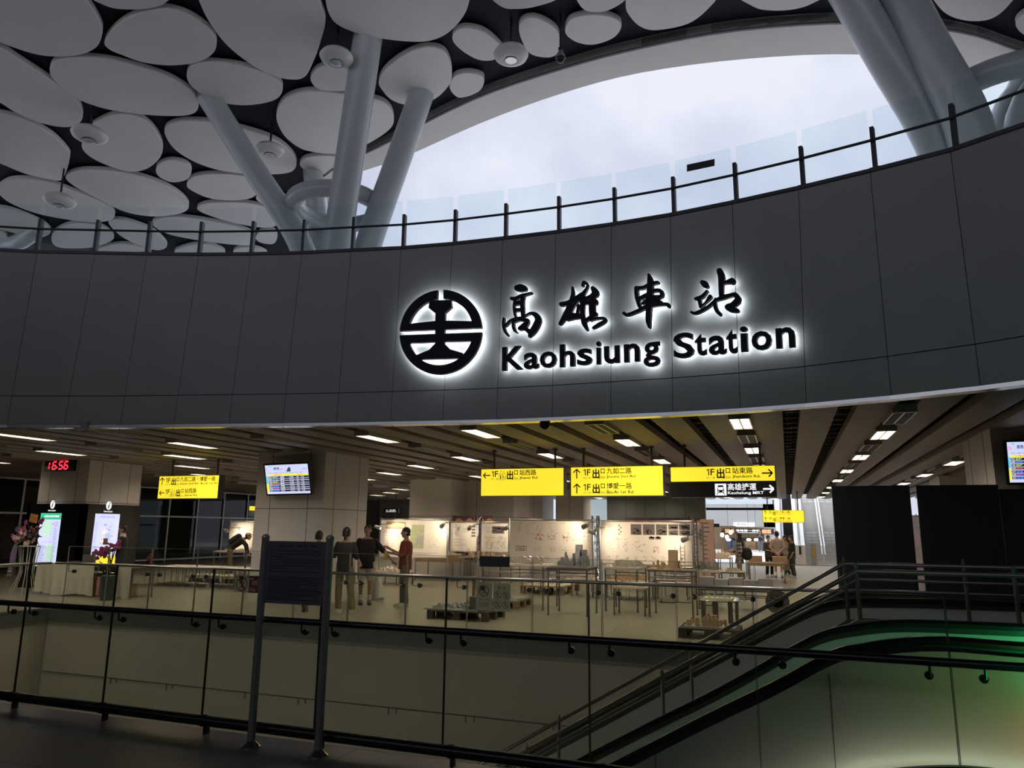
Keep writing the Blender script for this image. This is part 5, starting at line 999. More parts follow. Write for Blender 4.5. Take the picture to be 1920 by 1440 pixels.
# dark mural band hung behind the boards
for k, (p0, p1, lab) in enumerate(((848, 888, 'dark purple mural panel with an orange glow above the narrow poster boards, left one'), (890, 922, 'dark purple mural panel with an orange glow above the narrow poster boards, right one'), (1172, 1320, 'long dark purple mural panel above the night photograph poster'))):
    y = 22.75 if k < 2 else 24.0; a, c = Py(p0, 979, y), Py(p1, 967 if k < 2 else 971, y); t = thing('mural_panel', lab, 'mural', ((a.x + c.x) / 2, y, 0)); b = MB(); b.bx(a.x, c.x, y, y + .03, .6, c.z); b.build('sheet', M('mural_purple', (.10, .05, .075), .6, noise=.5, scale=3), t)
    f = MB(); fr = Fr((a.x, y, c.z - .28), (1, 0, 0), (0, 0, 1)); rnd = random.Random(k)
    for q in range(2 if k < 2 else 6): x0 = (q + .2) * (c.x - a.x) / (2 if k < 2 else 6); fr.poly(f, [(x0, .02), (x0 + .28, .02), (x0 + .3, .12), (x0 + .2, .2), (x0 + .1, .19), (x0 + .02, .1)])
    f.build('orange_shapes', M('mural_orange', (.55, .28, .17), .6, noise=.4, scale=12), t, smooth=False); f = MB(); f.cyl((a.x + .05, y + .05, 0), (a.x + .05, y + .05, c.z), .02); f.cyl((c.x - .05, y + .05, 0), (c.x - .05, y + .05, c.z), .02); f.build('pole', POLE, t)
# lattice truss posts between the boards
for px, y, lab in ((897.5, 21.2, 'lattice truss post between the two narrow poster boards'), (1117, 19.75, 'bright lattice truss post between the two wide poster boards'), (1300, 19.85, 'lattice truss post right of the night photographs')):
    x = Py(px, 1010, y).x; t = thing('truss_post', lab, 'post', (x, y, 0)); H = 2.0
    for dx, dy in ((-.09, 0), (.09, 0), (0, .15)): b = MB(); b.cyl((x + dx, y + dy, 0), (x + dx, y + dy, H), .02, 8); b.build('chord', CHROME, t)
    b = MB()
    for k in range(10): z = k * .2; b.cyl((x - .09, y, z), (x + .09, y, z + .2), .008, 6); b.cyl((x + .09, y, z), (x, y + .15, z + .2), .008, 6); b.cyl((x, y + .15, z), (x - .09, y, z + .2), .008, 6)
    b.build('lacing', CHROME, t)
# clip spotlights on the boards
SPOT = EM('spot_lamp', (1, .86, .66), 30)
def spot(px, py, y, aim, lab, en=55, dy=.62):
    p = Py(px, py, y); t = thing('clip_spotlight', lab, 'spotlight', p, 0, 'clip spotlights over the poster boards'); q = Py(*aim, y + .6); d = (q - p).normalized()
    b = MB(); b.cyl(p - d * .12, p + d * .06, .045, 12, .065); b.build('shade', M('spot_grey', (.3, .3, .3), .35, .5), t); l = MB(); l.ell(p + d * .045, (.045, .045, .045), 10, 6); l.build('bulb', SPOT, t)
    a = MB(); a.tube([p - d * .1, p + V((.08, .1, .1)), p + V((.12, dy + .03, .12))], .012, 6); a.build('arm', DSTEEL, t)
    la = bpy.data.lights.new('spot_beam', 'SPOT'); la.energy = en * .62; la.color = (1, .8, .55); la.spot_size = 2.4; la.spot_blend = .8; la.shadow_soft_size = .05; lo = bpy.data.objects.new('spot_beam', la); COL.objects.link(lo); lo.parent = t; lo.rotation_euler = d.to_track_quat('-Z', 'Y').to_euler(); lo.location = d * .1
spot(709, 989, 20.0, (760, 1010), 'bright clip spotlight at the left end of the park map board')
spot(829, 986, 20.0, (800, 1010), 'clip spotlight at the right end of the park map board')
spot(880, 990, 20.2, (868, 1008), 'small clip spotlight over the board with sand-coloured dots', 25, .7)
spot(950, 990, 20.1, (925, 1008), 'clip spotlight over the street map board', 25, .7)
spot(1096, 987, 18.6, (1040, 1012), 'clip spotlight at the upper right of the red plan board', 70)
spot(1112, 998, 18.7, (1180, 1018), 'clip spotlight on the bright truss post', 60, .72)
spot(1283, 1012, 18.6, (1230, 1025), 'clip spotlight at the lower right of the night photographs', 70, .8)
spot(424, 995, 21.2, (455, 1008), 'bright clip spotlight left of the poster behind the bent-over visitor')
# string of bare bulbs
BULB = EM('bare_bulb', (1, .82, .55), 14)
pts = []
for k, (px, py) in enumerate(((1320, 997), (1328, 1000.5), (1335, 1004), (1354, 1003), (1363, 1007), (1370, 998))):
    p = Py(px, py, 23.75); t = thing('bare_bulb', f'glowing bare bulb, {ORD[k]} from the pink banner', 'bulb', p, 0, 'bare bulbs strung right of the pink banner'); b = MB(); b.ell(p, (.055, .055, .065), 12, 8); b.build('globe', BULB, t); b = MB(); b.cyl(p + V((0, 0, .06)), p + V((0, 0, .13)), .022, 8); b.cyl(p + V((0, 0, .13)), (p.x, p.y, Py(1345, 987, 23.5).z), .006, 6); b.build('socket', RUBBER, t); pts.append(p)
x0, x1 = pts[0].x - .08, pts[-1].x + .15; zt = Py(1345, 987, 23.5).z
t = thing('lamp_frame', 'thin metal frame carrying the bare bulbs', 'frame', (x0, 23.7, 0)); b = MB(); b.cyl((x0, 23.75, zt), (x1, 23.75, zt), .015, 8); b.build('bar', STEEL, t)
for x in (x0, x1): b = MB(); b.cyl((x, 23.75, 0), (x, 23.75, zt), .018, 8); b.build('pole', STEEL, t)
b = MB(); q = Py(1340, 985, 23.75); b.box(q + V((0, 0, 0)), (.28, .2, .1)); b.build('black_box', RUBBER, t)

# tables with models
TOPW = M('table_top_pale', (.66, .58, .47), .5, noise=.08, scale=4); TOPD = M('table_top_dark', (.14, .11, .09), .5, noise=.1); CARD = M('cardboard', (.46, .33, .21), .8, noise=.08, scale=4); LEGM = M('table_leg_steel', (.30, .28, .26), .35, .8)
MODW = M('model_white', (.74, .69, .60), .7, noise=.05, scale=20); MODG = M('model_grey', (.34, .34, .34), .7, noise=.1, scale=20); MODB = M('model_wood', (.58, .42, .26), .7, noise=.1, scale=15); WOODP = M('pallet_wood', (.33, .23, .15), .8, noise=.25, scale=5); DPAL = M('pallet_dark', (.07, .06, .055), .8, noise=.2)
def table(lab, x0, x1, y0, d, h, top=TOPW, thick=.03, skirt=None, legs=((0, 0), (1, 0), (0, 1), (1, 1)), rail=False):
    t = thing('exhibition_table', lab, 'table', ((x0 + x1) / 2, y0 + d / 2, 0)); b = MB(); b.bx(x0 - .03, x1 + .03, y0 - .03, y0 + d + .03, h - thick, h); b.build('table_top', top, t)
    for u, v_ in legs: x, y = x0 + (x1 - x0) * u, y0 + d * v_; b = MB(); b.cyl((x, y, .02), (x, y, h - thick), .017, 10); b.cyl((x, y, 0), (x, y, .02), .026, 10); b.build('leg', LEGM, t)
    if rail: b = MB(); b.cyl((x0, y0, h - .14), (x1, y0, h - .14), .012, 8); b.cyl((x0, y0 + d, h - .14), (x1, y0 + d, h - .14), .012, 8); b.build('cross_rail', LEGM, t)
    if skirt: b = MB(); b.bx(x0 - .02, x1 + .02, y0 - .02, y0 + d + .02, h - thick - skirt, h - thick); b.build('apron', CARD, t)
    return t
def model(lab, x, y, z, w, d, n, hm, mat=MODW, base=MODW, seed=1, tower=0):
    t = thing('architectural_model', lab, 'model', (x, y, z)); b = MB(); b.bx(x - w / 2, x + w / 2, y - d / 2, y + d / 2, z, z + .02); b.build('base', base, t); rnd = random.Random(seed); b = MB()
    for k in range(n):
        px, py = x + rnd.uniform(-.42, .42) * w, y + rnd.uniform(-.4, .4) * d; s_ = rnd.uniform(.04, .11) * min(w, 1.2); hh = rnd.uniform(.2, 1) * hm
        b.box((px, py, z + .02 + hh / 2), (s_, s_ * rnd.uniform(.6, 1.2), hh), rnd.choice((0, 0, .3)))
        if rnd.random() < .4: b.prism([(px - s_ / 2, py - s_ / 2, z + .02 + hh), (px + s_ / 2, py - s_ / 2, z + .02 + hh), (px, py - s_ / 2, z + .02 + hh + s_ * .5)], (0, s_, 0))
    b.build('buildings', mat, t)
    for k in range(tower): b = MB(); hh = .34 + .1 * k; xx = x + w * (.3 - .12 * k); b.bx(xx - .06, xx + .06, y - .06, y + .06, z + .02, z + hh); [b.bx(xx - .065, xx + .065, y - .065, y + .065, z + .05 + q * .05, z + .06 + q * .05) for q in range(int(hh / .05) - 1)]; b.build('tower', MODG if k == 0 else WHITE, t)
    return t
def fx(px, py): p = Pz(px, py, 0); return p.x, p.y
def tab(lab, f0, f1, d, h, **k):
    (xa, ya), (xb, yb) = fx(*f0), fx(*f1); y = (ya + yb) / 2; s0, s1 = xa * y / ya, xb * y / yb; table(lab, s0, s1, y, d, h, **k); return (s0 + s1) / 2, y + d / 2, h, s1 - s0, d
A = tab('pale table on thin legs in front of the red plan board', (905, 1136), (1018, 1147), 1.0, .88, rail=True)
model('row of small white house models on the table before the red plan board', A[0], A[1], A[2], A[3] * .95, .8, 46, .13, seed=2)
A = tab('dark-topped table with grey building models and a tower', (1028, 1153), (1101, 1157), .75, .90, top=TOPD, thick=.05, rail=True)
model('grey building model with a black and white tower on the dark-topped table', A[0], A[1], A[2], A[3] * .98, .6, 26, .26, MODG, MODG, 5, 2)
A = tab('table with crowded white models right of the bright truss post', (1136, 1147), (1196, 1147), 1.0, .86, rail=True)
model('crowded white model town on the table right of the bright truss post', A[0], A[1], A[2], A[3] * 1.05, .9, 70, .12, seed=8)
A = tab('dark-framed table with a tan tower model under the night photographs', (1219, 1157), (1300, 1160), .7, .88, top=TOPD, rail=True)
model('tan tower model on the dark-framed table', A[0] - .15, A[1], A[2], A[3] * .8, .55, 16, .16, MODB, MODB, 11, 0)
t = thing('architectural_model', 'tall tan slab tower next to a ladder-like frame on the dark-framed table', 'model', (A[0] + .05, A[1] - .1, A[2])); b = MB(); x, y, z = A[0] + .05, A[1] - .1, A[2] + .02; b.bx(x - .1, x + .06, y - .1, y + .1, z, z + .36); b.build('tower', MODB, t); b = MB()
for dx in (.12, .2): b.bx(x + dx, x + dx + .012, y, y + .012, z, z + .46)
for k in range(6): b.bx(x + .12, x + .212, y, y + .012, z + .05 + k * .07, z + .06 + k * .07)
b.build('ladder_frame', MODB, t)
A = tab('low pale bench table with models beneath the crowded white town', (1152, 1153), (1210, 1155), .45, .53)
model('low brown and white model on the pale bench table', A[0], A[1], A[2], A[3] * .9, .38, 20, .1, MODB, MODW, 14)
A = tab('cardboard-sided table behind the red-shirted man', (778, 1088), (848, 1089), .9, .80, top=CARD, skirt=.2)
model('white terrain model on the cardboard-sided table', A[0], A[1], A[2], A[3] * .9, .7, 30, .1, seed=21)
A = tab('long table under the two narrow poster boards', (862, 1090), (958, 1092), .8, .74, rail=True)
model('brown model with a long ramp on the table under the narrow boards', A[0], A[1], A[2], A[3] * .9, .8, 26, .14, MODB, MODW, 22)
A = tab('table with white models left of the screen pillar beside the bent-over visitor', (398, 1075), (478, 1076.5), .5, .74)
model('white model landscape beside the bent-over visitor', A[0], A[1], A[2], A[3] * .95, .42, 34, .1, seed=25)
A = tab('table behind the plaid-shirted woman carrying cardboard boxes', (1405, 1091), (1472, 1092), .8, .62, top=CARD, skirt=.08)
for k, (dx, lab) in enumerate(((-.35, 'left cardboard box on the table behind the plaid-shirted woman'), (.42, 'right cardboard box on the table behind the plaid-shirted woman'))): b = MB(); b.bx(A[0] + dx - .22, A[0] + dx + .22, A[1] - .2, A[1] + .2, A[2], A[2] + .2); tag(b.build('cardboard_box', CARD), lab, 'box', 'boxes behind the plaid-shirted woman')
A = tab('table cluttered with small models under the bare bulbs', (1325, 1098), (1371, 1098), .9, .82)
model('cluttered pink and white model under the bare bulbs', A[0], A[1], A[2], A[3] * .95, .8, 60, .16, seed=31)
A = tab('table with grey and white blocks in front of the bare bulbs', (1305, 1118), (1350, 1119), .8, .62)
model('grey and white block model in front of the bare bulbs', A[0], A[1], A[2], A[3] * .95, .7, 24, .24, MODG, MODW, 33)
A = tab('table between the night photographs and the plaid-shirted woman', (1336, 1108), (1395, 1108), .6, .5, top=TOPD)
model('flat white model with pins beside the plaid-shirted woman', A[0], A[1], A[2], A[3] * .9, .6, 30, .09, seed=35)
# round glass table and long bench with boxes in front
x, y = fx(1347, 1178); zt = Py(1347, 1122, y + .3).z; t = thing('exhibition_table', 'round glass table on clustered grey legs near the far glass railing', 'table', (x, y + .3, 0)); b = MB(); b.lathe((x, y + .3, zt - .02), [(.46, 0), (.47, .01), (.46, .02)], 40); b.build('table_top', M('glass_top', (.40, .42, .38), .12, noise=.02, coat=.5), t)
for k in range(7): a = .9 * k; b = MB(); b.cyl((x + .3 * math.cos(a), y + .3 + .25 * math.sin(a), 0), (x + .3 * math.cos(a), y + .3 + .25 * math.sin(a), zt - .02), .03, 10); b.build('leg', LEGM, t)
model('little white model pieces on the round glass table', x, y + .3, zt, .5, .4, 16, .05, seed=41)
xa, ya = fx(1312, 1142); xb, yb = fx(1458, 1140); A = (xa + xb) / 2, (ya + yb) / 2
table('long low shelf bench with grey panel boxes near the far glass railing', xa, xb, ya, .5, .42, top=M('bench_dark', (.10, .09, .08), .5), thick=.03, rail=True)
for k in range(5):
    w_ = (xb - xa) / 5.2; x = xa + w_ * (k + .55); b = MB(); b.bx(x - w_ * .47, x + w_ * .47, ya + .05, ya + .42, .42, .42 + (.2 if k % 2 else .24)); tag(b.build('panel_box', M('panel_box_grey', (.40, .38, .37), .6, noise=.05)), f'grey panel box on the long low bench, {ORD[k]} from the left', 'box', 'grey panel boxes on the long low bench')
p = fx(1454, 1152); t = thing('cable_reel', 'round dark reel standing on the floor at the right end of the low bench', 'reel', (p[0], p[1], 0)); c = V((p[0] + .05, p[1], .24)); b = MB(); b.cyl(c, c + V((0, .02, 0)), .23, 28); b.cyl(c + V((0, .12, 0)), c + V((0, .14, 0)), .23, 28); b.build('flange', M('reel_dark', (.07, .065, .06), .5), t); b = MB(); b.cyl(c, c + V((0, .13, 0)), .12, 20); b.build('hub', DSTEEL, t)
A = tab('low white table of models in front of the dark-topped table', (1072, 1118), (1112, 1119), .5, .42)
model('low white model village in front of the dark-topped table', A[0], A[1], A[2], A[3] * .97, .42, 40, .12, seed=61)
A = tab('low table of wooden models between the truss post and the tan tower', (1122, 1124), (1212, 1125), .9, .40, top=TOPD)
model('wooden model blocks on the low table left of the tan tower', A[0], A[1], A[2], A[3] * .95, .8, 60, .16, MODB, MODW, 63)
A = tab('small low table of white models between the two visitors and the park map', (696, 1096), (748, 1096), .8, .36)
model('small white model on the low table before the park map', A[0], A[1], A[2], A[3] * .95, .65, 34, .08, seed=65)
A = tab('low table with upright grey boards under the dark-framed table', (1228, 1124), (1290, 1125), .4, .45, top=TOPD)
model('upright grey and white board model under the dark-framed table', A[0], A[1], A[2], A[3] * .95, .34, 26, .3, MODG, MODW, 67)
A = tab('long pale table between the plaid-shirted person and the bare bulbs', (1348, 1080), (1400, 1080), .9, .78)
model('pink and white paper model under the pink banner', A[0], A[1], A[2], A[3] * .95, .75, 50, .2, M('model_pink', (.66, .48, .42), .7, noise=.2, scale=9), MODW, 69)
# sled-base stools
def stool(px, py, lab):
    x, y = fx(px, py); t = thing('sled_stool', lab, 'stool', (x, y, 0), 0, 'chrome stools under the exhibition tables'); b = MB(); b.rbox((x, y + .17, .43), (.36, .34, .03), .04); b.build('seat', TOPW, t)
    for s_ in (-.16, .16): b = MB(); b.tube([(x + s_, y, .415), (x + s_, y, .03), (x + s_, y + .02, .012), (x + s_, y + .32, .012), (x + s_, y + .34, .03), (x + s_, y + .34, .415)], .011, 8); b.build('leg', CHROME, t)
    b = MB(); b.cyl((x - .16, y + .02, .012), (x + .16, y + .02, .012), .011, 8); b.build('cross_bar', CHROME, t)
for k, q in enumerate(((1146, 1126), (1187, 1127), (1250, 1131), (1281, 1131), (1328, 1136), (1364, 1130))): stool(*q, f'chrome sled stool under the tables, {ORD[k]} from the bright truss post')
# pallets
def pallet(lab, x0, x1, y0, y1, h, mat, deck=5):
    t = thing('pallet', lab, 'pallet', ((x0 + x1) / 2, (y0 + y1) / 2, 0)); n = deck
    for k in range(n): yy = y0 + (y1 - y0) * k / n; b = MB(); b.bx(x0, x1, yy, yy + (y1 - y0) / n * .8, h - .025, h); b.build('deck_board', mat, t)
    for k in range(3):
        xx = x0 + (x1 - x0 - .12) * k / 2
        for q in range(3): yy = y0 + (y1 - y0 - .12) * q / 2; b = MB(); b.bx(xx, xx + .12, yy, yy + .12, .0, h - .025); b.build('block', mat, t)
a, c = fx(800, 1160), fx(925, 1163); pallet('dark pallet with pebble-like models in front of the red-shirted man', a[0], c[0], a[1], a[1] + .9, .16, DPAL)
model('grey pebble-like model spread over the dark pallet', (a[0] + c[0]) / 2 - .15, a[1] + .42, .16, (c[0] - a[0]) * .9, .75, 60, .06, MODG, MODG, 51)
b = MB(); q = Pz(880, 1146, .2); b.bx(q.x - .13, q.x + .13, a[1] + .05, a[1] + .2, .24, .42); tag(b.build('grey_box', M('grey_box', (.12, .12, .115), .6)), 'small dark grey box standing on the dark pallet', 'box')
a, c = fx(975, 1113), fx(1062, 1115); pallet('light wooden pallet stack behind the warning stickers', a[0], c[0], a[1], a[1] + 1.6, .2, WOODP, 7); model('low white model on the light wooden pallet stack', (a[0] + c[0]) / 2, a[1] + .8, .2, (c[0] - a[0]) * .9, 1.3, 40, .1, seed=53)
a, c = fx(905, 1138), fx(997, 1134); pallet('brown pallet carrying white sheets beside the warning stickers', a[0], c[0], a[1], a[1] + .9, .14, WOODP); b = MB(); b.bx(a[0] + .05, c[0] - .05, a[1] + .05, a[1] + .8, .14, .19); tag(b.build('paper_sheets', PAPER), 'white sheets lying on the brown pallet', 'sheets')
a, c = fx(1272, 1196), fx(1392, 1192); pallet('dark platform with cut notches along its edge near the far railing', a[0], c[0], a[1], a[1] + .8, .15, DPAL); model('small wooden model blocks on the notched dark platform', (a[0] + c[0]) / 2, a[1] + .4, .15, (c[0] - a[0]) * .85, .6, 22, .16, MODB, MODG, 57)
# yellow notice stand, cone, plaque and stickers on the far glass
x, y = fx(888, 1130); t = thing('side_table', 'small yellow-topped stand left of the warning stickers', 'table', (x, y, 0)); b = MB(); b.box((x, y, .55), (.4, .3, .025)); b.build('table_top', M('yellow_top', (.75, .62, .18), .5, noise=.05), t); b = MB(); b.bx(x - .03, x + .03, y - .03, y + .03, .02, .54); b.box((x, y, .01), (.3, .25, .02)); b.build('post', WOODP, t)
x, y = fx(701, 1073); t = thing('traffic_cone', 'small orange cone on the low table right of the black-shirted man', 'cone', (x, y, .0)); b = MB(); b.lathe((x, y, 0), [(.11, 0), (.11, .02), (.06, .03), (.05, .15), (.022, .38), (.015, .40)], 16); b.build('body', M('cone_orange', (.55, .2, .08), .5, noise=.05), t); b = MB(); b.lathe((x, y, 0), [(.046, .19), (.034, .27)], 16); b.build('white_band', WHITE, t)
def on_glass(px, py): return Py(px, py, YF - .026)
a, c = on_glass(900, 1062), on_glass(956, 1045); b = MB(); b.bx(a.x, c.x, YF - .05, YF - .021, a.z, c.z + .01); tag(b.build('plaque', M('plaque_dark_green', (.035, .05, .045), .4, noise=.1)), 'dark green plaque on top of the far glass railing', 'plaque')
def prohibit(fr, l, x, y, r, kind):
    fr.ring(l, x, y, r, r * .14, .003, 24); fr.line(l, x - .66 * r, y + .66 * r, x + .66 * r, y - .66 * r, r * .12, .003)
    fr.ring(l, x - .1 * r, y + .5 * r, .15 * r, .15 * r, .003, 10); fr.line(l, x - .08 * r, y + .32 * r, x + .05 * r, y - .2 * r, .22 * r, .003)
    for q in ((.05, -.2, .4, -.6), (.05, -.2, -.3, -.6), (-.05, .25, .4, .1), (-.05, .25, -.42, .15)) if kind % 2 else ((.05, -.2, .5, -.3), (.5, -.3, .45, -.65), (-.05, .25, .35, .5), (.05, -.2, -.45, -.5)): fr.line(l, x + q[0] * r, y + q[1] * r, x + q[2] * r, y + q[3] * r, .14 * r, .003)
def frosted(nm, c):
    a = M(nm, c, .6, noise=.03); n = a.node_tree; b_ = n.nodes['Principled BSDF']; o_ = n.nodes['Material Output']; tl = n.nodes.new('ShaderNodeBsdfTranslucent'); tl.inputs['Color'].default_value = (*c, 1); mx = n.nodes.new('ShaderNodeMixShader'); mx.inputs[0].default_value = .6
    n.links.new(b_.outputs[0], mx.inputs[1]); n.links.new(tl.outputs[0], mx.inputs[2]); n.links.new(mx.outputs[0], o_.inputs[0]); return a
STK = frosted('sticker_frost', (.62, .64, .58)); SINK = M('sticker_ink', (.13, .12, .11), .7)
a, c = on_glass(892, 1144), on_glass(923, 1093); t = thing('warning_sticker', 'frosted warning sticker with one large no-climbing symbol on the far glass', 'sticker', a, 0, 'frosted warning stickers on the far glass'); fr = Fr((a.x, YF - .024, a.z), (1, 0, 0), (0, 0, 1)); W, H = c.x - a.x, c.z - a.z; b = MB(); fr.rect(b, 0, 0, W, H, 0, .002); b.build('sheet', STK, t); l = MB(); prohibit(fr, l, W / 2, H * .7, W * .31, 0); fr.text(l, '請勿攀爬', W / 2, H * .36, H * .06, W * .66, .01, .003, True); [fr.rect(l, W * (.2 + .03 * k), H * (.27 - .06 * k), W * (.6 - .06 * k), H * .018, .003, .001) for k in range(3)]; l.build('printing', SINK, t, smooth=False)
a, c = on_glass(924, 1146), on_glass(957, 1094); t = thing('warning_sticker', 'frosted warning sticker with four small symbols on the far glass', 'sticker', a, 0, 'frosted warning stickers on the far glass'); fr = Fr((a.x, YF - .024, a.z), (1, 0, 0), (0, 0, 1)); W, H = c.x - a.x, c.z - a.z; b = MB(); fr.rect(b, 0, 0, W, H, 0, .002); b.build('sheet', STK, t); l = MB()
for k, (x, y) in enumerate(((.27, .57), (.74, .57), (.27, .24), (.74, .24))): prohibit(fr, l, x * W, y * H, W * .2, k)
fr.text(l, '禁 止', W / 2, H * .78, H * .11, W * .5, .01, .003, True); l.build('printing', SINK, t, smooth=False)
a, c = on_glass(439, 1110), on_glass(500, 1080); t = thing('prohibition_sign', 'white and maroon prohibition sign on the far glass, half behind the notice board', 'sign', a); fr = Fr((a.x, YF - .024, a.z), (1, 0, 0), (0, 0, 1)); W, H = c.x - a.x, c.z - a.z; b = MB(); fr.rect(b, 0, 0, W, H, 0, .004); b.build('panel', frosted('sign_pale', (.66, .64, .6)), t); b = MB(); fr.rect(b, W * .46, 0, W * .54, H * .97, .004, .003); b.build('maroon_field', M('sign_maroon', (.14, .02, .035), .5), t)
b = MB(); prohibit(fr, b, W * .225, H * .48, H * .42, 1); b.build('no_crossing_symbol', M('sign_maroon_ink', (.10, .015, .03), .5), t, smooth=False); b = MB(); fr.text(b, '禁止', W * .54, H * .45, H * .45, W * .42, .0, .007); fr.text(b, 'No Crossing', W * .51, H * .08, H * .22, W * .8, 0, .007) if False else fr.text(b, 'No', W * .51, H * .08, H * .24, W * .17, 0, .007); b.build('lettering', M('sign_pale_text', (.62, .55, .55), .5), t, smooth=False)

# ================================================================== INFORMATION DESK AND FLOWERS
CLOTH = M('tablecloth_white', (.72, .69, .62), .8, noise=.03)
dy = 12.95; xa, xc = Py(70, 1080, dy).x, Py(245, 1080, dy).x
for_y = lambda px, y: Py(px, 1080, y).x
dy = dy; DH = .70
t = thing('reception_table', 'long table in front of the information kiosk, under a white cloth', 'table', ((xa + xc) / 2, dy + .4, 0)); b = MB(); b.bx(xa, xc, dy + .03, dy + .75, DH - .03, DH); b.build('table_top', TOPW, t)
for u in (0.02, .98):
    for v_ in (.1, .7): x = xa + (xc - xa) * u; b = MB(); b.cyl((x, dy + v_, 0), (x, dy + v_, DH - .03), .018, 8); b.build('leg', LEGM, t)
def skirt(x0, x1, y, z0, z1, n, amp, seed):
    r = random.Random(seed); b = MB(); rings = []
    for k in range(7):
        z = z1 + (z0 - z1) * k / 6; row = []
        for i in range(n + 1):
            u = i / n; fold = math.sin(u * n * .9) * amp * (k / 6) + math.sin(u * 23 + seed) * amp * .6 * (k / 6); row.append(V((x0 + (x1 - x0) * u, y - .02 - fold, z + (.03 * math.sin(u * 9 + seed) if k == 6 else 0))))
        rings.append(row)
    b.loft(rings, closed=False); return b
b = skirt(xa - .03, xa + (xc - xa) * .62, dy, .04, DH + .012, 46, .035, 1); b2 = MB(); b2.bx(xa - .03, xc + .03, dy - .02, dy + .78, DH + .002, DH + .012); b.add(b2.v, b2.f); sk = skirt(xa + (xc - xa) * .86, xc + .03, dy, .02, DH + .012, 14, .03, 5); b.add(sk.v, sk.f)
o = b.build('tablecloth', CLOTH); tag(o, 'white cloth hanging in folds over the table before the kiosk', 'tablecloth')
for k, (px, w_, h_, lab) in enumerate(((184, .34, .42, 'open cardboard box on the floor under the reception table, left of the green bucket'), (224, .5, .3, 'low cardboard box on the floor under the reception table, right of the green bucket'))):
    x = for_y(px, dy + .3); b = MB(); b.bx(x - w_ / 2, x + w_ / 2, dy + .25, dy + .6, 0, h_); b.prism([(x - w_ / 2, dy + .25, h_), (x + w_ / 2, dy + .25, h_), (x + w_ / 2, dy + .15, h_ - .08), (x - w_ / 2, dy + .15, h_ - .08)], (0, 0, .006)); tag(b.build('cardboard_box', CARD), lab, 'box')
b = MB(); b.bx(xc - .75, xc - .45, dy + .1, dy + .4, DH + .012, DH + .02); tag(b.build('brochures', M('brochure', (.75, .7, .55), .6, noise=.2)), 'stack of pale brochures at the right end of the reception table', 'brochures')
b = MB(); b.rbox((xa + .75, dy + .3, DH + .04), (.3, .2, .06), .02); tag(b.build('black_bag', RUBBER), 'small black bag lying on the left part of the reception table', 'bag')
q = Px(196, 1053, KX1 + .3); t = thing('chair', 'dark chair back standing behind the reception table', 'chair', (for_y(163, 13.9), 13.9, 0)); x, y = for_y(163, 13.9), 13.9; b = MB(); b.rbox((x, y, .72), (.42, .04, .34), .015); b.build('backrest', M('chair_grey', (.12, .12, .12), .6, noise=.1), t); b = MB(); b.rbox((x, y + .22, .45), (.42, .42, .04), .015); b.build('seat', MATS['chair_grey'], t)
for dx in (-.18, .18):
    for dy_ in (.03, .4): b = MB(); b.cyl((x + dx, y + dy_, 0), (x + dx, y + dy_, .44 if dy_ > .1 else .85), .013, 8); b.build('leg', STEEL, t)
PET = [M('petal_pink', (.62, .30, .36), .6), M('petal_purple', (.22, .08, .24), .6), M('petal_cream', (.75, .65, .52), .6), M('petal_magenta', (.36, .05, .17), .6)]
LEAF = M('leaf_dark', (.03, .045, .022), .5, noise=.3, scale=20); VIO = M('ribbon_violet', (.30, .22, .42), .5)
def blossom(b, c, r, rnd):
    for k in range(5): a = k * 1.257 + rnd.random(); b.ell(V(c) + V((math.cos(a) * r * .6, -.3 * r, math.sin(a) * r * .6)), (r * .55, r * .3, r * .55), 7, 4)
def leaf(b, p, d, L, w_):
    p, d = V(p), V(d).normalized(); s = d.cross(V((0, 1, .2))).normalized() * w_; b.add([p, p + d * L * .5 + s + V((0, 0, L * .1)), p + d * L, p + d * L * .5 - s + V((0, 0, L * .1))], [(0, 1, 2, 3)])
# standing bouquet
y = 13.0; x = Py(57, 1000, y).x + .04; t = thing('flower_stand', 'tall standing bouquet with a violet ribbon at the left end of the reception table', 'flowers', (x, y, 0)); zc = Py(57, 1005, y).z; zr = Py(57, 1024, y).z; rnd = random.Random(9)
for k in range(8): a = 2 * PI * k / 8; b = MB(); b.tube([(x + .22 * math.cos(a), y + .22 * math.sin(a), zr), (x + .14 * math.cos(a), y + .14 * math.sin(a), zr * .45), (x + .3 * math.cos(a), y + .3 * math.sin(a), 0)], .009, 6); b.build('leg', M('stand_white', (.7, .68, .65), .4), t)
b = MB(); b.tube([(x + .22 * math.cos(a), y + .22 * math.sin(a), zr) for a in [2 * PI * k / 24 for k in range(24)]], .012, 6, True); b.build('basket_ring', MATS['stand_white'], t)
for nm, mt, n, r_ in (('pink_flowers', PET[0], 16, .06), ('purple_flowers', PET[1], 22, .055), ('cream_flowers', PET[2], 20, .045), ('magenta_flowers', PET[3], 10, .055)):
    b = MB()
    for k in range(n):
        a, q_ = rnd.uniform(0, 2 * PI), rnd.random() ** .6; up = {'magenta_flowers': .28, 'cream_flowers': -.06}.get(nm, .05); xo = .12 if nm == 'magenta_flowers' else -.06
        blossom(b, (x + xo + math.cos(a) * .3 * q_, y - .1 + math.sin(a) * .22 * q_, zc + up + rnd.uniform(-.16, .14)), r_, rnd)
    b.build(nm, mt, t)
b = MB(); [leaf(b, (x, y, zc - .05), (rnd.uniform(-1, 1.2), rnd.uniform(-.6, .2), rnd.uniform(-.5, .7)), rnd.uniform(.3, .5), .035) for k in range(46)]; b.ell((x, y, zc), (.2, .15, .14), 12, 8); b.build('leaves', LEAF, t, smooth=False)
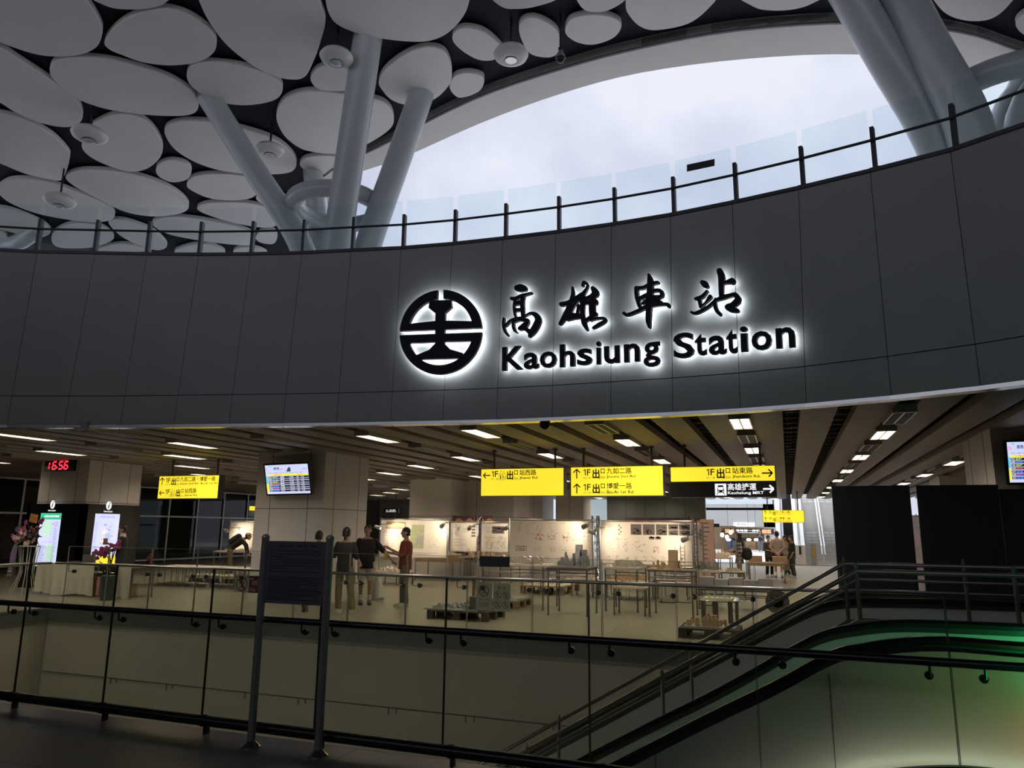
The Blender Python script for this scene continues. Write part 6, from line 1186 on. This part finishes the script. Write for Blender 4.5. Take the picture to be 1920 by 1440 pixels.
b = MB(); b.loft([[V((x - .16 + s_ * w_ - .02 * k, y - .26, z)) for s_ in (-1, -.3, .3, 1)] for k, (z, w_) in enumerate(((zr + .02, .05), (zr - .2, .09), (zr - .45, .06), (zr - .7, .1)))], closed=False); b.build('ribbon', VIO, t)
b = MB(); rb = rnd; b.box((x + .16, y - .12, zc + .42), (.24, .02, .2), 0, .15); b.build('card', M('gift_card', (.5, .25, .08), .5, noise=.2), t)
# orchid in the green bucket
x, y = for_y(204, 12.62), 12.62; t = thing('potted_orchid', 'purple orchid spray standing in a tall green bucket before the reception table', 'plant', (x, y, 0)); b = MB(); b.lathe((x, y, 0), [(.12, 0), (.14, .5), (.15, .52), (.14, .53)], 20); b.build('bucket', M('bucket_green', (.05, .09, .08), .4, noise=.1), t); rnd = random.Random(2)
b = MB(); [b.tube([(x, y, .5), (x + .03, y, .8), (x + d * .5, y, 1.0 + .06 * k), (x + d, y - .05, 1.02 + .08 * k)], .01, 6) for k, d in enumerate((-.35, -.2, .1, .25))]; b.build('stems', LEAF, t)
b = MB(); zc = Py(205, 1030, y).z
for k in range(34): u = rnd.random(); blossom(b, (x - .32 + .62 * u + rnd.uniform(-.05, .05), y - .1 + rnd.uniform(-.1, .1), zc - .14 + .26 * u + rnd.uniform(-.09, .09)), .05, rnd)
b.build('blossoms', PET[3], t); b = MB(); [leaf(b, (x, y, .55), (rnd.uniform(-1, 1), -.4, rnd.uniform(.1, .8)), .4, .04) for k in range(9)]; b.build('leaves', LEAF, t, smooth=False); b = MB(); b.loft([[V((x - .06 + s_ * w_, y - .2, z)) for s_ in (-1, 1)] for z, w_ in ((.52, .02), (.4, .05), (.2, .03), (.12, .05))], closed=False); b.build('ribbon', PET[0], t)
# extinguisher
x, y = fx(279, 1064); t = thing('fire_extinguisher', 'red fire extinguisher on a red stand right of the reception table', 'extinguisher', (x, y, 0)); b = MB(); b.rbox((x, y, .08), (.34, .28, .16), .02); b.build('stand', M('red_paint', (.30, .03, .025), .4, noise=.1), t); b = MB(); b.lathe((x, y, .16), [(.085, 0), (.09, .02), (.09, .3), (.05, .37), (.025, .39)], 16); b.build('cylinder', MATS['red_paint'], t); b = MB(); b.bx(x - .02, x + .09, y - .015, y + .015, .55, .58); b.cyl((x, y, .54), (x, y, .58), .02, 8); b.build('valve', RUBBER, t); b = MB(); b.bx(x - .05, x + .05, y - .092, y - .088, .28, .42); b.build('label', WHITE, t)
# long low white tables with thin legs
(xa, ya), (xb, yb) = fx(262, 1097), fx(372, 1102); (xd, yd) = fx(484, 1103)
for k, (u0, u1, lab) in enumerate(((xa, xb, 'long low white table with many thin legs right of the reception table'), (xb + .1, xd, 'second long low white table, ending at the screen pillar'))):
    t = thing('low_table', lab, 'table', ((u0 + u1) / 2, yb, 0)); h = .5; b = MB(); b.bx(u0, u1, yb, yb + 1.3, h - .035, h); b.build('table_top', M('white_table', (.70, .66, .58), .5, noise=.02), t)
    for q in range(9): x = u0 + .06 + (u1 - u0 - .12) * q / 8; b = MB(); b.tube([(x, yb + .05, h - .035), (x, yb + .05, .02), (x, yb + 1.2, .02), (x, yb + 1.2, h - .035)], .011, 6); b.build('leg_frame', STEEL, t)
(xa, ya) = fx(300, 1094); b = MB(); b.bx(xa, xa + 2.2, ya + .9, ya + 1.5, .12, .2); 
for q in range(4): b.bx(xa + .1 + q * .6, xa + .25 + q * .6, ya + 1.0, ya + 1.4, 0, .12)
tag(b.build('model_platform', M('platform_white', (.6, .56, .5), .6, noise=.05)), 'low white platform on dark blocks beneath the first low table', 'platform')

# ================================================================== PEOPLE
SKIN = M('skin', (.46, .27, .19), .5, noise=.05, scale=30); HAIR = M('hair_black', (.008, .007, .007), .45, noise=.3, scale=60)
def cloth(nm, c): return M(nm, c, .85, noise=.12, scale=14)
def remesh(mb_, name, mat, par, vox):
    o = mb_.build(name, mat, par, local=True); a = o.modifiers.new('join', 'REMESH'); a.mode = 'VOXEL'; a.voxel_size = vox; a.use_smooth_shade = True
    s_ = o.modifiers.new('soften', 'SMOOTH'); s_.factor = .5; s_.iterations = 3; return o
def person(lab, foot, H, rz, shirt, legsw, pose=None, sleeve=.5, shorts=False, hair='short', shoes=(.6, .58, .55), face=True, lean=0., yaw=0., build=1., vox=.009, skirt_shirt=0., mask=False, hat=None, cuff=True):
    """figure facing -Y in its own axes; rz turns it; pose overrides joints"""
    t = thing('person', lab, 'person', (foot[0], foot[1], 0), rz); s = H / 1.737
    J = dict(pel=(0, 0, .93), che=(0, .01, 1.26), nek=(0, .01, 1.45), hed=(0, -.02, 1.60), sr=(-.168, .01, 1.375), sl=(.168, .01, 1.375), er=(-.23, .04, 1.11), el=(.23, .04, 1.11), wr=(-.23, -.05, .86), wl=(.23, -.05, .86),
             hr=(-.09, 0, .90), hl=(.09, 0, .90), kr=(-.10, -.02, .49), kl=(.10, -.02, .49), ar=(-.11, .03, .08), al=(.11, .03, .08))
    J.update(pose or {}); J = {k: V(v_) for k, v_ in J.items()}
    if lean:
        R = Matrix.Rotation(lean, 3, 'X'); P = J['pel']
        for k in ('che', 'nek', 'hed', 'sr', 'sl') + tuple(q for q in ('er', 'el', 'wr', 'wl') if not pose or q not in pose): J[k] = P + R @ (J[k] - P)
    S = lambda v_: V(v_) * s
    for k in J: J[k] = S(J[k])
    B = build; up = (J['nek'] - J['pel']).normalized()
    Rt = V((0, 0, 1)).rotation_difference(up).to_matrix()
    def torso(mb_, g, zlist):
        rings = []
        for f, rx, ry in zlist:
            c = J['pel'].lerp(J['nek'], f); rings.append([c + Rt @ V(((rx * B + g) * s * math.cos(a), (ry * B + g) * s * math.sin(a), 0)) for a in [2 * PI * i / 20 for i in range(20)]])
        mb_.loft(rings)
    TOR = [(-.14, .12, .09), (-.08, .155, .112), (.05, .16, .115), (.25, .145, .105), (.5, .16, .115), (.7, .175, .115), (.84, .172, .102), (.93, .135, .085), (1.0, .07, .065)]
    b = MB(); torso(b, 0, TOR); b.cap(J['nek'] - up * .06 * s, J['hed'] - V((0, -.02, .02)) * s, .055 * s, .05 * s)
    Rh = Matrix.Rotation(yaw, 3, 'Z'); hc = J['hed']
    def hp(x, y, z): return hc + Rh @ S((x, y, z))
    def hell(mb_, c, r, n=14, m=10): mb_.loft([[hc + Rh @ S((c[0] + r[0] * math.sin(PI * (k + .15) / (m + .3)) * math.cos(2 * PI * i / n), c[1] + r[1] * math.sin(PI * (k + .15) / (m + .3)) * math.sin(2 * PI * i / n), c[2] - r[2] * math.cos(PI * (k + .15) / (m + .3)))) for i in range(n)] for k in range(m + 1)])
    hell(b, (0, 0, .015), (.074, .092, .105)); hell(b, (0, -.022, -.04), (.058, .064, .075))           # skull, jaw
    b.cap(hp(0, -.085, .02), hp(0, -.104, -.015), .011 * s, .016 * s, 8)                                  # nose
    for q in (-1, 1): hell(b, (q * .078, .012, 0), (.012, .022, .032), 8, 6)                              # ears
    for q in 'rl':
        sg = -1 if q == 'r' else 1; sh, e, w_ = J['s' + q], J['e' + q], J['w' + q]
        b.cap(sh, e, .05 * s * B, .04 * s * B); b.cap(e, w_, .041 * s * B, .027 * s)
        d = (w_ - e).normalized(); side = d.cross(V((0, 1, 0)) if abs(d.y) < .8 else V((0, 0, 1))).normalized(); nrm = d.cross(side)
        pc = w_ + d * .045 * s; b.cap(w_ + d * .01 * s, w_ + d * .075 * s, .026 * s, .033 * s)           # palm
        for f in range(4):
            o_ = side * (f - 1.5) * .019 * s; L = (.07, .08, .075, .058)[f] * s; k0 = w_ + d * .09 * s + o_; k1 = k0 + (d + nrm * .25 * sg).normalized() * L * .55; k2 = k1 + (d * .7 + nrm * .75 * sg).normalized() * L * .5
            b.cap(k0, k1, .0105 * s, .0095 * s, 8); b.cap(k1, k2, .0095 * s, .008 * s, 8)
        th = w_ + d * .03 * s - side * .026 * s; b.cap(th, th + (d - side * .8).normalized() * .05 * s, .0125 * s, .0105 * s, 8)
        h_, k_, a_ = J['h' + q], J['k' + q], J['a' + q]; b.cap(h_, k_, .08 * s * B, .055 * s * B); b.cap(k_, a_, .055 * s, .036 * s); b.cap(a_, a_ + S((0, -.1, -.04)), .035 * s, .03 * s)
    remesh(b, 'body', SKIN, t, vox * s)
    # shirt
    b = MB(); torso(b, .018, [(-.14 - skirt_shirt, .135 + skirt_shirt * .12, .105 + skirt_shirt * .1)] + TOR[1:8]); 
    for q in 'rl':
        sh, e, w_ = J['s' + q], J['e' + q], J['w' + q]; b.cap(sh, sh.lerp(e, min(1, sleeve * 2)), .059 * s * B, (.062 if sleeve < .6 else .052) * s * B)
        if sleeve > .55: b.cap(e, e.lerp(w_, min(.96, sleeve * 2 - 1)), .054 * s * B, .042 * s)
    remesh(b, 'shirt', shirt, t, .013 * s)
    b = MB(); torso(b, .012, [(-.2, .1, .08), (-.14, .145, .105), (-.08, .16, .115), (.06, .155, .112)])
    for q in 'rl':
        h_, k_, a_ = J['h' + q], J['k' + q], J['a' + q]
        if shorts: b.cap(h_, h_.lerp(k_, .8), .1 * s * B, .09 * s)
        else: b.cap(h_, k_, .096 * s * B, .074 * s * B); b.cap(k_, a_ + V((0, 0, .03 * s)), .074 * s * B, .066 * s)
    remesh(b, 'shorts' if shorts else 'trousers', legsw, t, .013 * s)
    for q in 'rl':
        a_ = J['a' + q]; b = MB(); d = S((0, -1, 0)); b.loft([[a_ + S((x, y, z - .08 + .0)) for x, y in ((-.04 * w_, .06), (.04 * w_, .06), (.048 * w_, -.05), (.04 * w_, -.15), (0, -.185), (-.04 * w_, -.15), (-.048 * w_, -.05))] for z, w_ in ((.0, 1), (.03, 1.02), (.055, .9))] + [[a_ + S((x, y, .02)) for x, y in ((-.03, .05), (.03, .05), (.034, -.01), (.03, -.05), (0, -.065), (-.03, -.05), (-.034, -.01))]]); b.build('shoe', M('shoe_%d' % int(shoes[0] * 100), shoes, .6, noise=.1), t, local=True)
        if shorts: b = MB(); b.cap(a_ + S((0, 0, .02)), a_.lerp(J['k' + q], .3), .042 * s, .046 * s); b.build('sock', WHITE, t, local=True)
    # hair
    b = MB()
    def hshell(c, r, zmin, n=18, m=10):
        rings = []
        for k in range(m + 1):
            th = PI * .02 + (math.acos(max(-1, min(1, zmin))) - PI * .02) * k / m; rings.append([hc + Rh @ S((c[0] + r[0] * math.sin(th) * math.cos(2 * PI * i / n), c[1] + r[1] * math.sin(th) * math.sin(2 * PI * i / n), c[2] + r[2] * math.cos(th) + (.018 * max(0, -math.sin(2 * PI * i / n)) if k > m * .5 else 0) * (k / m))) for i in range(n)])
        b.loft(rings)
    if hair != 'none':
        hshell((0, .018, .028), (.085, .097, .104), -.12); b.loft([[hc + Rh @ S((x, y + .028, z)) for x, y in ((-.078, -.02), (-.07, .055), (0, .078), (.07, .055), (.078, -.02))] for z in (.03, -.03, -.065)], closed=False)
        if hair == 'bun': b.cap(hp(0, .09, .0), hp(0, .11, -.12), .04 * s, .025 * s)
        if hair == 'long': b.loft([[hc + Rh @ S((x * w_, y + .02, z)) for x, y in ((-.085, -.03), (-.08, .06), (0, .1), (.08, .06), (.085, -.03))] for z, w_ in ((.04, 1), (-.1, 1.05), (-.24, 1.0), (-.32, .7))], closed=False)
        b.build('hair', HAIR, t, local=True)
    if hat: b = MB(); hshell((0, .005, .035), (.088, .1, .1), .1); b.loft([[hp(x, y, .05 + dz) for x, y in ((-.07, -.07), (-.05, -.15), (.05, -.15), (.07, -.07))] for dz in (0, .012)]); b.build('cap', hat, t, local=True)
    if face:
        for q in (-1, 1): b = MB(); hell(b, (q * .03, -.083, .022), (.012, .006, .0055), 8, 6); b.build('eye', RUBBER, t, local=True); b = MB(); b.cap(hp(q * .018, -.09, .043), hp(q * .046, -.082, .044), .004 * s, .003 * s, 6); b.build('eyebrow', HAIR, t, local=True)
        if mask: b = MB(); hell(b, (0, -.05, -.038), (.058, .056, .05)); b.build('face_mask', M('mask_white', (.68, .70, .72), .8), t, local=True)
        else: b = MB(); b.loft([[hp(x, -.088 + abs(x) * .25, -.055 + z + abs(x) * .25) for x in (-.026, -.012, .012, .026)] for z in (0, .011)], closed=False); b.build('mouth', M('lips', (.30, .10, .08), .5), t, local=True)
    return t, J, s
def away(px, py): return Pz(px, py, 0)
OLIVE = cloth('trousers_olive', (.20, .165, .085)); BLK = cloth('cloth_black', (.012, .012, .013)); CHAR = cloth('tee_charcoal', (.03, .028, .027)); JEAN = cloth('jeans_blue', (.10, .13, .18)); GREYT = cloth('trousers_grey_green', (.13, .135, .10)); RUST = cloth('tee_rust', (.20, .045, .022)); WSH = cloth('shorts_white', (.55, .53, .50)); TEEG = cloth('tee_greige', (.38, .31, .26)); NAVY = cloth('suit_dark', (.03, .032, .04)); KHAKI = cloth('trousers_khaki', (.28, .22, .15)); DKGREEN = cloth('trousers_dark_green', (.06, .075, .07))
def face_cam(p, extra=0.): return math.atan2(p.x, p.y) * -1 + extra   # turned so that -Y looks at the lens
p = Pz(642, 1149, 0)
person('person in a charcoal tee and wide olive trousers seen from behind, hair tied back', p, 1.645, PI + face_cam(p) - .25, CHAR, OLIVE, dict(el=(.25, -.05, 1.14), wl=(.12, -.26, 1.2), er=(-.24, .02, 1.12), wr=(-.1, -.24, 1.15), kl=(.11, -.02, .49), kr=(-.15, .03, .49), ar=(-.22, .12, .08), al=(.09, .02, .08)), .5, hair='bun', face=False, build=.98, skirt_shirt=.1)
p = Pz(683, 1134, 0)
_, J, s_ = person('smiling person in a loose black tee and white shorts, holding one arm out', p, 1.70, face_cam(p) + .1, BLK, WSH, dict(el=(.36, -.02, 1.16), wl=(.55, -.14, .96), er=(-.24, .0, 1.12), wr=(-.18, -.18, .95), ar=(-.08, .05, .08), al=(.1, .0, .08)), .5, True, shoes=(.06, .055, .055), build=1.08, skirt_shirt=.16, yaw=-.25)
q = Pz(706, 1121, 0); t = thing('plastic_bag', 'white plastic bag on the floor beside the person in white shorts', 'bag', (q.x * (q.y - .35) / q.y, q.y - .35, 0)); bx_, by_ = q.x * (q.y - .35) / q.y, q.y - .35; b = MB(); b.loft([[V((bx_ + w_ * math.cos(a) * (1 + .12 * math.sin(5 * a)), by_ + d_ * math.sin(a) * (1 + .1 * math.sin(4 * a + 1)), z)) for a in [2 * PI * i / 22 for i in range(22)]] for z, w_, d_ in ((0, .12, .08), (.05, .17, .11), (.25, .16, .11), (.42, .1, .07), (.5, .05, .04))]); b.build('bag_body', M('plastic_white', (.78, .76, .72), .4, noise=.05), t)
for dx in (-.04, .04): b = MB(); b.tube([(bx_ + dx - .02, by_, .48), (bx_ + dx - .02, by_, .62), (bx_ + dx + .02, by_, .64), (bx_ + dx + .02, by_, .48)], .008, 6); b.build('handle', MATS['plastic_white'], t)
p = Pz(757, 1138, 0)
_, J, s_ = person('person in a rust red top seen from the side, both hands raised at the chest', p, 1.655, face_cam(p) - PI / 2 + .1, RUST, GREYT, dict(er=(-.2, -.1, 1.12), wr=(-.09, -.33, 1.16), el=(.2, -.12, 1.12), wl=(.06, -.36, 1.25), al=(.07, .03, .08), ar=(-.09, -.03, .08)), .5, build=1.12, skirt_shirt=.1, shoes=(.55, .5, .44))
p2 = Pz(748, 1045, 0); R_ = Matrix.Rotation(face_cam(p) - PI / 2 + .1, 3, 'Z'); q = p + R_ @ ((J['wr'] + J['wl']) / 2 + V((0, -.09, -.06))); b = MB(); b.cyl(q - V((0, 0, .13)), q + V((0, 0, .04)), .035, 14, .03); b.cyl(q + V((0, 0, .04)), q + V((0, 0, .08)), .014, 10); tag(b.build('drink_bottle', M('bottle_yellow', (.6, .45, .12), .3, noise=.1)), 'small yellowish bottle held by the person in the rust red top', 'bottle')
p = Pz(590, 1147, 0)
person('person in jeans standing hidden behind the notice board', p, 1.57, face_cam(p) + PI - .3, cloth('tee_navy', (.03, .035, .05)), JEAN, dict(ar=(-.2, .03, .08), al=(.21, .06, .08), kl=(.16, -.02, .49), kr=(-.16, 0, .49)), .5, face=False, shoes=(.08, .07, .06))
p = Py(231, 1000, 14.5); p.z = 0
t, J, s_ = person('person in a dark suit behind the reception table, looking left', p, 1.63, face_cam(p) - PI / 2 - .15, NAVY, NAVY, dict(er=(-.16, -.12, 1.13), wr=(-.1, -.32, 1.22), el=(.2, -.04, 1.12), wl=(.14, -.24, 1.05)), .95, build=1.02); b = MB(); c_ = J['nek'] + V((0, -.01, .015)) * s_; b.lathe(c_, [(.075, -.02), (.062, .035)], 16); b.build('shirt_collar', WHITE, t, local=True)
R_ = Matrix.Rotation(t.rotation_euler.z, 3, 'Z'); q = p + R_ @ (J['wr'] + V((0, -.1, .06))); b = MB(); b.box(q, (.02, .1, .16), t.rotation_euler.z); tag(b.build('phone', M('phone_case', (.5, .25, .2), .4)), 'phone in a reddish case held up by the person in the dark suit', 'phone')
p = Py(429, 1060, 20.25); p.z = 0
t, J, s_ = person('person in a black jacket and pale cap bending over a table, with a backpack', p, 1.7, face_cam(p) + PI / 2 - .1, BLK, cloth('trousers_brown', (.13, .10, .065)), dict(er=(-.2, -.5, 1.0), wr=(-.17, -.56, .74), el=(.2, -.5, 1.02), wl=(.17, -.58, .76), ar=(-.1, .02, .08), al=(.1, -.1, .08)), .97, lean=.95, hat=cloth('cap_beige', (.45, .36, .27)), vox=.011); up = (J['nek'] - J['pel']).normalized(); bk = V((0, -up.z, up.y)) * -1; c_ = J['pel'].lerp(J['nek'], .55) + V((0, .13 * up.z, -.13 * up.y)); b = MB(); rr = V((0, 0, 1)).rotation_difference(up).to_matrix(); b.loft([[c_ + rr @ V((w_ * math.cos(a), .02 + .11 * f_ * math.sin(a), z)) for a in [2 * PI * i / 14 for i in range(14)]] for z, w_, f_ in ((-.22, .1, .6), (-.2, .14, .9), (.0, .15, 1), (.17, .13, .9), (.22, .08, .5))]); b.build('backpack', BLK, t, local=True)
p = Pz(1389, 1096, 0)
PLAID = M('shirt_plaid', (.3, .3, .3), .85); nt = PLAID.node_tree; bs = nt.nodes['Principled BSDF']; tcn = nt.nodes.new('ShaderNodeTexCoord'); sep = nt.nodes.new('ShaderNodeSeparateXYZ'); nt.links.new(tcn.outputs['Object'], sep.inputs[0])
def stripe(out, f):
    a = nt.nodes.new('ShaderNodeMath'); a.operation = 'MULTIPLY'; a.inputs[1].default_value = f; nt.links.new(out, a.inputs[0]); b_ = nt.nodes.new('ShaderNodeMath'); b_.operation = 'FRACT'; nt.links.new(a.outputs[0], b_.inputs[0]); c_ = nt.nodes.new('ShaderNodeMath'); c_.operation = 'GREATER_THAN'; c_.inputs[1].default_value = .5; nt.links.new(b_.outputs[0], c_.inputs[0]); return c_.outputs[0]
ad = nt.nodes.new('ShaderNodeMath'); ad.operation = 'ADD'; ad2 = nt.nodes.new('ShaderNodeMath'); ad2.operation = 'ADD'; nt.links.new(sep.outputs['X'], ad2.inputs[0]); nt.links.new(sep.outputs['Y'], ad2.inputs[1]); nt.links.new(stripe(ad2.outputs[0], 9), ad.inputs[0]); nt.links.new(stripe(sep.outputs['Z'], 9), ad.inputs[1])
rp = nt.nodes.new('ShaderNodeValToRGB'); rp.color_ramp.interpolation = 'CONSTANT'; rp.color_ramp.elements[0].color = (.55, .5, .46, 1); rp.color_ramp.elements[1].color = (.012, .012, .014, 1); rp.color_ramp.elements[1].position = .9; e = rp.color_ramp.elements.new(.4); e.color = (.12, .11, .11, 1); hv = nt.nodes.new('ShaderNodeMath'); hv.operation = 'MULTIPLY'; hv.inputs[1].default_value = .5; nt.links.new(ad.outputs[0], hv.inputs[0]); nt.links.new(hv.outputs[0], rp.inputs[0]); nt.links.new(rp.outputs[0], bs.inputs['Base Color'])
t, J, s_ = person('person in a black and white plaid shirt and dark headscarf with a black bag', p, 1.58, face_cam(p) - PI / 2 + .1, PLAID, KHAKI, dict(er=(-.2, -.06, 1.1), wr=(-.12, -.28, 1.1), el=(.2, .05, 1.1), wl=(.16, -.18, 1.02)), .9, hair='none', mask=True, skirt_shirt=.3, vox=.011)
b = MB(); hc = J['hed']; b.loft([[hc + V((w_ * math.cos(a), .035 + d_ * math.sin(a) + (.02 if z < -.1 else 0), z)) * s_ for a in [2 * PI * i / 18 for i in range(18)]] for z, w_, d_ in ((.135, .02, .03), (.12, .06, .07), (.06, .092, .095), (-.02, .094, .08), (-.12, .1, .09), (-.22, .17, .12), (-.36, .15, .12))]); b.build('headscarf', BLK, t, local=True)
b = MB(); c_ = J['che'] + V((.05, .21, -.2)); b.loft([[c_ + V((.14 * f_ * math.cos(a), .17 * f_ * math.sin(a), z)) for a in [2 * PI * i / 14 for i in range(14)]] for z, f_ in ((-.2, .4), (-.14, .85), (0, 1), (.12, .8), (.17, .4))]); b.build('shoulder_bag', BLK, t, local=True)
p = Pz(1444, 1081, 0); person('person in a dark grey tee and white face mask in the group before the stairs', p, 1.5, face_cam(p) + .5, cloth('tee_dark_brown', (.075, .06, .055)), BLK, dict(er=(-.22, -.04, 1.1), wr=(-.06, -.2, 1.08), el=(.2, -.05, 1.1), wl=(.04, -.22, 1.06)), .6, mask=True, vox=.012, skirt_shirt=.12)
p = Pz(1461, 1084, 0); person('person in a pale tee and black shorts seen from behind, hands clasped at the back', p, 1.66, face_cam(p) + PI, TEEG, BLK, dict(er=(-.26, .08, 1.12), wr=(-.05, .19, .94), el=(.26, .08, 1.12), wl=(.05, .2, .92)), .45, True, face=False, vox=.012, build=1.05, shoes=(.2, .12, .08))
p = Pz(1476, 1083, 0); p.y += .9; person('person in a light tee leaning in behind the black-shirted one of the group', p, 1.5, face_cam(p) - 1.2, TEEG, DKGREEN, dict(ar=(-.1, .15, .08), al=(.1, -.12, .08), er=(-.2, -.06, 1.1), wr=(-.16, -.2, 1.3)), .45, vox=.012, hair='short')
p = Pz(1488, 1083, 0); t, J, s_ = person('person in a black tee at the right end of the group before the stairs', p, 1.5, face_cam(p) - 1.3, BLK, DKGREEN, dict(er=(-.2, -.06, 1.1), wr=(-.16, -.16, .88), el=(.22, .02, 1.1), wl=(.2, -.1, .88)), .5, vox=.012, skirt_shirt=.12, shoes=(.7, .7, .7))
R_ = Matrix.Rotation(t.rotation_euler.z, 3, 'Z'); q = p + R_ @ (J['wr'] + V((0, -.06, -.1))); t2 = thing('tote_bag', 'beige tote bag carried by the person at the right end of the group', 'bag', (q.x, q.y, q.z - .42)); b = MB(); b.rbox((q.x, q.y, q.z - .22), (.12, .3, .38), .03, .9); b.build('bag_body', M('tote_beige', (.45, .37, .25), .8, noise=.1), t2); b = MB(); b.tube([q + V((-.05, .05, -.04)), q + V((-.02, .01, .1)), q + V((.02, -.01, .1)), q + V((.05, -.05, -.04))], .008, 6); b.build('handle', MATS['tote_beige'], t2)
p = Pz(1427, 1035.5, 0); person('distant person in a dark tee and jeans standing alone before the far shop', p, 1.72, face_cam(p), cloth('tee_black_far', (.03, .03, .035)), JEAN, dict(er=(-.2, -.1, 1.12), wr=(-.08, -.22, 1.25), el=(.2, -.08, 1.1), wl=(.06, -.24, 1.2)), .5, vox=.016)

bpy.data.objects.remove(_fo); bpy.data.curves.remove(_fc)
